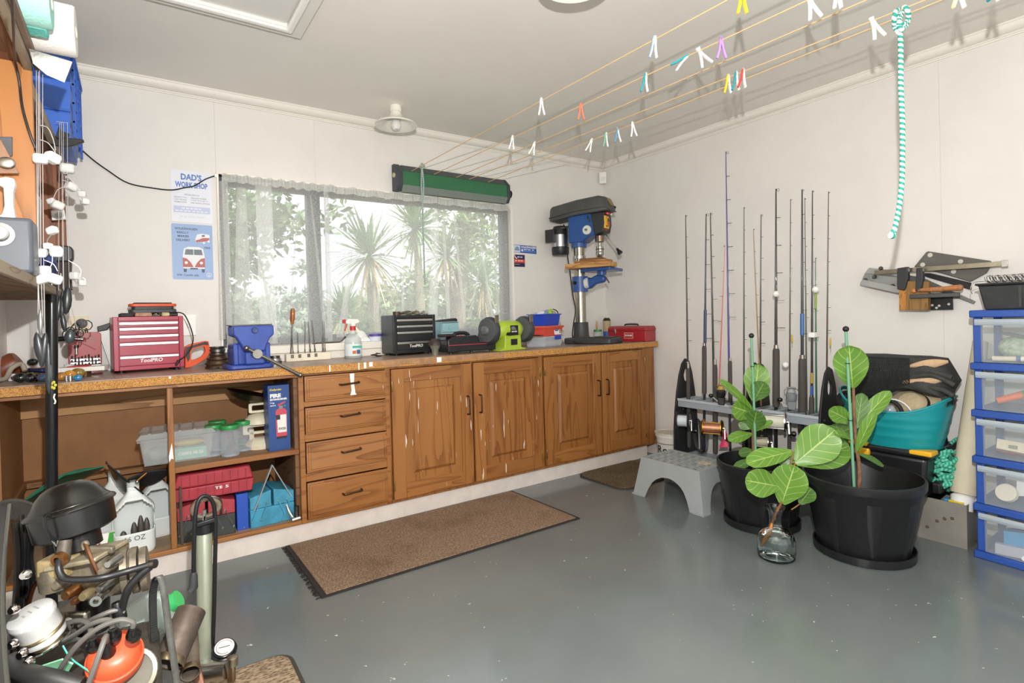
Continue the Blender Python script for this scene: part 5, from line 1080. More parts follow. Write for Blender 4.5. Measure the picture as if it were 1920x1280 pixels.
MB().tube(spline([BK(x, y, Y) for x, y, Y in ((22, -10, 1.6), (26, 60, 1.85), (28, 110, 2.2), (36, 150, 2.27), (42, 200, 2.27), (56, 250, 2.27), (68, 280, 2.28))], 6), .0035, 6).build('lead', BLACK, t); MB().ell(BK(68, 280, 2.28), .006).build('end', BLACK, t)

# ------------------------------------------------------------------ hanging trolling rigs
FLT = mat('#e9e9e6', .7); WIRE = mat('#c9c6c8', .3, .6); LURE = mat('#2e3234', .3, vary=.2, vscale=30); LURES = mat('#8d908c', .25, .5, .2)
def lure(t, a, b, w_, m, Y):
    A, B_ = BK(*a, Y), BK(*b, Y); d_ = B_-A; L_ = d_.length; u, v, n = frame(d_, (0, 1, 0)); r = w_*.5*Y/1300
    prof = [(0, 0), (.35, .06), (.75, .2), (1, .45), (.9, .7), (.55, .9), (0, 1)]
    bl = MB(); vs = []; K = 12
    for pr, h_ in prof:
        for k in range(K): an = 2*PI*k/K; vs.append(A+d_*h_+u*(math.cos(an)*pr*r)+v*(math.sin(an)*pr*r*.55))
    fs = [(i*K+k, i*K+(k+1) % K, (i+1)*K+(k+1) % K, (i+1)*K+k) for i in range(len(prof)-1) for k in range(K)]
    bl.add(vs, fs).build('lure', m, t)
def rig(label, Y, lines, floats, wires, lures, top_):
    p = BK(*top_, Y); t = thing('fishing_rig', label, 'fishing rig', p, group='fishing rigs hanging from the left shelf', w=True)
    for pts in lines: MB().tube([BK(x, y, Y) for x, y in pts], .0011, 5).build('line', WIRE, t)
    for i, (x, y, s_) in enumerate(floats):
        c = BK(x, y, Y); R_ = Matrix.Rotation(i*.7, 3, 'Z') @ Matrix.Rotation(.4*math.sin(i*2.1), 3, 'Y'); k = s_*Y/1250*.5
        MB().obox(c, R_ @ Vector((k, 0, 0)), R_ @ Vector((0, k*.85, 0)), R_ @ Vector((0, 0, k*.8))).build('float', FLT, t, bev=k*.4, seg=2)
    for pts in wires: MB().tube(spline([BK(x, y, Y-.01) for x, y in pts], 5), .0013, 5).build('trace', WIRE, t)
    for a, b_, w_, m in lures: lure(t, a, b_, w_, m, Y)
rig('near white-float fishing rig with pale lures at the shelf corner', 2.27, [((68, 132), (69, 300), (71, 520), (74, 580)), ((74, 132), (75, 300), (77, 520), (81, 625)), ((80, 140), (80, 300), (82, 520), (84, 625)), ((72, 135), (71, 640))],
    [(76, 298, 21), (98, 296, 22), (78, 474, 18), (82, 507, 20), (80, 523, 20), (102, 523, 21), (90, 461, 13), (105, 471, 22), (98, 432, 16)],
    [((76, 235), (90, 240), (100, 262), (104, 282)), ((76, 262), (90, 268), (103, 284)), ((92, 300), (104, 284)), ((98, 438), (88, 452), (96, 462)), ((92, 465), (98, 480), (97, 495), (90, 506)), ((82, 487), (100, 495), (108, 508)), ((112, 462), (117, 470), (112, 480), (97, 470)), ((114, 512), (114, 522), (108, 526))],
    [((75, 579), (76, 630), 9, LURES), ((68, 622), (79, 683), 15, LURE), ((86, 622), (77, 690), 13, LURE), ((90, 640), (92, 740), 10, LURE), ((91, 663), (95, 720), 9, mat('#555a5c', .25, .4))], (76, 132))
rig('far white-float fishing rig with dark lures near the wall socket', 2.85, [((105, 228), (127, 230)), ((112, 229), (110, 400), (110, 545)), ((115, 229), (117, 400), (118, 545)), ((119, 229), (118, 400), (120, 560)), ((126, 230), (127, 400), (130, 545), (131, 610))],
    [(126, 316, 21), (133, 350, 17), (154, 363, 14), (159, 378, 14), (96, 377, 12), (108, 385, 18), (141, 517, 17), (154, 529, 14)],
    [((112, 300), (118, 320), (122, 326), (130, 322)), ((116, 338), (125, 340), (140, 352)), ((127, 330), (140, 345), (154, 362)), ((100, 372), (108, 356), (122, 350)), ((150, 370), (153, 376), (158, 374)), ((118, 374), (117, 386), (110, 390)), ((128, 488), (145, 498), (152, 508), (150, 518)), ((154, 520), (160, 524), (160, 534))],
    [((112, 556), (106, 604), 10, LURE), ((127, 536), (123, 590), 16, LURE), ((116, 585), (122, 623), 9, LURE), ((131, 617), (130, 645), 16, mat('#4e5658', .25, .4)), ((118, 540), (115, 600), 9, LURE)], (116, 229))
# bunch of hooks
t = thing('hook_bunch', 'tangle of dark fish hooks hanging above the red drill bit case', 'hooks', BK(145, 630, 3.0), w=True)
rnd = random.Random(12)
for i in range(10):
    c_ = BK(rnd.uniform(128, 165), rnd.uniform(608, 634), 3.0); r = rnd.uniform(.012, .024)
    MB().tube(arc(c_, r, rnd.uniform(0, 6), rnd.uniform(7, 10), 12, (math.cos(i), math.sin(i)*.3, 0), (0, .2, 1)), .0022, 5).build('hook', BLACK, t)
MB().tube([BK(131, 560, 3.0), BK(145, 620, 3.0), BK(182, 640, 3.05)], .0014, 5).build('line', WIRE, t)
t = thing('rod_holder', 'short black rod holder arm on the wall under the lures', 'rod holder', (BK(130, 635, 3.4).x, 3.4, BK(130, 635, 3.4).z), w=True)
MB().cyl(BK(104, 636, 3.4), BK(130, 634, 3.4), .012, n=12).build('arm', BLACK, t); MB().cyl(BK(130, 634, 3.4), BK(156, 636, 3.4), .008, n=12).build('pin', STEEL, t)
# black pole standing in front of the bench
t = thing('black_pole', 'tall black tube standing upright in front of the bench', 'pole', (-.268, 2.79, 0), w=True)
pt, pb = BK(97, 492, 2.79), BK(97, 905, 2.79); k = (pt.z)/(pt.z-pb.z); p0 = pt+(pb-pt)*k
MB().cyl((p0.x, 2.79, 0), pt+(pb-pt)*.07, .0195, n=20).build('tube', mat('#141518', .22), t); MB().cyl(pt+(pb-pt)*.0699, pt, .0185, n=20).build('blue_end', mat('#2f3a6e', .4), t)
c_ = BK(100, 722, 2.769)
for i in range(5): a = i*2*PI/5; MB().ell(c_+Vector((.006*math.cos(a), 0, .012*math.sin(a))), (.005, .0015, .006), 8, 6).build('flower_sticker', mat('#c9c23a', .5), t)
MB().tube(spline([BK(103, 738, 2.765), BK(101, 745, 2.765), BK(104, 752, 2.765), BK(102, 757, 2.765)], 4), .003, 6).build('white_mark', WHITE, t)
# clutter at the left end of the bench
t = thing('leather_case', 'brown leather tube case lying on the left end of the bench', 'case', BK(15, 690, 3.1), w=True)
A, B_ = AT(-40, 715, 2.45), AT(36, 676, 2.52); MB().lathe([(0, 0), (.044, 0), (.05, .01), (.05, (B_-A).length-.012), (.043, (B_-A).length), (0, (B_-A).length)], A+Vector((0, 0, .0)), B_-A, 28).build('case', mat('#7d3f28', .4, vary=.25, vscale=14), t); MB().tube([A+(B_-A)*.3+Vector((0, 0, .0505)), A+(B_-A)*.7+Vector((0, 0, .0505))], .002, 6).build('seam', mat('#5d2c1a', .5), t)
t = thing('grey_bracket', 'dull grey cast bracket with round holes at the bench edge', 'bracket', FL(18, 715, .911), w=True)
A = FL(0, 722, .93); MB().tube(spline([AT(-2, 712, 2.36), AT(12, 708, 2.36), AT(22, 690, 2.36), AT(40, 682, 2.4), AT(47, 695, 2.4)], 5), .010, 10).build('rim', mat('#a39a88', .6), t); MB().lathe([(.008, 0), (.013, 0), (.013, .02), (.008, .02), (.008, 0)], AT(2, 716, 2.38), (0, -1, .2), 16).build('hole_boss', mat('#8d8678', .6), t); MB().lathe([(.010, 0), (.02, 0), (.02, .02), (.01, .02), (.01, 0)], AT(24, 711, 2.40), (.3, -1, .4), 18).build('lens_ring', mat('#c9c3cc', .4), t)
SINK = [((38, 715), .020, '#1d211f', 'black round lure head at the bench edge'), ((56, 714), .019, '#26262c', 'black oval lure head with a scratched face'), ((69, 714), .015, '#2c2e33', 'small dark lure head beside the blue one'), ((81, 712), .017, '#5f7fae', 'blue round lure head left of the black pole'), ((115, 706), .017, '#b0762e', 'amber lure head right of the black pole'), ((131, 702), .019, '#c98a2c', 'bright amber lure head beside the brown blocks'), ((146, 712), .013, '#2f7fb5', 'bright blue flat lure head at the bench edge'), ((146, 699), .022, '#8a6f2a', 'olive glass lure head behind the bright blue one'), ((57, 702), .014, '#8f7f45', 'olive lure head behind the black oval one'), ((72, 703), .013, '#9c8c58', 'pale olive lure head under the blue rod'), ((62, 684), .017, '#2a3a38', 'dark green ball on top of the lure pile')]
for (x, y), r, col, lab in SINK:
    p = FL(x, min(y, 708), ZT+r) if y > 690 else FL(x, y+14, ZT+r)+Vector((0, 0, .05)); t = thing('lure_head', lab, 'lure', (p.x, p.y, p.z-r), group='lure heads on the bench')
    MB().ell((0, 0, r), (r*1.25, r, r), 16, 10).build('head', mat(col, .15, coat=.5), t); MB().lathe([(0, 0), (r*.22, 0), (r*.22, .002), (0, .002)], (r*.5, -r*.9, r*1.1), (.5, -1, .1), 10).build('eye', mat('#8f8a78', .3), t)
t = thing('blue_lure', 'long navy blue lure lying across the lure heads', 'lure', FL(95, 700, .95), w=True)
A, B_ = AT(56, 694, 2.45), AT(135, 695, 2.55); d_ = B_-A; MB().lathe([(0, 0), (.008, .006), (.012, .05), (.012, d_.length*.6), (.004, d_.length), (0, d_.length)], A, d_, 14).build('body', mat('#25366e', .4), t); MB().ell(A, .010).build('tip', mat('#1b2750', .4), t)
t = thing('steel_weights', 'pair of small steel cylinders by the bench edge', 'weights', FL(128, 712, ZT+.001), w=True)
for x in (125, 132): p = FL(x, 714, ZT+.001); MB().cyl(p, p+Vector((0, 0, .022)), .008, n=14).build('weight', CHROME, t)
t = thing('orange_tool', 'orange plastic tool handle lying against the wall', 'handle', (BK(60, 683, 3.4).x, 3.4, Z))
B(-.06, .06, -.02, .02, 0, .04).build('body', mat('#e2622c', .45), t, bev=.01); B(-.03, .03, -.022, -.0201, .012, .028).build('inset', DKGREY, t)

# ================================================================== inside the open shelf unit
ZS = .4785; ZB = .1155
t = thing('plastic_box', 'translucent plastic box of oddments on the open shelf', 'box', (.145, 3.16, ZS), math.radians(-3))
MB().tray(-.135, .165, -.11, .10, 0, .125, .015, .003, .010).build('tub', clear('#dadede', .26, .15), t)
MB().prism([(-.15, .1255), (.18, .1255), (.175, .132), (.16, .152), (-.13, .152), (-.146, .132)], (0, .115, 0), (1, 0, 0), (0, 0, 1), .24).build('lid', clear('#cfd3d3', .4, .2), t, bev=.003)
for i in range(4): B(-.1+.06*i, -.09+.06*i, -.126, .115, .1525, .156).build('lid_rib', clear('#c6caca', .6, .25), t)
cbx = B(.0, .135, -.088, -.05, .008, .062).build('teal_carton', mat('#7fc4b4', .6), t); text('PE 80 BIMBO', WHITE, cbx, (.12, -.0881, .044), (-1, 0, 0), (0, 0, -1), .105, .016, bold=.03)
MB().ell((.06, -.02, .075), (.07, .03, .016)).build('yellow_bundle', mat('#d3b45a', .7), t); MB().ell((-.07, -.02, .04), (.045, .05, .035)).build('grey_bundle', mat('#9aa0a0', .7, vary=.2, vscale=40), t)
JB = clear('#dfe8ee', .2, .05); JG = mat('#2f8f4c', .4)
def jar(x, y, label):
    t = thing('jar', label, 'jar', (x, y, ZS), group='green-lidded jars on the open shelf')
    MB().lathe([(0, 0), (.043, 0), (.047, .007), (.047, .02), (.045, .034), (.045, .072), (.047, .09), (.046, .113), (.038, .128), (.038, .133), (0, .133)], n=26).build('jar_body', JB, t)
    MB().lathe([(0, .1335), (.041, .1335), (.042, .138), (.042, .151), (.040, .154), (0, .154)], n=26).build('lid', JG, t)
    MB().lathe([(0, .002), (.041, .002), (.041, .012), (0, .022)], n=18).build('contents', mat('#8e979f', .5), t)
for px, Y, lab in ((401, 3.10, 'front left green-lidded clear jar on the shelf'), (431, 3.04, 'front middle green-lidded clear jar on the shelf'), (457, 3.12, 'right green-lidded clear jar on the shelf'), (408, 3.215, 'rear green-lidded clear jar behind the other three')): jar(BK(px, 820, Y).x, Y, lab)
# kitchen scales
t = thing('kitchen_scales', 'old cream cast iron balance scales beside the extinguisher carton', 'scales', (.55, 3.27, ZS), math.radians(-6)); CRM = mat('#d8cfb6', .5, vary=.08)
t.location = (.535, 3.14, ZS)
MB().lathe([(0, 0), (.075, 0), (.078, .02), (.06, .045), (.03, .055), (0, .055)], n=26).build('base', CRM, t)
for s_ in (-1, 1): B(s_*.045-.012, s_*.045+.012, -.02, .02, .045, .10).build('post', CRM, t, bev=.004)
MB().ringplate(rrect(-.085, .09, .075, .125, .008), rrect(-.065, .07, .088, .112, .006), (0, -.02, 0), (1, 0, 0), (0, 0, 1), -.02).build('beam', CRM, t)
MB().lathe([(0, .13), (.07, .13), (.068, .15), (.045, .175), (0, .185)], (-.01, -.005, 0), n=26).build('weight_dome', CRM, t)
MB().ringplate(rrect(-.055, .07, .185, .235, .008), rrect(-.04, .055, .196, .224, .006), (0, -.015, 0), (1, 0, 0), (0, 0, 1), -.02).build('upper_yoke', CRM, t); B(.03, .055, -.01, .01, .235, .262).build('pointer', CRM, t, bev=.003)
MB().lathe([(0, 0), (.05, .003), (.09, .02), (.115, .045), (.117, .046), (.09, .024), (.05, .008), (0, .006)], (-.055, 0, .245), (.28, 0, 1), 30).build('pan', metal('#5c4d40', .4, .2), t)
t = thing('green_card', 'small green card lying beside the scales', 'card', (.46, 3.3, ZS)); B(-.03, .03, -.05, .05, 0, .012).build('card', mat('#3a9c78', .6), t, bev=.002); B(-.02, .02, -.04, .04, .0122, .0135).build('sticker', mat('#58b090', .6), t)
# extinguisher carton
t = thing('extinguisher_carton', 'tall blue fire extinguisher carton on the open shelf', 'carton', (.598, 2.985, ZS), math.radians(2)); NV = mat('#2a4a86', .4)
B(-.052, .052, 0, .10, 0, .335).build('carton', NV, t, bev=.001)
text('Dafyndo', mat('#e3c52f', .5), t, (-.042, -.0006, .305), U, VV, .055, .013, bold=.03); text('FIRE', WHITE, t, (-.042, -.0006, .272), U, VV, .052, .02, bold=.05); text('EXTINGUISHER', WHITE, t, (-.042, -.0006, .258), U, VV, .082, .010, bold=.04); text('1kg', WHITE, t, (-.042, -.0006, .240), U, VV, .02, .011); strips(-.042, .23, .03, .004, 3, WHITE, -.0006)
def pc(poly, m, k, nm): MB().prism(poly, (0, -.0006-.0004*k, 0), U, VV, .0004).build(nm, m, t)
pc([(-.016, .062), (.035, .062), (.037, .20), (.028, .213), (-.008, .213), (-.018, .20)], mat('#c24a5c', .45), 0, 'printed_cylinder'); pc([(-.016, .06), (.035, .06), (.035, .072), (-.016, .072)], mat('#26262c', .5), 1, 'printed_base'); pc([(-.009, .092), (.034, .092), (.034, .182), (-.012, .182)], mat('#e6e0da', .5), 1, 'printed_label'); pc([(-.016, .158), (.004, .158), (.004, .182), (-.018, .182)], mat('#2a2a30', .5), 2, 'printed_panel')
pc([(.0, .213), (.018, .213), (.018, .228), (.0, .228)], mat('#8a8478', .4), 0, 'printed_valve'); pc([(-.004, .228), (.02, .236), (.034, .246), (.030, .250), (.008, .243), (-.006, .236)], mat('#c24a5c', .45), 1, 'printed_lever'); pc([(.02, .226), (.03, .232), (.034, .222), (.028, .224)], mat('#4a9a68', .5), 1, 'printed_tag'); text('FX25', DKGREY, t, (-.004, -.0016, .105), U, VV, .034, .012, bold=.04)
# lower right bay: red case, two cantilever boxes, blue level
def cantilever(name, label, loc, rz, w_, d_, h_, c1_, c2_, arms):
    t = thing(name, label, 'toolbox', loc, rz); m1 = mat(c1_, .5, vary=.15, vscale=18); m2 = mat(c2_, .5, vary=.15, vscale=18)
    B(-w_/2, w_/2, -d_/2, d_/2, 0, h_*.52).build('lower_tray', m1, t, bev=.003)
    for s_ in (-1, 1):
        x0, x1 = (-w_/2, -.006) if s_ < 0 else (.006, w_/2)
        MB().prism([(x0, h_*.53), (x1, h_*.53), (x1, h_*(1.0 if s_ < 0 else 1.0)), (x0, h_*.86)] if s_ < 0 else [(x0, h_*.53), (x1, h_*.53), (x1, h_*.86), (x0, h_)], (0, d_/2, 0), (1, 0, 0), (0, 0, 1), d_).build('upper_tray', m2, t, bev=.003)
        for k in (0, 1):
            xa = s_*(w_*.12+w_*.2*k); a = MB().bar((xa, -d_/2-.003, h_*.66), (xa+s_*w_*.16, -d_/2-.003, h_*.18), .004, .016, (0, 1, 0)); o = a.build('link_arm', mat(arms, .5, vary=.2), t)
            for q_ in ((xa, h_*.64), (xa+s_*w_*.15, h_*.2)): MB().lathe([(0, .004), (.005, .003), (.006, 0)], (q_[0], -d_/2-.004, q_[1]), (0, -1, 0), 10).build('rivet', STEEL, o)
    return t
t = cantilever('cantilever_toolbox', 'red and black cantilever toolbox behind the bicycle pump', (.265, 3.05, ZB), math.radians(-4), .24, .16, .19, '#3a3d3a', '#a83a44', '#4a4d4a')
MB().tube(spline([(-.06, -.086, .10), (-.055, -.09, .18), (0, -.09, .20), (.055, -.09, .18), (.06, -.086, .10)], 5), .006, 8).build('carry_handle', DSTEEL, t)
t = cantilever('cantilever_toolbox', 'worn blue cantilever toolbox at the right of the lower bay', (.545, 3.07, ZB), math.radians(4), .21, .20, .175, '#3f8fae', '#4494b2', '#4a98b5')
ah = MB().bar((-.09, -.105, .09), (.0, -.105, .30), .005, .014, (0, 1, 0)).build('handle_strut', mat('#8f9a9a', .5, vary=.2), t); MB().bar((.0, -.105, .30), (.09, -.105, .12), .005, .014, (0, 1, 0)).build('handle_strut', mat('#8f9a9a', .5, vary=.2), t)
t = thing('blue_box', 'upright bright blue box between the two toolboxes', 'box', (.415, 3.03, ZB)); B(-.026, .026, -.05, .1, 0, .178).build('box', mat('#2a52b4', .45), t, bev=.002); MB().lathe([(0, .002), (.003, .002), (.003, 0)], (.005, -.0505, .012), (0, -1, 0), 10).build('stud', STEEL, t)
t = thing('power_tool_case', 'red ribbed power tool case lying on the cantilever toolbox', 'case', (.30, 3.10, ZB+.192), math.radians(-2)); HR = mat('#a6333f', .45, vary=.12, vscale=14)
MB().prism([(-.165, .0), (.165, .0), (.172, .06), (-.172, .06)], (0, .12, 0), (1, 0, 0), (0, 0, 1), .25).build('case_base', HR, t, bev=.006)
MB().prism([(-.172, .0615), (.172, .0615), (.155, .125), (-.15, .125)], (0, .12, 0), (1, 0, 0), (0, 0, 1), .25).build('case_lid', HR, t, bev=.008)
for i in range(9): MB().obox((-.14+.035*i, -.1315, .03), (.0015, 0, 0), (0, .002, 0), (0, 0, .027)).build('rib', mat('#8e2733', .5), t); MB().obox((-.135+.034*i, -.131, .09), (.0015, 0, 0), (0, .002, 0), (0, 0, .026)).build('rib', mat('#8e2733', .5), t)
text('TE 5', WHITE, t, (.0, -.1312, .035), U, VV, .06, .013, bold=.02)
B(.03, .075, -.05, .03, .1252, .127).build('logo_panel', mat('#d8d0cc', .6), t); text('HILTI', mat('#a6333f', .5), t, (.034, -.045, .1272), (1, 0, 0), (0, 1, 0), .037, .06, bold=.04, off=.0004)
t = thing('side_board', 'dark board standing against the post in the lower bay', 'board', (.155, 3.1, ZB)); MB().prism([(-.005, 0), (.005, 0), (.005, .26), (-.005, .27)], (0, .12, 0), (1, 0, 0), (0, 0, 1), .27).build('board', mat('#4a3d33', .7, vary=.2), t); B(-.0055, .0055, -.13, -.125, .02, .25).build('edge', mat('#5a4a3c', .7), t)
t = thing('wrench_bundle', 'chrome sockets and bar hanging over the cabinet lip', 'wrench', (.655, 2.95, ZB), w=True)
MB().tube(spline([(.61, 3.0, .24), (.625, 2.97, .17), (.645, 2.94, .125), (.652, 2.925, .119)], 4), .008, 8).build('bar', CHROME, t); MB().cyl((.632, 2.925, .128), (.672, 2.925, .132), .013, n=14).build('socket', CHROME, t); MB().cyl((.66, 2.945, .14), (.66, 2.945, .19), .012, n=14).build('socket', DSTEEL, t)
# lower left bay: jugs, mask, float
def jug(x, y, rz, h_, label, cut, note=None):
    t = thing('cut_down_jug', label, 'jug', (x, y, ZB), rz, group='white jugs in the lower bay'); JW = mat('#dfe4e2', .45)
    W_, D_ = .078, .06; b = MB(); K, Hn = 40, 30; vs = []; fs = []
    def rad(v):
        if v < .04: return .93+.07*v/.04
        if v < .68: return 1
        if v < .92: return 1-(v-.68)/.24*.72
        return .28
    for j in range(Hn+1):
        v = j/Hn; k = rad(v)
        for i in range(K):
            a = 2*PI*i/K; c_, s_ = math.cos(a), math.sin(a); e = .55
            vs.append((W_*k*math.copysign(abs(c_)**e, c_), D_*k*math.copysign(abs(s_)**e, s_), h_*v))
    for j in range(Hn):
        for i in range(K):
            a = 2*PI*(i+.5)/K; v = (j+.5)/Hn
            if cut and math.sin(a) < -.05 and .38+.06*math.sin(a) < v < .80-.25*abs(math.cos(a))**3: continue
            fs.append((j*K+i, j*K+(i+1) % K, (j+1)*K+(i+1) % K, (j+1)*K+i))
    fs.append(tuple(range(K-1, -1, -1))); b.add(vs, fs).build('jug_body', JW, t, solid=.003)
    MB().lathe([(0, h_+.001), (.024, h_+.001), (.024, h_+.022), (0, h_+.024)], n=18).build('cap', mat('#c9cfcd', .5), t)
    if note: text(note, mat('#3a3d42', .7), t, (-.038, -D_-.0025, h_*.22), U, VV, .075, .022)
    return t
jug(-.025, 3.02, math.radians(4), .295, 'white cut-open jug marked with black ounces writing', True, '16 OZ'); jug(-.175, 3.08, math.radians(-10), .28, 'white cut-open jug half hidden by the black air cleaner', True); jug(.07, 3.2, math.radians(6), .28, 'white cut-open jug behind the shelf post', True); jug(-.10, 3.26, 0, .30, 'white jug at the back below the black mask', False)
for i, (dx, h_) in enumerate(((-.045, .03), (-.005, .06), (.02, .085), (.042, .07))):
    t = thing('lead_sinker', ['small brown lead sinker lying left in the marked jug', 'short brown lead sinker in the marked jug', 'tallest brown lead sinker in the marked jug', 'brown lead sinker at the right in the marked jug'][i], 'sinker', (-.02+dx, 2.995, ZB+.075))
    MB().lathe([(0, 0), (.012, 0), (.013, h_*.5), (.009, h_*.85), (.005, h_), (0, h_)], n=12).build('lead', mat('#55504c', .5, .4), t); MB().tube(arc((0, 0, h_), .004, 0, PI, 6), .001, 5).build('eye', STEEL, t)
t = thing('spray_carton', 'white and green outdoor spray carton beside the jugs', 'carton', (-.165, 2.985, ZB), math.radians(2))
B(-.07, .07, 0, .03, 0, .115).build('carton', WHITE, t, bev=.001); MB().prism([(.03, .0), (.07, 0), (.07, .115), (.05, .115)], (0, -.0004, 0), U, VV, .0006).build('green_panel', mat('#3f9a3a', .5), t); text('SPRAY &', mat('#c23a3a', .5), t, (-.03, -.001, .07), U, VV, .05, .014, bold=.04); text('WALK AWAY', mat('#c23a3a', .5), t, (-.055, -.001, .052), U, VV, .08, .014, bold=.04); B(-.02, .025, -.0012, -.0001, .09, .096).build('orange_flash', mat('#e0873a', .5), t)
t = thing('diving_fin', 'black rubber swim fin with a brass clip lying on the jugs', 'fin', (.0, 3.05, .44), w=True)
MB().grid(lambda u, v: BK(199+u*70, 868+u*58+v*(30*math.sin(PI*min(1, u*1.1))-4), 3.0+.12*v), 18, 8).build('blade', BLACKG, t, solid=.006); MB().grid(lambda u, v: BK(240+u*72, 898-u*18+v*(22*math.sin(PI*u*.9)+4)-5*math.sin(PI*u), 2.98+.16*v), 18, 8).build('foot_pocket', RUBBER, t, solid=.006)
MB().cyl(BK(256, 902, 2.96), BK(275, 886, 2.96), .006, n=10).build('clip', metal('#a5784a', .3), t); MB().ell(BK(257, 903, 2.96), .008).build('buckle', STEEL, t)
t = thing('green_float', 'dark green plastic scoop standing behind the air cleaner', 'scoop', (-.27, 3.2, .28), w=True); GN = mat('#1f6b52', .4)
MB().grid(lambda u, v: BK(45+u*150, 938-u*62-18*math.sin(PI*u)+v*(26*math.sin(PI*min(1, u*.9+.1))), 3.12+.18*v+.05*math.sin(PI*u)), 20, 8).build('scoop', GN, t, solid=.005); MB().tube([BK(50, 936, 3.1), BK(120, 890, 3.1), BK(194, 874, 3.1)], .004, 6).build('rim', GN, t)
# ================================================================== washing line
t = thing('clothesline_reel', 'long green wall-mounted retractable clothesline case', 'clothesline', (1.9, 3.44, 2.0), w=True)
GNB = mat('#2f6b47', .45, vary=.05); EC = mat('#3a3e42', .5)
a, b_ = BK(757, 330, 3.40), BK(938, 372, 3.40)
x0, x1 = 1.475, 2.36
prof = [(3.488, 2.175), (3.455, 2.175), (3.40, 2.125), (3.395, 2.04), (3.42, 2.0), (3.488, 2.005)]
def cs(x): return [(x, y, z) for y, z in prof]
def zoff(x): return 0
MB().add(cs(x0+.02)+cs(x1-.02), [tuple(range(6)), tuple(range(11, 5, -1))]+[(i, i+6, (i+1) % 6+6, (i+1) % 6) for i in range(6)]).build('case', GNB, t, bev=.003)
for xa, xb in ((x0-.02, x0+.0199), (x1-.0199, x1+.005)):
    MB().prism([((y-3.44)*1.06, (z-2.09)*1.06) for y, z in prof], (xa, 3.437, 2.09), (0, 1, 0), (0, 0, 1), xb-xa).build('end_cap', EC, t, bev=.004)
MB().obox(((x0+x1)/2, 3.428, 2.1525), ((x1-x0)/2-.03, 0, 0), (0, .027, .0245), (0, -.0008, .001)).build('slot_panel', mat('#4a4e50', .6), t)
MB().obox(((x0+x1)/2, 3.409, 2.012), ((x1-x0)/2-.02, 0, 0), (0, -.0135, .0215), (0, .001, .0008)).build('grey_underside', mat('#7d857f', .5), t)
MB().lathe([(0, 0), (.016, 0), (.016, .008), (0, .009)], (x0-.0205, 3.44, 2.10), (-1, 0, 0), 18).build('cap_screw', mat('#c9c39a', .4), t)
MB().lathe([(0, 0), (.03, 0), (.03, .028), (.024, .032), (0, .032)], (x1+.0055, 3.44, 2.07), (1, 0, 0), 18).build('crank_knob', BLACK, t)
LN = mat('#d9b483', .6); SL = [(1.562, 1.59), (1.73, 1.815), (1.906, 1.98), (2.011, 2.148), (2.174, 2.195)]; EY = [1.038, .902, .783, .679, .644]
def lpt(i, Y): xa, xb = SL[i]; k = (3.40-Y)/(3.40-EY[i]); return Vector((xa+(xb-xa)*k, Y, 2.132+(-.002)*k))
for i in range(5):
    MB().tube([lpt(i, 3.415), lpt(i, 2.2), lpt(i, .9), lpt(i, -1.2)], .0023, 6).build('line', LN, t)
B(1.5, 2.3, -1.26, -1.2, 2.08, 2.18).build('far_bar', GNB, t, bev=.004)
def line_at(i, px, py):   # point on line i seen at photograph column px
    lo, hi = -1.0, 3.4
    def col(Y):
        q = lpt(i, Y)-O; return PX+FOC*q.dot(CR)/q.dot(CF)
    for _ in range(60):
        m_ = (lo+hi)/2
        q = lpt(i, m_)-O
        if q.dot(CF) <= .05 or col(m_) > px: lo = m_
        else: hi = m_
    return lpt(i, hi)
PEGS = [(0, 1015, 'W', 'W', 0, .22, 'white clothes peg nearest the reel on the first line'), (0, 1227, 'L', 'W', .1, .2, 'white and pale blue peg high on the first line'), (0, 1391, 'Y', 'Y', 0, .25, 'yellow peg cut off at the top edge'),
 (1, 961, 'W', 'W', .12, .25, 'white peg nearest the reel on the second line'), (1, 1089, 'C', 'C', 0, .28, 'coral orange clothes peg on the second line'), (1, 1210, 'T', 'W', .1, .25, 'white and teal peg right of the coral one'), (1, 1287, 'T', 'W', .9, .3, 'teal and white peg tilted sideways'), (1, 1311, 'W', 'W', -.5, .6, 'white peg gaping beside the tilted teal one'), (1, 1352, 'P', 'P', 0, .35, 'purple clothes peg on the second line'), (1, 1518, 'W', 'W', -.3, .5, 'white peg at the top edge left of the rope knot, gaping wide'), (1, 1570, 'W', 'W', 0, .1, 'closed white peg at the top edge above the fishing rods'),
 (2, 1002, 'W', 'W', .3, .3, 'white peg leaning at the start of the third line'),
 (3, 1365, 'Y', 'W', .05, .25, 'yellow and white peg, left of the group of three'), (3, 1380, 'T', 'W', .05, .25, 'teal and white peg, middle of the group of three'), (3, 1393, 'R', 'W', .1, .3, 'red and white peg, right of the group of three'), (3, 1636, 'W', 'W', -.4, .5, 'white gaping peg just left of the rope knot'), (3, 1797, 'K', 'W', 0, .4, 'cream and white peg right of the rope knot'),
 (4, 1109, 'W', 'W', .35, .25, 'white leaning peg, first of four on the last line'), (4, 1136, 'G', 'W', .05, .2, 'green and white peg, second of four on the last line'), (4, 1158, 'B', 'W', 0, .35, 'blue and white peg, third of four on the last line'), (4, 1186, 'W', 'W', -.1, .3, 'white peg, fourth of four on the last line'), (4, 1862, 'T', 'W', 0, .3, 'teal tipped peg at the top right edge')]
PC = {k: mat(v, .35) for k, v in dict(W='#f4f4f0', L='#9fb0dd', Y='#e8d42c', C='#ee7a5e', T='#2e9aa6', P='#b48ad8', R='#dd4a44', K='#ece0b8', G='#7cc4a4', B='#5aa4cc').items()}
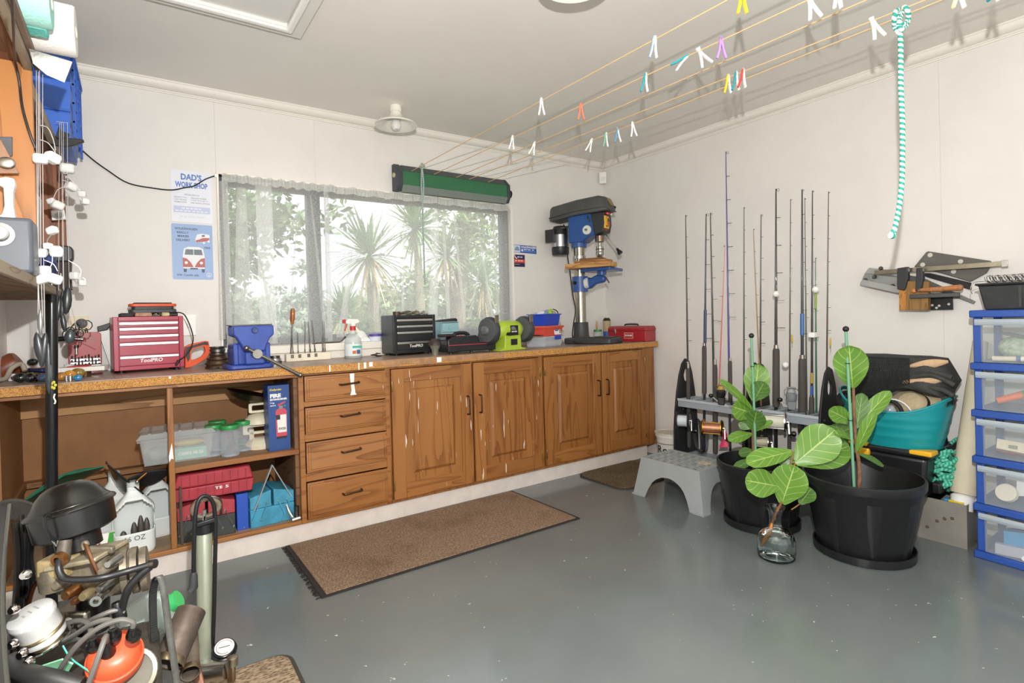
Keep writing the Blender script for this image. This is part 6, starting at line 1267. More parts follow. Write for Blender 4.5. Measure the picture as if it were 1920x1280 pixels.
for i, px, ca, cb, lean, op, lab in PEGS:
    p = line_at(i, px, 0); t = thing('clothes_peg', lab, 'peg', (p.x, p.y, p.z), math.radians(-60), group='clothes pegs on the washing line')
    t.rotation_euler = (0, lean, math.radians(-35))
    for s_, cc_ in ((-1, ca), (1, cb)):
        a_ = s_*op*.5; R_ = Matrix.Rotation(-a_, 3, 'Y')
        prof_ = [(.0008, .014), (.008, .012), (.0095, -.004), (.008, -.02), (.0095, -.045), (.012, -.066), (.005, -.069), (.0012, -.045), (.0008, -.02)]
        pts_ = [(R_ @ Vector((x_*s_, 0, z_+.018)))-Vector((0, 0, .018)) for x_, z_ in prof_]
        MB().prism([(q.x, q.z) for q in pts_][::s_], (0, .0055, 0), (1, 0, 0), (0, 0, 1), .011).build('prong', PC[cc_], t, bev=.0012)
    MB().tube([(.007*math.cos(k*.7), .006*math.sin(k*.7)*0+.004*math.sin(k*1.4), -.02+.004*math.sin(k*.7)) for k in range(9)], .0008, 5, closed=True).build('spring', STEEL, t)
# ropes
ROPE = stripe_mat('rope', '#eef4f2', '#2f9c8c', 55); ROPE2 = stripe_mat('rope_dark', '#d5ded8', '#2f6458', 130)
p = line_at(3, 1690, 30); d0 = (p-O).dot(CF)
t = thing('rope', 'teal and white twisted rope hanging from the washing line', 'rope', p, w=True)
pts = [AT(x, y, d0) for x, y in ((1688, 62), (1689, 100), (1689, 160), (1692, 230), (1692, 300), (1691, 340), (1687, 380), (1682, 410), (1676, 436))]
MB().tube(spline(pts, 8), .0075, 10, uv=True).build('hanging_rope', ROPE, t)
kn = [(1684, 60), (1678, 50), (1677, 32), (1681, 20), (1687, 24), (1685, 45), (1690, 55), (1698, 50), (1703, 35), (1701, 18), (1694, 14), (1690, 28), (1686, 42), (1694, 46), (1702, 36)]
MB().tube(spline([AT(x, y, d0+.012*math.sin(i*1.9)) for i, (x, y) in enumerate(kn)], 6), .0075, 10, uv=True).build('knot', ROPE, t)
MB().tube(spline([AT(x, y, d0) for x, y in ((1678, 430), (1672, 438), (1676, 440), (1668, 442))], 4), [.008]*9+[.012, .012, .011, .009], 8, uv=True).build('whipped_end', ROPE, t)
p = line_at(0, 793, 309); d0 = (BK(792, 320, 3.385)-O).dot(CF)
t = thing('cord', 'thin dark green and white cord hanging from the clothesline reel', 'cord', BK(792, 320, 3.385), w=True)
MB().tube(spline([AT(x, y, d0-.005) for x, y in ((791, 312), (790, 345), (792, 380), (793, 430), (795, 480), (796, 520), (797, 533))], 6), .0055, 8, uv=True).build('hanging_cord', ROPE2, t)
MB().tube(spline([AT(x, y, d0-.006) for x, y in ((791, 312), (794, 340), (794, 365), (793, 375))], 5), .0055, 8, uv=True).build('doubled_cord', ROPE2, t)
MB().tube(spline([AT(x, y, d0-.008) for x, y in ((787, 314), (791, 306), (796, 312), (790, 316), (787, 310))], 5), .005, 8, uv=True).build('knot', ROPE2, t)

# ================================================================== fishing rod racks and rods
PLK = mat('#232527', .45, vary=.1); TRY = mat('#9aa3ab', .4)
def end_plate(t, Y):
    out = [(3.13, 0.02), (3.115, .12), (3.12, .30), (3.135, .44), (3.155, .56), (3.185, .68), (3.22, .765), (3.26, .80), (3.30, .78), (3.33, .70), (3.355, .58), (3.375, .42), (3.385, .25), (3.385, .02)]
    b = MB().ringplate([(x, z) for x, z in out], [(3.26+.028*math.cos(a), .68+.045*math.sin(a)) for a in [math.atan2(z-.68, (x-3.26)) for x, z in out]], (0, Y, 0), (1, 0, 0), (0, 0, 1), .012)
    o = b.build('end_plate', PLK, t, bev=.002)
    for x, z in ((3.19, .5), (3.3, .5), (3.22, .44), (3.28, .44)): MB().lathe([(0, .0015), (.007, .001), (.007, 0)], (x, Y-.0121, z), (0, -1, 0), 10).build('bolt', STEEL, o)
def rack(Y0_, Y1_, label):
    t = thing('rod_rack', label, 'rod rack', (3.26, (Y0_+Y1_)/2, 0), group='fishing rod racks', w=True)
    end_plate(t, Y0_+.012); end_plate(t, Y1_)
    for z, nm in ((.52, 'upper_tray'), (.12, 'lower_tray')):
        m_ = MB().box(3.16, 3.172, Y0_+.0125, Y1_-.0125, z-.055, z).box(3.34, 3.352, Y0_+.0125, Y1_-.0125, z-.055, z)
        n_ = 6; w_ = (Y1_-Y0_-.025)/n_
        for k in range(n_+1):
            y = Y0_+.0125+w_*k; m_.box(3.172, 3.34, max(Y0_+.0125, y-.012), min(Y1_-.0125, y+.012), z-.03, z)
        o = m_.build(nm, TRY, t, bev=.002)
        if nm == 'upper_tray': B(3.155, 3.1599, Y0_+.0125, Y1_-.0125, z-.012, z+.004).build('tray_lip', mat('#b9c0c6', .35), o, bev=.001)
rack(1.985, 2.535, 'black and grey fishing rod rack beside the white bucket'); rack(1.535, 1.965, 'black and grey fishing rod rack beside the teal tub')
GRIP = mat('#4f4b47', .85, vary=.06); GUIDE = metal('#3a3833', .35, .1)
def fishing_rod(label, X, pt, pb, col, r, grip=None, ng=7, gs=.012, tip='#222426', pink=False, wrap=None):
    A = RT(*pt, X); B_ = RT(*pb, X); t = thing('fishing_rod', label, 'fishing rod', B_, group='fishing rods along the right wall', w=True)
    d_ = A-B_; L_ = d_.length; u = d_.normalized()
    MB().tube([B_, B_+d_*.5, A], [r, r*.75, r*.32], 10).build('blank', mat(col, .25, coat=.4), t)
    if grip:
        g0, g1, gr = grip; P0, P1 = RT(*g0, X), RT(*g1, X); MB().tube([P0, P0+(P1-P0)*.04, P0+(P1-P0)*.96, P1], [gr*.85, gr, gr*.95, gr*.75], 14).build('grip', GRIP, t)
        MB().cyl(P0+(P1-P0)*1.0, P0+(P1-P0)*1.06, gr*.7, n=12).build('ferrule', CHROME, t)
    s_ = -1 if not pink else 1; side = Vector((-.55, .5, 0)).normalized()*s_
    for k in range(ng):
        f_ = 1-(k/ng)**1.0*.62-.004; c_ = B_+d_*f_; rr = gs*(.35+.75*k/ng)
        o = MB().tube(arc(c_+side*(rr*1.5), rr, 0, 2*PI, 10, side, u.cross(side) if k else u)[:-1], .0011, 5, closed=True).build('guide_ring', GUIDE, t)
        MB().tube([c_-u*rr, c_+side*rr*.6], .001, 5).build('guide_leg', GUIDE, o); MB().tube([c_+u*rr, c_+side*rr*.6], .001, 5).build('guide_leg', GUIDE, o)
    if wrap:
        for f0, f1, cl in wrap: MB().tube([B_+d_*f0, B_+d_*f1], r*1.06, 10).build('thread_wrap', mat(cl, .3), t)
    return t, B_, d_
XRD = 3.255
def R_(lab, pt, pb, col, r, grip, **k): return fishing_rod(lab, XRD, pt, pb, col, r, grip, **k)
R_('dark fishing rod at the far left of the rods', (1285.6, 403), (1292, 842), '#2a2c2b', .008, ((1292, 838), (1290, 690), .014), wrap=((.37, .375, '#c9b9a0'), (.35, .355, '#b0605a')))
R_('dark blue wrapped rod, second from the left', (1324, 401), (1320, 846), '#27303f', .010, ((1320.6, 738), (1320.6, 648), .016), gs=.02, ng=6, wrap=((.46, .6, '#3a4a6a'),))
R_('black rod third from the left with a gold reel', (1332, 399), (1341.5, 850), '#2b2d2a', .009, ((1341.7, 848), (1340.5, 683), .017), gs=.016)
R_('purple rod, the tallest of all', (1361, 284), (1369.5, 850), '#4c3a8c', .0075, ((1370, 770), (1368.8, 676), .013), gs=.02, ng=8, wrap=((.0, .3, '#3a3a3c'),))
fishing_rod('thin pink children fishing rod', 3.22, (1359.4, 460), (1347, 760), '#e0606e', .0045, None, ng=4, gs=.012, pink=True)
R_('slim dark rod in front of the middle rack plates', (1395, 388), (1395, 850), '#2f3533', .006, ((1395, 850), (1394.6, 760), .012), gs=.008)
fishing_rod('short thin tan rod leaning left of the middle', 3.20, (1412.7, 429), (1427, 760), '#9a7440', .0045, None, ng=5, gs=.007)
R_('dark slim rod right beside the tan one', (1427, 402), (1425, 850), '#2d2f2c', .007, ((1425, 850), (1425.5, 742), .014), gs=.012, ng=7)
R_('thick black game rod with a big silver reel', (1455, 354), (1455, 852), '#23262a', .011, ((1455.3, 762), (1455.3, 653), .021), gs=.022, ng=6)
R_('slim brown rod right of the big silver reel', (1482.4, 373), (1480, 850), '#4a3d38', .0055, ((1480, 850), (1481, 735), .011), gs=.007)
R_('thick rod with a long grey foam grip', (1504, 355), (1504.5, 858), '#24303a', .011, ((1504.5, 788), (1504.5, 672), .023), gs=.012, ng=7, wrap=((.46, .54, '#3f6ea8'),))
fishing_rod('thin green rod close behind the foam-gripped rod', 3.30, (1509, 371), (1513, 800), '#4f5a48', .005, None, ng=6, gs=.007)
R_('dark rod with blue and gold wraps near the right rack plate', (1523.4, 357), (1522, 850), '#2a2d33', .008, ((1522, 802), (1522, 744), .015), gs=.010, wrap=((.22, .26, '#3a62a8'), (.27, .31, '#b09a4a')))
fishing_rod('short bright green rod section beside the blue wrapped rod', 3.29, (1529, 483), (1531, 800), '#2e6b52', .006, None, ng=4, gs=.007, wrap=((.7, .8, '#8aa83a'),))
R_('brown rod at the far right of the rods', (1553.5, 359), (1549, 842), '#57423a', .006, None, gs=.008)
# reels
def multiplier(label, p, w_, r, side, body, handle=True, hx=1):
    t = thing('fishing_reel', label, 'reel', p, math.radians(-62), group='reels on the fishing rods')
    for s_ in (-1, 1): MB().lathe([(0, 0), (r, 0), (r, .006), (r*.85, .014), (0, .016)], (s_*w_/2, 0, 0), (s_, 0, 0), 28).build('side_plate', side, t)
    MB().lathe([(0, -w_/2), (r*.68, -w_/2), (r*.66, -w_*.2), (r*.66, w_*.2), (r*.68, w_/2), (0, w_/2)], (0, 0, 0), (1, 0, 0), 28).build('spool', body, t)
    for a in (.5, 2.2, 3.8, 5.4): MB().cyl((-w_/2, r*.88*math.cos(a), r*.88*math.sin(a)), (w_/2, r*.88*math.cos(a), r*.88*math.sin(a)), .003, n=8).build('frame_bar', side, t)
    if handle:
        o = MB().bar((hx*(w_/2+.022), 0, 0), (hx*(w_/2+.026), -.02, -.065), .012, .006, (1, 0, 0)).build('crank', CHROME, t); MB().lathe([(0, 0), (.010, .002), (.017, .02), (.014, .032), (0, .036)], (hx*(w_/2+.028), -.02, -.062), (hx, 0, 0), 16).build('crank_knob', BLACKG, o)
        MB().cyl((hx*w_/2, 0, 0), (hx*(w_/2+.024), 0, 0), .012, n=14).build('crank_hub', CHROME, t)
    B(-.008, .008, r*.7, r*1.15, -.035, .035).build('reel_foot', side, t, bev=.003)
SILV = metal('#c9c9c6', .2, .08); GOLD = metal('#b98a3a', .25, .15)
multiplier('silver and black line counter reel on the far left rod', RT(1281, 788, 3.10), .065, .062, mat('#2a2b2d', .3), mat('#cdd6d8', .4), True, 1)
multiplier('gold and black multiplier reel on the third rod', RT(1336, 802, 3.11), .105, .055, GOLD, mat('#c08a6a', .2, .7, .2), True, 1)
multiplier('big silver game reel on the thick black rod', RT(1450, 790, 3.10), .115, .06, SILV, mat('#d8d6c8', .5), True, 1)
multiplier('small grey reel low on the slim dark rod', RT(1428, 828, 3.13), .07, .042, metal('#8f8a80', .35), mat('#b9b29a', .5), True, 1)
multiplier('brown disc reel behind the long foam grip', RT(1508, 795, 3.31), .04, .06, mat('#4a3c34', .3), mat('#8f8f8c', .4, .5), False)
def spinning(label, p, col, line):
    t = thing('fishing_reel', label, 'reel', p, math.radians(-60), group='reels on the fishing rods'); m_ = mat(col, .35, vary=.1)
    MB().lathe([(0, .028), (.024, .028), (.026, .034), (.022, .038), (.021, .052), (.026, .056), (.026, .06), (0, .062)], (0, 0, 0), n=24).build('spool', mat(line, .4), t)
    MB().lathe([(0, -.02), (.024, -.02), (.03, 0), (.03, .02), (.022, .027), (0, .027)], (0, 0, 0), n=22).build('rotor', m_, t)
    MB().prism([(-.02, -.07), (.02, -.075), (.026, -.03), (.02, -.0201), (-.022, -.0201)], (0, .014, 0), (1, 0, 0), (0, 0, 1), .028).build('gear_body', m_, t, bev=.006)
    MB().tube(spline([(-.034, 0, .01), (-.036, -.02, .045), (0, -.04, .06), (.036, -.02, .045), (.034, 0, .01)], 5), .0018, 6).build('bail_wire', STEEL, t)
    MB().bar((0, .014, -.045), (0, .055, -.02), .008, .006, (1, 0, 0)).build('stem', m_, t); o = MB().bar((-.02, -.005, -.05), (-.055, -.01, -.02), .006, .006).build('crank', STEEL, t); MB().ell((-.062, -.01, -.014), (.016, .012, .014)).build('crank_knob', BLACKG, o)
spinning('black spinning reel with gold spool at the top of the pink rod', RT(1352, 738, 3.15), '#26272a', '#b79a4a'); spinning('grey spinning reel hanging on the slim brown rod', RT(1484, 745, 3.17), '#7b8084', '#9fa4a8')
# floats, lure, tangle of cords
for x, y, X, lab in ((1455, 551, 3.225, 'white ball float on the thick black game rod'), (1529, 543, 3.26, 'white ball float on the green rod section'), (1473, 684, 3.25, 'white foam ball hanging left of the brown rod')):
    p = RT(x, y, X); t = thing('ball_float', lab, 'float', (p.x, p.y, p.z), group='white floats on the rods'); MB().ell((0, 0, 0), .019, 16, 10).build('ball', mat('#eeeeea', .5), t); MB().tube([(0, 0, .018), (.01, .0, .055)], .0008, 5).build('string', WIRE, t)
p = RT(1524, 628, 3.225); t = thing('square_float', 'white square cap clipped on the blue wrapped rod', 'cap', p); B(-.02, .02, -.018, .018, -.014, .016).build('cap', WHITE, t, bev=.004); MB().tube(arc((0, -.018, -.014), .025, PI, 2*PI, 10), .001, 5).build('clip', STEEL, t)
for x, y, lab in ((1485, 634, 'small amber lure hanging right of the brown rod'), (1557, 641, 'yellow lure hanging by the right rod')):
    p = RT(x, y, 3.25); t = thing('hanging_lure', lab, 'lure', p); MB().ell((0, 0, 0), (.005, .005, .026), 10, 8).build('body', mat('#c9a92c', .3), t); MB().tube([(0, 0, -.026), (.004, 0, -.05), (-.004, 0, -.06), (-.002, 0, -.05)], .0009, 5).build('hook', STEEL, t)
t = thing('cord_bundle', 'bundle of black cords looped low on the left rod rack', 'cords', RT(1325, 830, 3.14), w=True)
for i in range(7): MB().tube(spline([RT(x+i*1.6-(4 if i > 3 else 0), y+i*1.2, 3.135+.006*(i % 3)) for x, y in ((1306, 782), (1299, 800), (1301, 825), (1308, 842), (1314, 838), (1312, 805), (1309, 785))], 5), .0022, 6).build('cord', BLACK, t)
for i in range(4): MB().tube(spline([RT(x+i*2, y, 3.13+.005*i) for x, y in ((1316, 796), (1322, 815), (1321, 838), (1318, 848))], 5), .002, 6).build('cord', BLACK, t)
t = thing('pink_lure', 'bright pink squid lure on the lower rack tray', 'lure', RT(1357, 825, 3.2), w=True); PK = mat('#e8386e', .4)
for i in range(6): MB().tube(spline([RT(1360, 808, 3.2), RT(1357+i, 822, 3.2), RT(1350+i*3, 838, 3.19)], 4), .006, 6).build('skirt', PK, t)
MB().ell(RT(1360, 815, 3.2), (.012, .012, .02)).build('head', PK, t)
# bucket
t = thing('paint_bucket', 'white lidded paint bucket with black lettering by the rods', 'bucket', (3.30, 2.70, 0), math.radians(-48)); BW = mat('#dcd9d4', .5, vary=.04)
MB().lathe([(0, 0), (.095, 0), (.10, .006), (.112, .205), (.12, .207), (.12, .225), (.113, .227), (.11, .205), (.098, .01), (0, .008)], n=40).build('pail', BW, t)
MB().lathe([(0, .222), (.108, .222), (.11, .234), (.121, .236), (.121, .226), (.1235, .226), (.1235, .2395), (.108, .2405), (.1, .231), (0, .231)], n=40).build('lid', mat('#cfcabf', .5, vary=.12, vscale=20), t)
def wrap_text(s_, z, h_, a0, a1, m):
    o = text(s_, m, t, (0, 0, 0), (1, 0, 0), (0, 0, 1), 1, h_, bold=.02)
    for v in o.data.vertices:
        a = a0+(a1-a0)*v.co.x; r = .1005+.012*(z+v.co.z)/.205+.0008; v.co = (r*math.sin(a), -r*math.cos(a), z+v.co.z)
wrap_text('Resene', .085, .062, -1.2, 1.25, mat('#2a2a2a', .6))
MB().lathe([(.1105, .160), (.1122, .160), (.1125, .164), (.111, .164)], n=40).build('ring_band', mat('#55534f', .6), t)

# ================================================================== plants
LEAF = leaf_mat('fig_leaf', '#54802b', '#6a9136', '#a5ba68'); LEAF2 = leaf_mat('fig_leaf_dark', '#3f6628', '#507530', '#879f5a')
def leaf(t, base, tip, width, face=None, m=LEAF, curl=.12, fold=.18, seed=0, nm='leaf'):
    """obovate leaf with a wavy edge; face = direction its upper side looks"""
    base, tip = Vector(base), Vector(tip); d_ = tip-base; L_ = d_.length; u = d_.normalized()
    f = Vector(face) if face else (O-base); n = (f-u*f.dot(u)).normalized(); s_ = u.cross(n); rnd = random.Random(seed); ph = rnd.uniform(0, 6)
    def wd(v): return .5*width*(.10+.95*math.sin(PI*min(1, v*.94+.02))**.75*(.55+.62*v)) if v < .985 else .5*width*.12
    def fn(a, v):
        w_ = wd(v); x = (a-.5)*2; z = -curl*L_*(v-.5)**2*1.6+curl*L_*.4-fold*w_*(1-abs(x))*.9+.03*width*math.sin(v*9+ph)*abs(x)**2
        return base+u*(L_*v)+s_*(x*w_)+n*z
    MB().grid(fn, 12, 16, uv=True).build(nm, m, t, sharp=0, solid=.0012)
def pot(x, y, rt_, rb, h_, label, group=None):
    t = thing('plant_pot', label, 'pot', (x, y, 0), math.radians(20), group='black plastic plant pots'); PL = mat('#1a1b1c', .38, vary=.12, vscale=20)
    K = 64; prof_ = [(rb*.985, .012), (rb, .02), (rt_*.955, h_-.045), (rt_*.97, h_-.04), (rt_*.985, h_-.04), (rt_, h_-.03), (rt_, h_-.004), (rt_*.985, h_), (rt_*.955, h_), (rt_*.94, h_-.02), (rb*.97, .03)]
    MB().lathe([(0, .012)]+prof_+[(0, .03)], n=K).build('pot_body', PL, t)
    for k in range(8):
        a = k*PI/4+.25; b = MB(); r0, r1 = rb+.002, rt_*.93
        def pn(aa, bb): rr = r0+(r1-r0)*bb+.0035*math.sin(PI*aa)*(1-bb*.4); an = a+(aa-.5)*(.30-.16*(1-bb)); return (rr*math.cos(an), rr*math.sin(an), .03+(h_-.105)*bb)
        MB().grid(pn, 6, 6).build('pot_rib', PL, t)
    MB().lathe([(0, 0), (rb*1.06, 0), (rb*1.12, .006), (rb*1.13, .04), (rb*1.10, .04), (rb*1.08, .0095), (0, .0095)], n=K).build('saucer', PL, t)
    MB().lathe([(0, .0305+h_*.5), (rt_*.5, .03+h_*.5), (rb+(rt_-rb)*.45, .028+h_*.5)], n=40).build('soil', mat('#1b1613', .95, vary=.5, vscale=60, bump=.8, bscale=80), t)
    return t
P1, P2 = Vector((2.722, 1.645, 0)), Vector((2.762, 1.168, 0))
p1t = pot(P1.x, P1.y, .218, .168, .335, 'black plant pot behind the glass bottle'); p2t = pot(P2.x, P2.y, .247, .182, .36, 'large black plant pot in front of the metal box')
MB().prism(rrect(-.03, .03, 0, .05, .008), (-.205, -.05, .28), (.2, -1, 0), (0, 0, 1), .03).build('pot_lug', mat('#1a1b1c', .4), p1t, bev=.004)
def plant(name, label, P, zsoil, stem, stake, leaves, d_, knob=True):
    t = thing(name, label, 'plant', (P.x, P.y, zsoil), w=True)
    BARK = mat('#7d5a40', .8, vary=.3, vscale=40); pts = [AT(x, y, d_) for x, y in stem]; pts[0] = Vector((pts[0].x, pts[0].y, zsoil-.02))
    MB().tube(spline(pts, 4), [.009-.003*i/(4*(len(pts)-1)) for i in range(4*(len(pts)-1)+1)], 10).build('stem', BARK, t)
    for i, (b0, t0, w_, dz, dk, f) in enumerate(leaves):
        bp = AT(*b0, d_-.004); tp = AT(*t0, d_+dz); leaf(t, bp, tp, w_*d_/FOC, f, LEAF2 if dk else LEAF, seed=i, curl=.10 if dk else .14)
    t2 = thing('plant_stake', label.replace('fiddle leaf fig', 'green garden stake tied to the fig'), 'stake', (P.x, P.y, zsoil), w=True)
    a, b_ = AT(*stake[0], d_-.02), AT(*stake[1], d_-.02); MB().tube([a, b_], .0065, 10).build('rod', mat('#6fa384', .5), t2)
    MB().ell(b_+Vector((0, 0, .008)), .0135, 14, 10).build('ball_top', BLACK, t2)
    for y in (.45, .8): q = a+(b_-a)*y; MB().tube(arc(q, .009, 0, 2*PI, 10, (1, 0, 0), (0, 1, 0))[:-1], .002, 5, closed=True).build('tie', BLACK, t2)
UPF = (-.6, -.4, .75)
plant('fiddle_leaf_fig', 'fiddle leaf fig in the pot behind the glass bottle', P1, .20, [(1416, 905), (1413, 850), (1412, 800), (1414, 750), (1415, 735)], ((1419, 905), (1409, 632)),
 [((1414, 752), (1422, 683), 48, .03, 0, None), ((1414, 750), (1433, 716), 36, -.05, 1, None), ((1413, 772), (1348, 713), 30, -.03, 0, (-.2, -.6, .8)), ((1412, 775), (1374, 762), 44, -.05, 0, None), ((1411, 806), (1419, 770), 40, -.06, 1, None), ((1410, 812), (1366, 826), 26, -.07, 0, UPF), ((1415, 808), (1449, 789), 15, -.02, 0, UPF), ((1412, 800), (1385, 790), 26, .02, 1, None), ((1413, 860), (1376, 880), 20, -.05, 1, UPF), ((1414, 845), (1385, 850), 22, .03, 1, UPF)], 2.87)
plant('fiddle_leaf_fig', 'fiddle leaf fig in the large front pot', P2, .21, [(1609, 930), (1611, 880), (1606, 840), (1603, 800), (1601, 760), (1600, 726)], ((1602, 925), (1586, 620)),
 [((1599, 727), (1592, 648), 60, -.04, 0, None), ((1594, 788), (1555, 768), 34, -.05, 0, None), ((1606, 802), (1617, 737), 30, .03, 1, None), ((1608, 800), (1669, 733), 30, -.01, 0, UPF), ((1606, 848), (1641, 772), 24, -.06, 0, (-.5, -.3, .9)), ((1609, 850), (1657, 873), 16, .02, 1, UPF), ((1597, 822), (1537, 806), 36, .06, 1, UPF), ((1597, 822), (1564, 812), 20, -.05, 0, UPF)], 2.50)
# glass carafe with a fig cutting
cx = FL(1455, 1042); V0 = Vector((2.385, 1.372, 0))
t = thing('glass_vase', 'clear glass bottle vase with water on the floor', 'vase', V0); GL = glass('#f4fbfa', 1.45)
MB().lathe([(0, 0), (.068, 0), (.078, .008), (.081, .03), (.080, .085), (.072, .112), (.05, .132), (.032, .142), (.028, .155), (.028, .185), (.033, .215), (.043, .232), (.0445, .234), (.0415, .233), (.031, .215), (.0255, .185), (.0255, .155), (.03, .1445), (.048, .135), (.0695, .114), (.0775, .085), (.0785, .03), (.074, .012), (.06, .007), (0, .006)], n=48).build('bottle', GL, t)
MB().lathe([(0, .0065), (.06, .0075), (.0735, .0125), (.0780, .03), (.0770, .085), (.069, .113), (0, .113)], n=40).build('water', glass('#f2fbfb', 1.33), t)
dv = (V0-O).dot(CF); dv = (V0+Vector((0, 0, .12))-O).dot(CF)
t = thing('fig_cutting', 'fig cutting with broad leaves standing in the glass bottle', 'plant', V0+Vector((0, 0, .05)), w=True)
MB().tube(spline([AT(x, y, dv) for x, y in ((1432, 1018), (1445, 990), (1452, 968), (1462, 948), (1470, 930), (1480, 895), (1491, 868))], 5), .006, 8).build('stem', mat('#7a4a22', .5, vary=.3, vscale=50), t)
MB().tube(spline([AT(x, y, dv-.01) for x, y in ((1428, 1024), (1440, 1006), (1448, 980))], 4), [.004, .006, .008, .009, .009, .009, .008, .007, .006], 8).build('rooting_end', mat('#b5742e', .4, vary=.3), t)
for i, (b0, t0, w_, dz, dk, f) in enumerate([((1466, 944), (1490, 873), 66, -.05, 0, None), ((1463, 912), (1398, 900), 54, -.05, 0, None), ((1491, 868), (1566, 806), 74, -.03, 0, None), ((1492, 868), (1593, 836), 62, .04, 0, None), ((1487, 846), (1400, 868), 42, -.04, 0, UPF), ((1489, 866), (1455, 852), 30, .03, 1, None), ((1500, 944), (1521, 915), 34, .03, 1, None), ((1540, 828), (1600, 800), 40, .08, 1, UPF)]):
    leaf(t, AT(*b0, dv-.004), AT(*t0, dv+dz), w_*dv/FOC, f, LEAF2 if dk else LEAF, seed=40+i)
MB().tube(spline([AT(1478, 905, dv), AT(1482, 875, dv-.01), AT(1487, 846, dv-.01)], 4), .004, 6).build('side_stem', mat('#8a6a3a', .6), t)
MB().tube([AT(1484, 955, dv+.0), AT(1492, 950, dv+.01), AT(1500, 944, dv+.01)], .003, 6).build('side_stem', mat('#8a6a3a', .6), t)

# ================================================================== corner by the drawers
t = thing('storage_box', 'black lidded storage box with yellow clips under the teal tub', 'box', (3.235, 1.27, .206)); BX = mat('#1d1e20', .35, vary=.1)
MB().taper(-.17, .17, -.26, .27, 0, .20, .02).build('box', BX, t, bev=.02, seg=3)
B(-.185, .185, -.28, .29, .2005, .232).build('lid', BX, t, bev=.012, seg=3)
MB().prism([(-.188, -.283), (-.10, -.283), (-.12, -.25), (-.188, -.19)], (0, 0, .215), (1, 0, 0), (0, 1, 0), .024).build('clip', mat('#eab124', .4), t, bev=.006)
B(-.196, -.17, -.02, .05, .175, .21).build('clip', mat('#eab124', .4), t, bev=.006); B(-.193, -.15, -.01, .08, .22, .24).build('clip', mat('#eab124', .4), t, bev=.006)
MB().prism(rrect(-.12, -.02, .03, .085, .015), (0, -.2605, 0), (1, 0, 0), (0, 0, 1), .03).build('side_grip', BX, t, bev=.004)
t = thing('teal_tub', 'teal flexible tub heaped with gear', 'tub', (3.205, 1.19, .439)); TL = mat('#1a9096', .33, coat=.15)
def tubf(z, a):
    e = .19+.03*z/.27; f = .155+.085*z/.27; return e, f
def tubz(a): return .175+.085*abs(math.sin(a))**3
b = MB(); K = 64; J = 18; vs = []; fs = []
for j in range(J+1):
    for k in range(K):
        a = 2*PI*k/K; v = j/J; zt = tubz(a)+.0; z = v*zt; gx = .145+.05*z/.25; gy = .195+.055*z/.25; rib = .0025*(1 if int(z/.009) in (5, 6, 10, 11, 15, 16) else 0)
        vs.append(((gx+rib)*math.cos(a), (gy+rib)*math.sin(a), z))
for j in range(J):
    for k in range(K):
        if j in (15, 16) and (abs(k-K//4) < 4 or abs(k-3*K//4) < 4): continue
        fs.append((j*K+k, j*K+(k+1) % K, (j+1)*K+(k+1) % K, (j+1)*K+k))
fs.append(tuple(range(K-1, -1, -1))); b.add(vs, fs).build('tub_body', TL, t, solid=.004)
MB().tube([vs[J*K+k] for k in range(K)], .006, 8, closed=True).build('rim', TL, t)
# gear in the tub
def gear(nm, lab, cat, fn): t = thing(nm, lab, cat, RT(1690, 720, 3.2), w=True); fn(t)
def hat(t):
    c = RT(1712, 762, 3.16); MB().lathe([(0, .05), (.05, .048), (.065, .03), (.075, .008), (.118, 0), (.12, -.006), (.112, -.006), (.074, .0), (0, .0)], c, (-.7, .1, .62), 36).build('brim', mat('#b3a284', .85, vary=.1, vscale=30), t); MB().lathe([(.0765, .006), (.07, .022), (.068, .022), (.0745, .006)], c, (-.7, .1, .62), 36).build('band', BLACK, t)
gear('sun_hat', 'khaki sun hat poking out of the teal tub', 'hat', hat)
def mask(t):
    c = RT(1660, 770, 3.10); MB().ell(c, (.025, .05, .04), 18, 12).build('lens', clear('#c9d4dc', .55, .05), t); MB().tube(arc(c+Vector((-.01, -.02, 0)), .055, -.2, PI+.3, 16, (0, -1, 0), (0, 0, 1)), .010, 8).build('skirt', RUBBER, t); MB().tube(arc(c+Vector((-.018, -.04, -.02)), .085, .1, 2.4, 14, (0, -1, 0), (0, 0, 1)), .004, 6).build('strap', mat('#d9dadb', .4), t)
gear('dive_mask', 'clear dive mask with black strap in the teal tub', 'mask', mask)
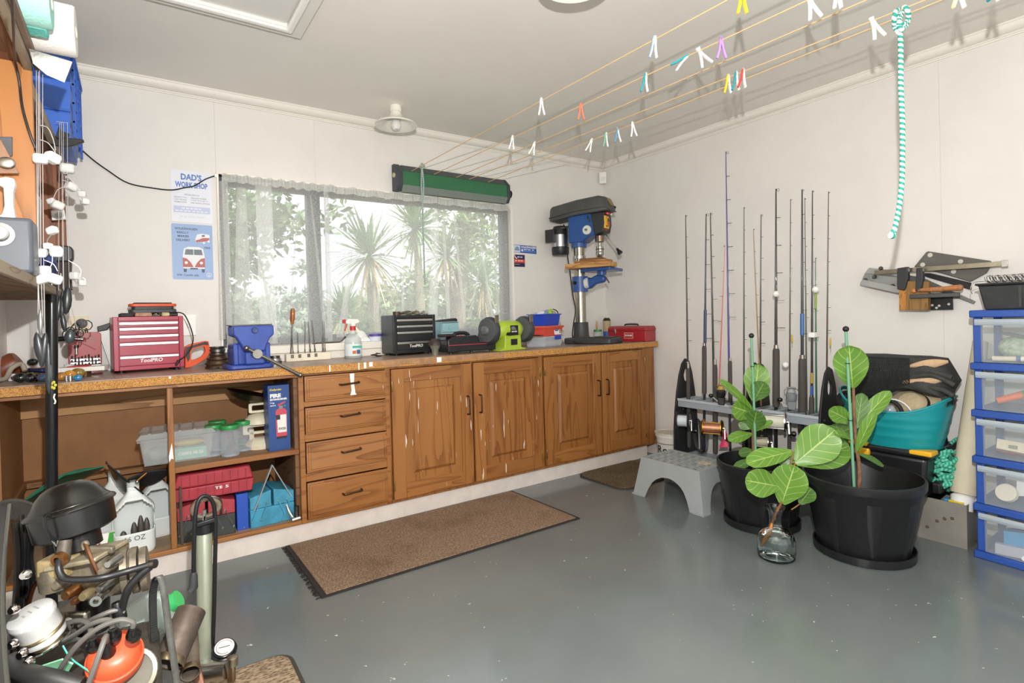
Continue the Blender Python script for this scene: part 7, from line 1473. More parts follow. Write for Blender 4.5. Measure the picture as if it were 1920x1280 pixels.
def bag(t):
    cb = mat('#3a3a38', .85, vary=.15, vscale=25); tan = mat('#c5a483', .85, vary=.08, vscale=25)
    out = [(1603, 672), (1622, 664), (1660, 665), (1700, 668), (1745, 669), (1778, 672), (1790, 690), (1803, 711), (1792, 727), (1786, 742), (1758, 738), (1720, 728), (1690, 730), (1650, 742), (1612, 745), (1602, 715)]
    cen = RT(1690, 705, 3.24)
    def f(u, v):
        k = u*len(out); i = int(k) % len(out); fr_ = k-int(k); x = out[i][0]*(1-fr_)+out[(i+1) % len(out)][0]*fr_; y = out[i][1]*(1-fr_)+out[(i+1) % len(out)][1]*fr_
        p = RT(x, y, 3.24); sc_ = math.sin(PI*(.5+.5*v))**.35 if v < 1 else 0
        q = cen.lerp(p, sc_); return Vector((3.24-.125*math.sin(PI*.5*v)**.8-.012*math.sin(u*31+v*5)*v*(1-v)*4, q.y, q.z+.006*math.sin(v*14+u*9)*(1-v)))
    MB().grid(f, 96, 16).build('bag_body', cb, t, sharp=0, solid=.003)
    for (x0, y0), (x1, y1), w_ in (((1706, 686), (1778, 678), 13), ((1692, 716), (1766, 713), 13), ((1612, 690), (1634, 698), 11)):
        MB().grid(lambda u, v: RT(x0+(x1-x0)*u, y0+(y1-y0)*u+(v-.5)*w_*(.3+.9*math.sin(PI*u)), 3.108+.03*(v-.5)**2+.02*u), 12, 5).build('tan_panel', tan, t, sharp=0, solid=.004)
    for q in (((1700, 700), (1740, 695), (1785, 708)), ((1712, 706), (1750, 704), (1790, 722)), ((1730, 725), (1765, 730), (1788, 742))): MB().tube(spline([RT(x, y, 3.125) for x, y in q], 6), .012, 8).build('strap', cb, t)
    MB().tube(spline([RT(x, y, 3.16) for x, y in ((1785, 738), (1790, 748), (1787, 758))], 4), .008, 6).build('strap_end', BLACK, t)
gear('gear_bag', 'black and tan canvas bag lying across the teal tub', 'bag', bag)
def netf(t):
    NB = mat('#1f2422', .8); nu, nv = 26, 18
    def f(u, v):
        x = 1605+u*100+v*-40*(1-u)*.6; y = 668+v*(92-40*u)+u*4*(1-v); X = 3.10-.03*math.sin(PI*v)-.01*math.sin(6*u); return RT(x, y, X)
    bm = MB()
    for i in range(nu+1):
        for s_ in (-1, 1): 
            pts_ = [f(min(1, max(0, i/nu+s_*j*.5/nu*(1))), j/nv) for j in range(nv+1)]
            pts_ = [f(min(1, max(0, i/nu+(s_*.5/nu if j % 2 else 0))), j/nv) for j in range(nv+1)]; bm.tube(pts_, .0019, 4, cap=False)
    bm.build('mesh', NB, t, kind='stuff'); MB().tube([f(i/20, 0) for i in range(21)], .006, 6).build('head_rope', NB, t)
gear('fishing_net', 'black knotted net hanging over the teal tub', 'net', netf)
def lid(t): MB().ell(RT(1590, 752, 3.22), (.06, .06, .06), 16, 10).build('hood', mat('#221f22', .7), t); MB().tube(arc(RT(1590, 752, 3.165), .045, 0, PI, 10, (0, -1, 0), (0, 0, 1)), .004, 6).build('hem', mat('#1a181a', .7), t)
gear('wetsuit_hood', 'black rubber hood at the left of the teal tub', 'hood', lid)
# black board, rope, metal box, tube
t = thing('fin_blade', 'black glossy fin blade leaning on the wall behind the rope', 'fin', RT(1767, 855, 3.36), w=True)
q = [RT(x, y, 3.36) for x, y in ((1748, 770), (1766, 768), (1783, 846), (1778, 858), (1745, 850))]
MB().prism([(p.y, p.z) for p in q], (3.36, 0, 0), (0, 1, 0), (0, 0, 1), -.03).build('blade', BLACKG, t, bev=.006); MB().tube([RT(1752, 780, 3.326), RT(1762, 845, 3.326)], .006, 6).build('rib', BLACK, t); MB().ell(RT(1760, 815, 3.325), (.004, .02, .012)).build('worn_mark', mat('#8a8d90', .5), t)
t = thing('metal_box', 'dull grey sheet metal trough on the floor by the drawers', 'box', (3.27, 1.02, 0)); GM = mat('#9a958c', .45, .35, .1, 6)
MB().tray(-.13, .13, -.135, .46, 0, .205, .0005, .003, .0015).build('trough', GM, t, bev=.006)
for y, z in ((-.05, .12), (-.02, .1), (.02, .06), (-.08, .13)): MB().lathe([(0, .0008), (.006, .0006), (.008, 0)], (-.1315, y, z), (-1, 0, 0), 10).build('rust_spot', mat('#5a4c40', .8), t)
t = thing('tackle_tray', 'black tray with a yellow edge lying in the metal trough', 'tray', (3.27, .93, .1505)); MB().box(-.118, .10, -.035, .05, 0, .05).build('tray', BLACK, t, bev=.006); B(-.118, -.08, -.03, .03, .0505, .06).build('yellow_edge', mat('#d8c43a', .5), t, bev=.003); B(-.118, -.085, .031, .048, .0505, .062).build('blue_edge', mat('#3a86c8', .5), t, bev=.003)
t = thing('rope_coil', 'heap of green polypropylene rope by the teal tub', 'rope', RT(1765, 900, 3.22), w=True)
ROPE3 = stripe_mat('rope_green', '#2f9c80', '#6cc7ad', 70); rnd = random.Random(3)
for i in range(16):
    cc_ = RT(1768+rnd.uniform(-4, 4), 846+i*4.4, 3.21); r0 = rnd.uniform(.035, .055); ax = Vector((rnd.uniform(-.5, .5), rnd.uniform(-.4, .4), 1)).normalized(); u_, v_, _ = frame(ax)
    MB().tube([cc_+(u_*math.cos(a*.35)*r0*.75+v_*math.sin(a*.35)*r0*1.0)+Vector((0, 0, .012*math.sin(a*.7+i))) for a in range(18)], .0085, 8, closed=True, uv=True).build('rope_loop', ROPE3, t)
MB().tube(spline([RT(1782, 832, 3.34), RT(1796, 822, 3.36), RT(1800, 840, 3.3), RT(1790, 860, 3.26)], 5), .008, 8, uv=True).build('rope_tail', ROPE3, t)
t = thing('canvas_roll', 'tall cream canvas roll leaning beside the drawer tower', 'roll', RT(1808, 935, 3.26), w=True)
a, b_ = RT(1806, 925, 3.21), RT(1838, 640, 3.385)
MB().lathe([(0, 0), (.05, 0), (.051, .02), (.03, (b_-a).length), (0, (b_-a).length)], a, b_-a, 26).build('roll', mat('#cdc3aa', .8, vary=.05), t); u_ = (a-b_).normalized()
MB().lathe([(0, 0), (.044, 0), (.046, .06), (.03, .075), (0, .075)], a+u_*.0745, -u_, 22).build('paper_end', mat('#ecebe8', .85), t)
t = thing('paper_wad', 'crumpled white paper wedged beside the canvas roll', 'paper', RT(1822, 920, 3.2), w=True)
MB().ell(RT(1823, 918, 3.24), (.05, .018, .06), 14, 10).build('wad', mat('#e6e4e6', .85, bump=.8, bscale=30), t); MB().obox(RT(1822, 945, 3.23), (.02, 0, 0), (0, .015, .01), (0, -.02, .03)).build('corner', mat('#d9d7dc', .85), t, bev=.004)

# ------------------------------------------------------------------ blue drawer tower
DX, DY1, DY0 = 3.085, .835, .42
t = thing('drawer_tower', 'blue frame plastic drawer tower with five clear drawers', 'drawers', (3.25, .63, 0), w=True); BLU = mat('#2a4f9e', .38, vary=.04); CLR = clear('#d5dcdc', .14, .1)
levels = [1.075, .842, .632, .425, .213, .0]
for k, z in enumerate(levels): 
    pr = [(DX-.012, DY1+.01), (DX+.33, DY1+.01), (DX+.33, DY0-.01), (DX-.012, DY0-.01), (DX-.022, (DY0+DY1)/2)]
    MB().prism(pr[::-1], (0, 0, z), (1, 0, 0), (0, 1, 0), .032).build('shelf_rail', BLU, t, bev=.005)
for k in range(5):
    z0, z1 = levels[k+1]+.0321, levels[k]-.0001
    for ya, yb in ((DY1-.028, DY1), (DY0, DY0+.028)):
        MB().prism([(DX+.004, ya), (DX+.032, ya), (DX+.032, yb), (DX+.004, yb)], (0, 0, z0), (1, 0, 0), (0, 1, 0), z1-z0).build('post', BLU, t, bev=.003); B(DX+.29, DX+.318, ya, yb, z0, z1).build('post', BLU, t, bev=.003)
    y0, y1 = DY0+.03, DY1-.03
    dr = MB().grid(lambda u, v: (DX-.004-.014*math.sin(PI*u), y0+(y1-y0)*u+(0 if True else 0), z0+.004+(z1-z0-.012)*v), 12, 2).build('drawer_front', CLR, t, solid=.003, sharp=0)
    MB().grid(lambda u, v: (DX-.010-.018*math.sin(PI*u)-.004*math.sin(PI*v), y0-.02+(y1-y0+.04)*u, z1-.034+.026*v), 12, 4).build('drawer_lip', clear('#b9c4cc', .7, .2), dr, solid=.003, sharp=0)
    MB().box(DX+.004, DX+.28, y0, y1, z0+.003, z0+.006).box(DX+.004, DX+.28, y1-.003, y1, z0+.0061, z1-.04).box(DX+.004, DX+.28, y0, y0+.003, z0+.0061, z1-.04).box(DX+.277, DX+.28, y0+.003, y1-.003, z0+.0061, z1-.04).build('drawer_bin', clear('#cdd6d6', .12, .2), dr)
def inbin(k, nm, lab, cat, parts):
    z = levels[k+1]+.0385; t = thing(nm, lab, cat, (DX+.06, DY1-.12, z))
    for pn, b_, m_ in parts: b_.build(pn, m_, t)
inbin(0, 'bait_packet', 'mottled green packet in the top drawer', 'packet', [('packet', MB().ell((.02, -.03, .06), (.04, .085, .055), 16, 10), mat('#9fae98', .6, vary=.3, vscale=45)), ('dark_flap', MB().obox((.0, -.03, .11), (.02, 0, 0), (0, .06, .012), (0, 0, .006)), mat('#55504a', .6))])
inbin(0, 'cream_rods', 'cream rods lying at the front of the top drawer', 'rods', [('rod', MB().cyl((-.03, .06, .012), (-.03, -.02, .014), .011, n=14), mat('#ddd2bd', .6)), ('blue_band', MB().cyl((-.03, -.0201, .014), (-.03, -.035, .0145), .013, n=14), mat('#3f5a9a', .5)), ('rod_end', MB().cyl((-.03, -.0351, .0145), (-.03, -.10, .016), .012, n=14), mat('#e6ddcb', .6))])
inbin(1, 'tube_lure', 'orange and green tube lure in the second drawer', 'lure', [('tube', MB().cyl((-.02, .05, .035), (.0, -.03, .068), .014, .016, n=16), mat('#d9632e', .5)), ('green_band', MB().cyl((.0, -.0301, .068), (.005, -.05, .075), .017, n=16), mat('#4a8a3a', .5)), ('tube_end', MB().cyl((.005, -.0501, .075), (.02, -.11, .095), .016, n=16), mat('#d9632e', .5))])
inbin(2, 'hook_card', 'cream barcode card packet in the third drawer', 'card', [('card', MB().obox((-.01, .0, .045), (.008, 0, .02), (0, .055, .004), (.01, 0, -.004)), mat('#d9cdb4', .7)), ('barcode', MB().obox((-.0215, .0, .045), (.001, 0, .008), (0, .015, 0), (.002, 0, -.001)), mat('#8a8478', .7)), ('green_lure', MB().ell((.0, -.085, .04), (.02, .04, .015)), mat('#4f9a48', .5))])
inbin(2, 'maroon_line', 'maroon line spool lying in the third drawer', 'spool', [('spool', MB().ell((.02, .01, .018), (.035, .06, .016)), mat('#8a4a4c', .5)), ('hub', MB().ell((.02, .01, .034), (.012, .02, .004)), mat('#6a3438', .5))])
inbin(3, 'white_disc', 'white disc and folder in the fourth drawer', 'disc', [('disc', MB().lathe([(0, 0), (.038, 0), (.038, .02), (0, .02)], (-.02, .02, .05), (-1, .2, .5), 26), mat('#e3d9c9', .6)), ('folder', MB().obox((.0, -.06, .10), (.003, 0, 0), (0, .055, -.012), (0, 0, .045)), mat('#e6e6e6', .6)), ('brown_card', MB().obox((-.02, -.11, .04), (.004, 0, 0), (0, .03, 0), (0, 0, .035)), mat('#c49a6a', .7))])
inbin(4, 'blue_tray', 'bright blue tray with trinkets in the bottom drawer', 'tray', [('tray', MB().obox((.0, -.05, .075), (.03, 0, 0), (0, .085, -.012), (0, 0, .035)), mat('#2f8fc4', .45)), ('clear_case', MB().obox((-.04, -.03, .025), (.012, 0, 0), (0, .09, -.006), (0, 0, .022)), clear('#cfd0dc', .6)), ('white_cap', MB().lathe([(0, 0), (.01, 0), (.01, .012), (0, .012)], (-.055, -.04, .01), (-1, 0, 0), 14), WHITE)])
# bin on the tower
t = thing('black_bin', 'black plastic tray full of wire on the drawer tower', 'bin', (3.24, .60, 1.1075)); BB = mat('#2a2b2c', .55, vary=.2, vscale=18)
MB().tray(-.15, .16, -.25, .215, 0, .118, .018, .004, .010).build('bin', BB, t, bev=.006); B(-.15, -.145, .07, .08, .01, .10).build('ridge', BB, t); MB().lathe([(0, .001), (.007, .001), (.007, 0)], (-.137, .03, .045), (-1, 0, .1), 12).build('white_spot', WHITE, t)
t = thing('wire_coil', 'coil of bright wire lying on the black tray', 'wire', (3.2, .70, 1.226), w=True)
MB().tube([Vector((3.15+.02*math.sin(a*.2), .80-.0008*a, 1.229))+Vector((.05*math.cos(a*.9), 0, .016+.016*math.sin(a*.9))) for a in range(260)], .0014, 5).build('coil', STEEL, t); MB().tube(spline([(3.12, .80, 1.235), (3.09, .83, 1.23), (3.085, .84, 1.20), (3.09, .835, 1.18)], 5), .0014, 5).build('wire_end', STEEL, t)
t = thing('clear_container', 'clear square container standing in the black tray', 'container', (3.27, .57, 1.115)); MB().tray(-.05, .05, -.09, .07, 0, .205, .01).build('tub', clear('#d8dcdc', .5, .15), t); B(-.056, .056, -.096, .076, .2055, .215).build('lid', clear('#cfd4d6', .6, .2), t, bev=.003)

# ------------------------------------------------------------------ tools hung on the right wall
Xw = 3.41
def flat(nm, pts, X, th, m_, t, bev=.002):
    q = [RT(x, y, X) for x, y in pts]; return MB().prism([(p.y, p.z) for p in q], (X, 0, 0), (0, 1, 0), (0, 0, 1), th).build(nm, m_, t, bev=bev)
t = thing('mounting_plate', 'dark angled steel plate with bright holes on the right wall', 'plate', RT(1790, 500, 3.42), w=True); DP = mat('#5f5c56', .5, .1, .1)
o = flat('plate', ((1715, 500), (1737, 473), (1741, 471), (1858, 489), (1862, 494), (1850, 512), (1820, 528), (1770, 513)), 3.415, -.008, DP, t)
for x, y in ((1744, 478), (1801, 490), (1730, 496), (1788, 509)): MB().lathe([(0, .001), (.011, .001), (.011, 0)], RT(x, y, 3.4068), (-1, 0, 0), 14).build('bright_hole', mat('#c9c5b8', .4), o)
flat('lower_strap', ((1722, 512), (1745, 512), (1822, 530), (1822, 544), (1740, 520)), 3.425, -.006, BLACK, t)
t = thing('aluminium_bracket', 'folded aluminium bracket with bolts at the left of the wall tools', 'bracket', RT(1650, 520, 3.40), w=True); AL = mat('#b4b6b4', .35, .5, .1)
flat('lower_leaf', ((1617, 530), (1622, 524), (1690, 538), (1690, 550), (1617, 534)), 3.37, -.03, AL, t); flat('middle_leaf', ((1619, 524), (1624, 513), (1690, 520), (1690, 538)), 3.39, -.02, mat('#9a9d9b', .4, .5, .1), t); flat('upper_leaf', ((1624, 512), (1632, 502), (1690, 508), (1690, 519)), 3.405, -.02, AL, t)
for x, y in ((1640, 519), (1623, 525), (1652, 503), (1674, 536)): MB().lathe([(0, .012), (.008, .012), (.011, .006), (.011, 0)], RT(x, y, 3.36), (-1, 0, .1), 10).build('bolt', DSTEEL, t)
flat('right_tail', ((1700, 515), (1730, 520), (1830, 565), (1826, 570), (1760, 545), (1700, 530)), 3.425, -.006, metal('#7f8280', .45), t)
t = thing('bar_clamp', 'long steel bar clamp hooked on the right wall', 'clamp', RT(1780, 505, 3.36), w=True)
a, b_ = RT(1640, 511, 3.36), RT(1884, 494, 3.36); MB().bar(a, b_, .012, .024, (0, 0, 1)).build('bar', metal('#b5ad9a', .3, .1), t, bev=.002); MB().obox(b_, (.008, 0, 0), (0, .012, 0), (0, 0, .017)).build('bar_end', CHROME, t, bev=.002)
for pts_, X_ in ((((1686, 503), (1706, 500), (1707, 520), (1700, 545), (1686, 542)), 3.335), (((1722, 503), (1733, 502), (1735, 520), (1731, 545), (1720, 546)), 3.33)): flat('clamp_jaw', pts_, X_, -.03, mat('#2f3133', .5), t, .004)
MB().tube([RT(1716, 544, 3.31), RT(1740, 543, 3.30), RT(1765, 542, 3.30), RT(1770, 541, 3.30), RT(1800, 539, 3.29), RT(1805, 539, 3.29)], [.006, .011, .013, .011, .016, .011], 12).build('clamp_handle', mat('#8a6f58', .5, c2='#d07a32', vscale=60), t); MB().ell(RT(1714, 545, 3.31), .012).build('clamp_pad', mat('#c8814a', .5), t)
t = thing('ply_block', 'square plywood block held in the bar clamp', 'block', RT(1718, 555, 3.34), w=True)
flat('face', ((1703, 527), (1746, 528), (1745, 581), (1703, 581)), 3.355, -.035, wood('#94703f', '#7c5a2c', 'z', 2, rough=.7, coat=0), t); flat('ply_edge', ((1690, 527), (1702.5, 527), (1702.5, 581), (1690, 581)), 3.345, -.03, wood('#c98d45', '#8f5a22', 'z', 5, rough=.7, coat=0), t)
t = thing('hinge_plate', 'black perforated plate with a square bar below the clamp', 'plate', RT(1770, 565, 3.38), w=True)
o = flat('plate', ((1738, 552), (1787, 548), (1788, 580), (1742, 581)), 3.40, -.008, BLACK, t)
for x, y in ((1761, 573), (1779, 570), (1756, 577), (1748, 572)): MB().lathe([(0, .001), (.006, .001), (.006, 0)], RT(x, y, 3.3915), (-1, 0, 0), 10).build('bright_hole', mat('#c9c8c4', .4), o)
MB().bar(RT(1706, 556, 3.30), RT(1800, 552, 3.33), .02, .02).build('square_bar', mat('#2a2c2d', .4), t, bev=.002)
# ================================================================== engine in the foreground
D0 = 1.15
def E_(px, py, d=D0): return AT(px, py, d)
t = thing('car_engine', 'greasy car engine with black air cleaner in the foreground', 'engine', (-.12, 1.45, 0), w=True)
ALC = mat('#746b5b', .48, .45, .35, 22); GREASE = mat('#4a443c', .55, .3, .35, 18); BRASS = metal('#a5744a', .4, .2); BKP = mat('#0f0f10', .3, vary=.3, vscale=14)
up = (Vector((0, 0, 1))*.98-CR*.20).normalized()
MB().box(-.30, .03, 1.36, 1.62, .10, .42).build('crankcase', GREASE, t, bev=.03, seg=3)
for x in (-.27, -.02): B(x-.03, x+.03, 1.36, 1.62, 0, .0999).build('timber_chock', wood('#9a7a55', '#7c5c38', 'y', 1, rough=.8, coat=0), t, bev=.004)
ac = E_(133, 953)
KA = .81
def ka(p): return [(r*KA, h_*KA*.95) for r, h_ in p]
MB().lathe(ka([(0, -.068), (.074, -.068), (.088, -.06), (.0905, -.004), (.0905, .0)]), ac, up, 48).build('air_cleaner_bowl', BKP, t)
ad = MB().lathe(ka([(.0905, .0005), (.0965, .0005), (.0985, .004), (.096, .009), (.088, .013), (.08, .022), (.066, .045), (.052, .06), (.034, .069), (.016, .072), (0, .072)]), ac, up, 48).build('air_cleaner_dome', mat('#151412', .22, vary=.4, vscale=16), t)
MB().tube(arc(ac+up*.0105, .080*KA*1.06, 0, 2*PI, 40, *frame(up)[:2])[:-1], .002, 6, closed=True).build('dome_bead', mat('#141312', .3), ad)
for px, py in ((97, 985),):
    c_ = E_(px, py, D0-.075); o = MB().tube(spline([c_+up*.022, c_+up*.02-CF*.012, c_-CF*.014, c_-up*.02-CF*.008, c_-up*.03], 4), .0035, 6).build('spring_clip', BKP, t); MB().tube([c_-up*.03-CR*.006, c_-up*.042, c_-up*.03+CR*.006], .0014, 5).build('clip_wire', STEEL, o)
MB().cyl(ac-up*.052, ac-up*.085, .04, n=28).build('intake_neck', BKP, t)
MB().cyl(E_(122, 1012, D0-.06), E_(118, 1050, D0-.07), .012, n=14).build('breather_stub', GREASE, t); MB().lathe([(.008, 0), (.014, 0), (.014, .012), (.008, .012)], E_(117, 1045, D0-.075), (-CF-CU*.2), 16).build('stub_nut', BRASS, t)
# carburettor
MB().obox(E_(175, 1062), CR*.05+CU*.010, CU*.034, CF*.045).build('carburettor_body', ALC, t, bev=.012, seg=3)
MB().lathe([(0, 0), (.035, 0), (.038, .006), (.036, .045), (.03, .055), (0, .055)], E_(118, 1098, D0-.03), up, 24).build('float_bowl', ALC, t)
MB().obox(E_(165, 1040, D0-.02), CR*.052+CU*.010, CU*.005, CF*.05).build('top_flange', mat('#9a9078', .45, .5, .25, 25), t, bev=.003)
MB().obox(E_(120, 1055, D0-.03), CR*.03, CU*.018, CF*.035).build('float_cover', mat('#a08f66', .45, .4, .25, 25), t, bev=.006)
for px, py, r, m_ in ((134, 1110, .011, BRASS), (148, 1122, .007, BRASS), (166, 1112, .010, mat('#8a7a5a', .4, .6)), (183, 1120, .010, STEEL), (196, 1098, .008, STEEL), (115, 1092, .009, ALC), (200, 1066, .009, ALC), (212, 1052, .008, STEEL)): MB().lathe([(0, .016), (r*.75, .016), (r, .010), (r, 0), (r, -.02)], E_(px, py, D0-.06), -CF, 12).build('screw', m_, t)
MB().lathe([(.005, 0), (.010, 0), (.010, .014), (.005, .014), (.005, 0)], E_(184, 1121, D0-.085), -CF+CR*.4, 16).build('fuel_inlet', STEEL, t)
MB().tube(spline([E_(160, 1018, D0-.06), E_(168, 1040, D0-.07), E_(183, 1075, D0-.07)], 4), .004, 6).build('throttle_rod', metal('#6a4a36', .5), t); MB().obox(E_(190, 1030, D0-.03), CR*.026-CU*.0, CU*.007, CF*.006).build('throttle_lever', ALC, t, bev=.003)
MB().tube(spline([E_(158, 1030, D0-.06), E_(156, 1020, D0-.06), E_(161, 1016, D0-.06), E_(164, 1022, D0-.06)], 4), .004, 6).build('lever_hook', ALC, t)
MB().cyl(E_(208, 1075), E_(240, 1070, D0+.03), .044, n=30).build('throttle_housing', ALC, t)
for px, r in ((236, .050), (254, .047), (271, .045)): MB().lathe([(0, -.006), (r, -.006), (r, .006), (0, .006)], E_(px, 1070-(px-232)*.12, D0+.02), CR*.86+CF*.5+CU*.08, 34).build('flange_disc', ALC if px != 252 else metal('#a5a194', .35), t)
MB().obox(E_(150, 1150, D0+.02), CR*.035, CU*.018, CF*.03).build('manifold_boss', metal('#a39c8c', .4), t, bev=.005)
MB().lathe([(0, 0), (.03, 0), (.03, .10), (0, .10)], E_(175, 1180, D0+.03), CU, 22).build('distributor_shaft', BKP, t)
# hoses
HO = mat('#151516', .42, vary=.1)
MB().tube(spline([E_(117, 1042, D0-.08), E_(110, 1062, D0-.085), E_(118, 1082, D0-.09), E_(140, 1087, D0-.09), E_(190, 1083, D0-.08), E_(240, 1070, D0-.05), E_(285, 1057, D0-.03)], 6), .0065, 10).build('fuel_hose', HO, t)
MB().cyl(E_(280, 1058, D0-.03), E_(292, 1056, D0-.03), .009, n=10).build('hose_clamp', DSTEEL, t)
MB().tube(spline([E_(282, 1062, D0-.03), E_(262, 1078, D0-.04), E_(240, 1105, D0-.05), E_(228, 1142, D0-.05)], 6), .0075, 10).build('vacuum_hose', HO, t)
MB().tube(spline([E_(92, 1082, D0-.03), E_(70, 1090, D0-.03), E_(58, 1115, D0-.03), E_(52, 1140, D0-.03)], 5), .004, 8).build('copper_pipe', metal('#7a4a32', .4), t)
# silver canister
cb, ct = E_(86, 1196, D0-.06), E_(79, 1142, D0-.06); ax = (Vector((0, 0, 1))*.93-CF*.33-CR*.16).normalized()
SV = mat('#e0e0de', .3, .35, .04)
MB().lathe([(0, 0), (.035, 0), (.037, .01), (.037, .05), (.039, .054), (.039, .060), (.037, .066), (.033, .068), (0, .0685)], cb, ax, 36).build('canister', SV, t); MB().lathe([(.037, .0), (.046, -.002), (.047, .002), (.038, .006)], cb, ax, 36).build('canister_skirt', CHROME, t)
MB().tube(arc(cb+ax*.022, .0385, 0, 2*PI, 30, *frame(ax)[:2])[:-1], .003, 6, closed=True).build('mount_band', metal('#9a8a6a', .4), t)
fu, fv, _ = frame(ax); 
for i, w_ in enumerate((.02, .016, .012)): MB().obox(cb+ax*.069+fv*(.012-.011*i), fu*w_*.5, fv*.0014, ax*.0003).build('stamped_print', mat('#9a9a94', .5), t)
MB().tube(spline([E_(56, 1190, D0-.09), E_(40, 1185, D0-.08), E_(28, 1198, D0-.06), E_(26, 1230, D0-.05)], 5), .006, 8).build('bracket_strap', mat('#6f6450', .5, .5), t)
# distributor
dc = E_(215, 1228, D0-.08); ax = (Vector((0, 0, 1))*.80-CF*.48+CR*.30).normalized(); OG = mat('#d4502c', .4, vary=.12, vscale=20)
MB().lathe([(0, -.03), (.044, -.03), (.048, -.024), (.048, -.006), (.045, -.004), (.043, .011), (.038, .02), (.026, .026), (0, .028)], dc, ax, 40).build('distributor_cap', OG, t)
fu, fv, _ = frame(ax, (-CR)); tp = []
def term(c_, h_, r=.0125):
    o = MB().lathe([(0, 0), (r, 0), (r*1.05, h_*.25), (r*.75, h_*.4), (r*.8, h_*.6), (r*.55, h_*.75), (r*.5, h_), (0, h_)], c_, ax, 18).build('lead_boot', BKP, t); return c_+ax*h_
T = []
for px, py, h_ in ((177, 1213, .035), (214, 1196, .035), (251, 1194, .035), (203, 1226, .045)): T.append(term(E_(px, py, D0-.10), h_))
LD = mat('#5d5a55', .5)
def lead(pts): MB().tube(spline(pts, 6), .0048, 9).build('ignition_lead', LD, t)
lead([T[2], E_(248, 1166, D0-.12), E_(222, 1162, D0-.13), E_(180, 1180, D0-.14), E_(140, 1215, D0-.14), E_(108, 1262, D0-.12)])
lead([T[1], E_(205, 1162, D0-.11), E_(175, 1168, D0-.11), E_(140, 1190, D0-.09), E_(115, 1205, D0-.06)])
lead([T[0], E_(165, 1168, D0-.09), E_(145, 1163, D0-.06), E_(125, 1168, D0-.03)])
lead([T[3], E_(199, 1192, D0-.15), E_(190, 1215, D0-.17), E_(178, 1250, D0-.18), E_(163, 1290, D0-.18)])
lead([E_(232, 1148, D0-.05), E_(215, 1144, D0-.06), E_(185, 1155, D0-.07), E_(150, 1172, D0-.05)])
MB().lathe([(0, 0), (.012, 0), (.013, .02), (.009, .035), (0, .036)], E_(226, 1160, D0-.05), up, 16).build('lead_boot', BKP, t)
# tag, shroud, covers
MB().prism([(-.045, -.012), (.02, -.02), (.042, .012), (.028, .03), (-.018, .006)], E_(102, 1248, D0-.10), CR, CU*.8-CF*.5, .003).build('mint_tag', mat('#8fd3a8', .6), t); MB().tube([E_(118, 1210, D0-.1), E_(128, 1228, D0-.105), E_(140, 1240, D0-.11), E_(182, 1268, D0-.12)], .0016, 5).build('teal_wire', mat('#4ab09a', .5), t)
def shroud(u, v):
    x = -34+u*52+6*math.sin(v*3); y = 945+v*380; return E_(x-18*math.sin(v*PI)*u, y, D0+.06-.22*u*(.3+v)-.04*v)
MB().grid(shroud, 14, 18).build('fan_shroud', mat('#0c0d0e', .35, vary=.3, vscale=12, spec=.25), t, solid=.004)
MB().tube([shroud(1, i/16) for i in range(17)], .0035, 8).build('shroud_edge', mat('#5f5f58', .25, .7), t)
for pts_ in (((66, 985), (58, 1040), (62, 1090), (50, 1150), (44, 1215)), ((40, 965), (46, 1030), (42, 1100), (36, 1180), (20, 1260)), ((54, 1000), (52, 1060), (48, 1120))): MB().tube(spline([E_(x, y, D0-.02) for x, y in pts_], 6), .0045, 8).build('control_cable', BKP, t)
MB().grid(lambda u, v: E_(22+u*34+5*math.sin(v*5), 980+v*270, D0+.03-.03*u), 6, 14).build('tin_cover', mat('#3a3733', .4, .4, .4, 12), t, solid=.003)
MB().grid(lambda u, v: E_(-20+u*95, 948+v*40-14*math.sin(u*PI)+u*2, D0+.10+.02*v), 10, 6).build('cowl_lip', mat('#2f2d29', .45, vary=.3, vscale=18), t, solid=.004)
for px, py in ((30, 1140), (28, 1205), (52, 1075), (46, 1222), (58, 1238)): MB().lathe([(0, .012), (.006, .012), (.009, .006), (.009, 0)], E_(px, py, D0-.12), -CF, 10).build('bolt', CHROME, t)
MB().tube(spline([E_(18, 1235, D0-.12), E_(40, 1258, D0-.13), E_(90, 1270, D0-.14), E_(150, 1285, D0-.13)], 5), .016, 10).build('lower_rail', mat('#2c2b2a', .45, vary=.2), t)
MB().lathe([(.038, 0), (.045, 0), (.045, .01), (.038, .012), (.038, 0)], E_(248, 1262, D0-.06), (-CF*.8+CR*.3+CU*.4), 30).build('coil_ring', mat('#8f8a78', .4, .3), t); MB().lathe([(0, .002), (.0375, .002), (.0375, .006), (0, .006)], E_(248, 1262, D0-.06), (-CF*.8+CR*.3+CU*.4), 26).build('coil_face', mat('#5f5b50', .5, .2, .2), t)
# belt
t = thing('toothed_belt', 'toothed rubber drive belt looped beside the engine', 'belt', E_(305, 1280, 1.2), w=True)
bp = spline([AT(x, y, 1.22) for x, y in ((288, 1196), (286, 1150), (286, 1110), (290, 1088), (297, 1080), (303, 1088), (309, 1120), (317, 1180), (326, 1240), (334, 1300))], 6); n_ = len(bp); wv = (CF*.55+CR*.45).normalized()*.007; vs = []
for p in bp: vs += [p-wv, p+wv]
MB().add(vs, [(2*i, 2*i+1, 2*i+3, 2*i+2) for i in range(n_-1)]).build('band', mat('#55544f', .45, vary=.25, vscale=30), t, solid=.003)
tb = MB()
for i in range(0, n_-8):
    for k in (0, .5):
        p = bp[i].lerp(bp[i+1], k); d_ = (bp[i+1]-bp[i]).normalized(); nn = d_.cross(wv).normalized()
        if i < n_*.45: tb.obox(p-nn*.004, wv*.98, d_*.0022, nn*.003)
tb.build('teeth', RUBBER, t, kind='stuff')
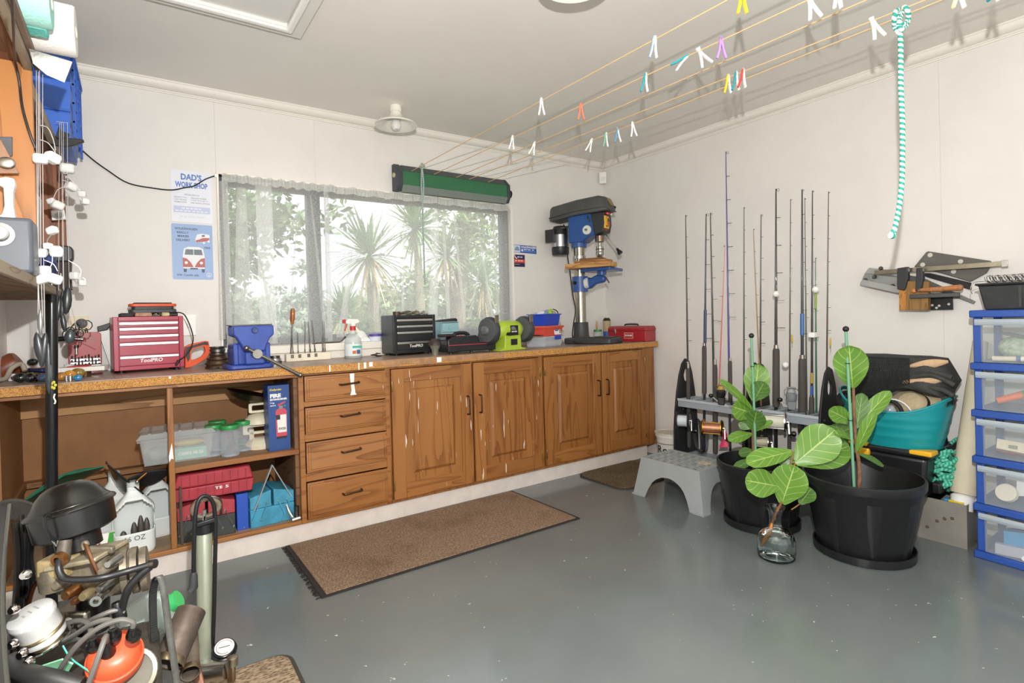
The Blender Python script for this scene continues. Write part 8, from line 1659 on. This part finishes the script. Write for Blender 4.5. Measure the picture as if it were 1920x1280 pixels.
# exhaust pipes
def pipe(label, c_, axis, r, L_, m_, extra=None):
    t = thing('exhaust_pipe', label, 'pipe', c_, group='exhaust pipes beside the engine', w=True); axis = Vector(axis).normalized()
    MB().lathe([(r, 0), (r, L_), (r*.92, L_), (r*.90, 0), (r, 0)], c_, axis, 30).build('pipe', m_, t); MB().lathe([(r*1.0, -.003), (r*1.05, 0), (r*1.03, .012), (r*1.0, .014)], c_, axis, 30).build('rolled_lip', metal('#9a8a6e', .4), t)
    if extra: extra(t)
RST = mat('#5f5249', .5, .4, .35, 14)
pipe('wide dark exhaust pipe open towards the camera', AT(315, 1244, 1.28), CF*.78+CU*.62, .034, .12, RST)
def flg(t): MB().grid(lambda u, v: AT(344+u*18+v*26, 1190+v*110+u*4, 1.42-.05*v), 6, 12).build('rusty_flange', mat('#8a5f4a', .7, vary=.3, vscale=30), t, solid=.012)
pipe('smaller exhaust pipe right of the wide one', AT(357, 1262, 1.30), CF*.8+CU*.2-CR*.5, .021, .16, mat('#6a5f55', .45, .4, .3, 16), flg)
pipe('rough dark silencer pipe behind the two open pipes', AT(340, 1225, 1.42), CF*.3+CU*.9-CR*.25, .028, .09, mat('#3a3430', .7, vary=.3, vscale=40))
t = thing('muffler_clamp', 'bright silver exhaust clamp at the pump foot', 'clamp', AT(400, 1265, 1.5), w=True)
MB().cyl(AT(372, 1262, 1.5), AT(425, 1256, 1.5), .022, n=22).build('sleeve', metal('#c9c7c0', .25), t); MB().lathe([(0, -.01), (.014, -.01), (.014, .012), (.008, .016), (0, .016)], AT(436, 1240, 1.5), CU, 14).build('bolt', metal('#a59a86', .35), t); MB().obox(AT(434, 1258, 1.5), CR*.010, CU*.028, CF*.008).build('lug', metal('#a08a70', .4), t, bev=.004)
t = thing('coolant_bottle', 'pale clear bottle with a green cap behind the engine', 'bottle', AT(275, 1130, 1.45), w=True)
ax_ = (CR*.85+CU*.5+CF*.2).normalized(); c_ = AT(250, 1175, 1.45)
MB().lathe([(0, 0), (.05, 0), (.056, .01), (.056, .075), (.04, .095), (.02, .105), (0, .105)], c_, ax_, 26).build('bottle', clear('#cfe0d8', .4, .15), t); MB().lathe([(0, .1055), (.024, .1055), (.024, .125), (0, .126)], c_, ax_, 20).build('cap', mat('#3fae62', .4), t)

# ================================================================== bicycle floor pump
YP = 2.09
def P_(px, py, dy=0): return BK(px, py, YP+dy)
t = thing('floor_pump', 'silver green bicycle floor pump with pressure gauge', 'pump', (.175, YP, 0), w=True)
b0, b1 = P_(384, 1238), P_(383, 990); BR = mat('#a3a894', .35, .35, .05)
MB().lathe([(0, 0), (.0235, 0), (.0235, (b1-b0).length), (.02, (b1-b0).length+.006), (0, (b1-b0).length+.006)], b0, b1-b0, 28).build('barrel', BR, t)
MB().lathe([(.0236, 0), (.03, 0), (.03, .03), (.0236, .034)], b1-Vector((0, 0, .012)), (0, 0, 1), 24).build('barrel_cap', BLACK, t); MB().cyl(b1+Vector((0, 0, .02)), P_(384, 955), .006, n=12).build('piston_rod', CHROME, t)
MB().ringplate([(math.cos(a)*.047, math.sin(a)*.034) for a in [i*PI/9 for i in range(18)]], [(math.cos(a)*.032, math.sin(a)*.022) for a in [i*PI/9 for i in range(18)]], P_(385, 950, .03), (1, 0, 0), (0, .1, 1), .03).build('handle', mat('#6f6252', .6, vary=.15), t, bev=.006)
MB().bar(P_(366, 985, -.03), P_(408, 972, -.03), .014, .016).build('hose_clip', BLACK, t, bev=.004)
MB().tube(spline([P_(363, 1075, -.05), P_(364, 1010, -.05), P_(367, 960, -.05), P_(374, 935, -.045), P_(388, 930, -.04), P_(400, 945, -.035), P_(404, 985, -.03), P_(403, 1060, -.025), P_(401, 1150, -.02), P_(399, 1215, -.01), P_(405, 1228, -.01)], 6), .0065, 10).build('air_hose', BLACK, t)
MB().tube([P_(363, 1072, -.05), P_(363, 1080, -.05), P_(363, 1100, -.05), P_(357, 1108, -.05)], [.008, .012, .013, .014], 12).build('hose_head', DKGREY, t)
gx = P_(421, 1220, -.05); ga = Vector((-.05, -.45, .9)); MB().lathe([(0, -.02), (.028, -.02), (.036, .0), (.038, .002), (.038, .006), (.034, .008), (.034, .018), (.031, .020), (0, .020)], gx, ga, 30).build('gauge_body', BLACKG, t); MB().lathe([(0, .0205), (.0295, .0205), (.0295, .021), (0, .021)], gx, ga, 30).build('gauge_dial', mat('#e3e0da', .35), t)
u_, v_, _ = frame(ga); MB().obox(gx+ga.normalized()*.0215, u_*.016, v_*.0012, ga*.0003).build('gauge_needle', mat('#3a3a3a', .5), t); MB().tube(arc(gx+ga.normalized()*.0213, .024, .3, 5.2, 20, u_, v_), .0008, 4).build('gauge_scale', mat('#5a3a3a', .5), t)
MB().tube([gx-ga.normalized()*.018, P_(398, 1236, -.01)], [.02, .014], 12).build('gauge_neck', BLACK, t)
bz = Vector((b0.x, YP, 0)); MB().lathe([(0, .001), (.05, .001), (.05, .008), (.03, .016), (.026, max(.03, b0.z)), (0, max(.03, b0.z))], bz, (0, 0, 1), 26).build('base', mat('#8f9284', .4, .4), t)
for a in (-2.2, -.9, 1.57): MB().tube([bz+Vector((.03*math.cos(a), .03*math.sin(a), .012)), bz+Vector((.12*math.cos(a), .12*math.sin(a), .009))], [.012, .009], 10).build('foot', mat('#8f9284', .4, .4), t)
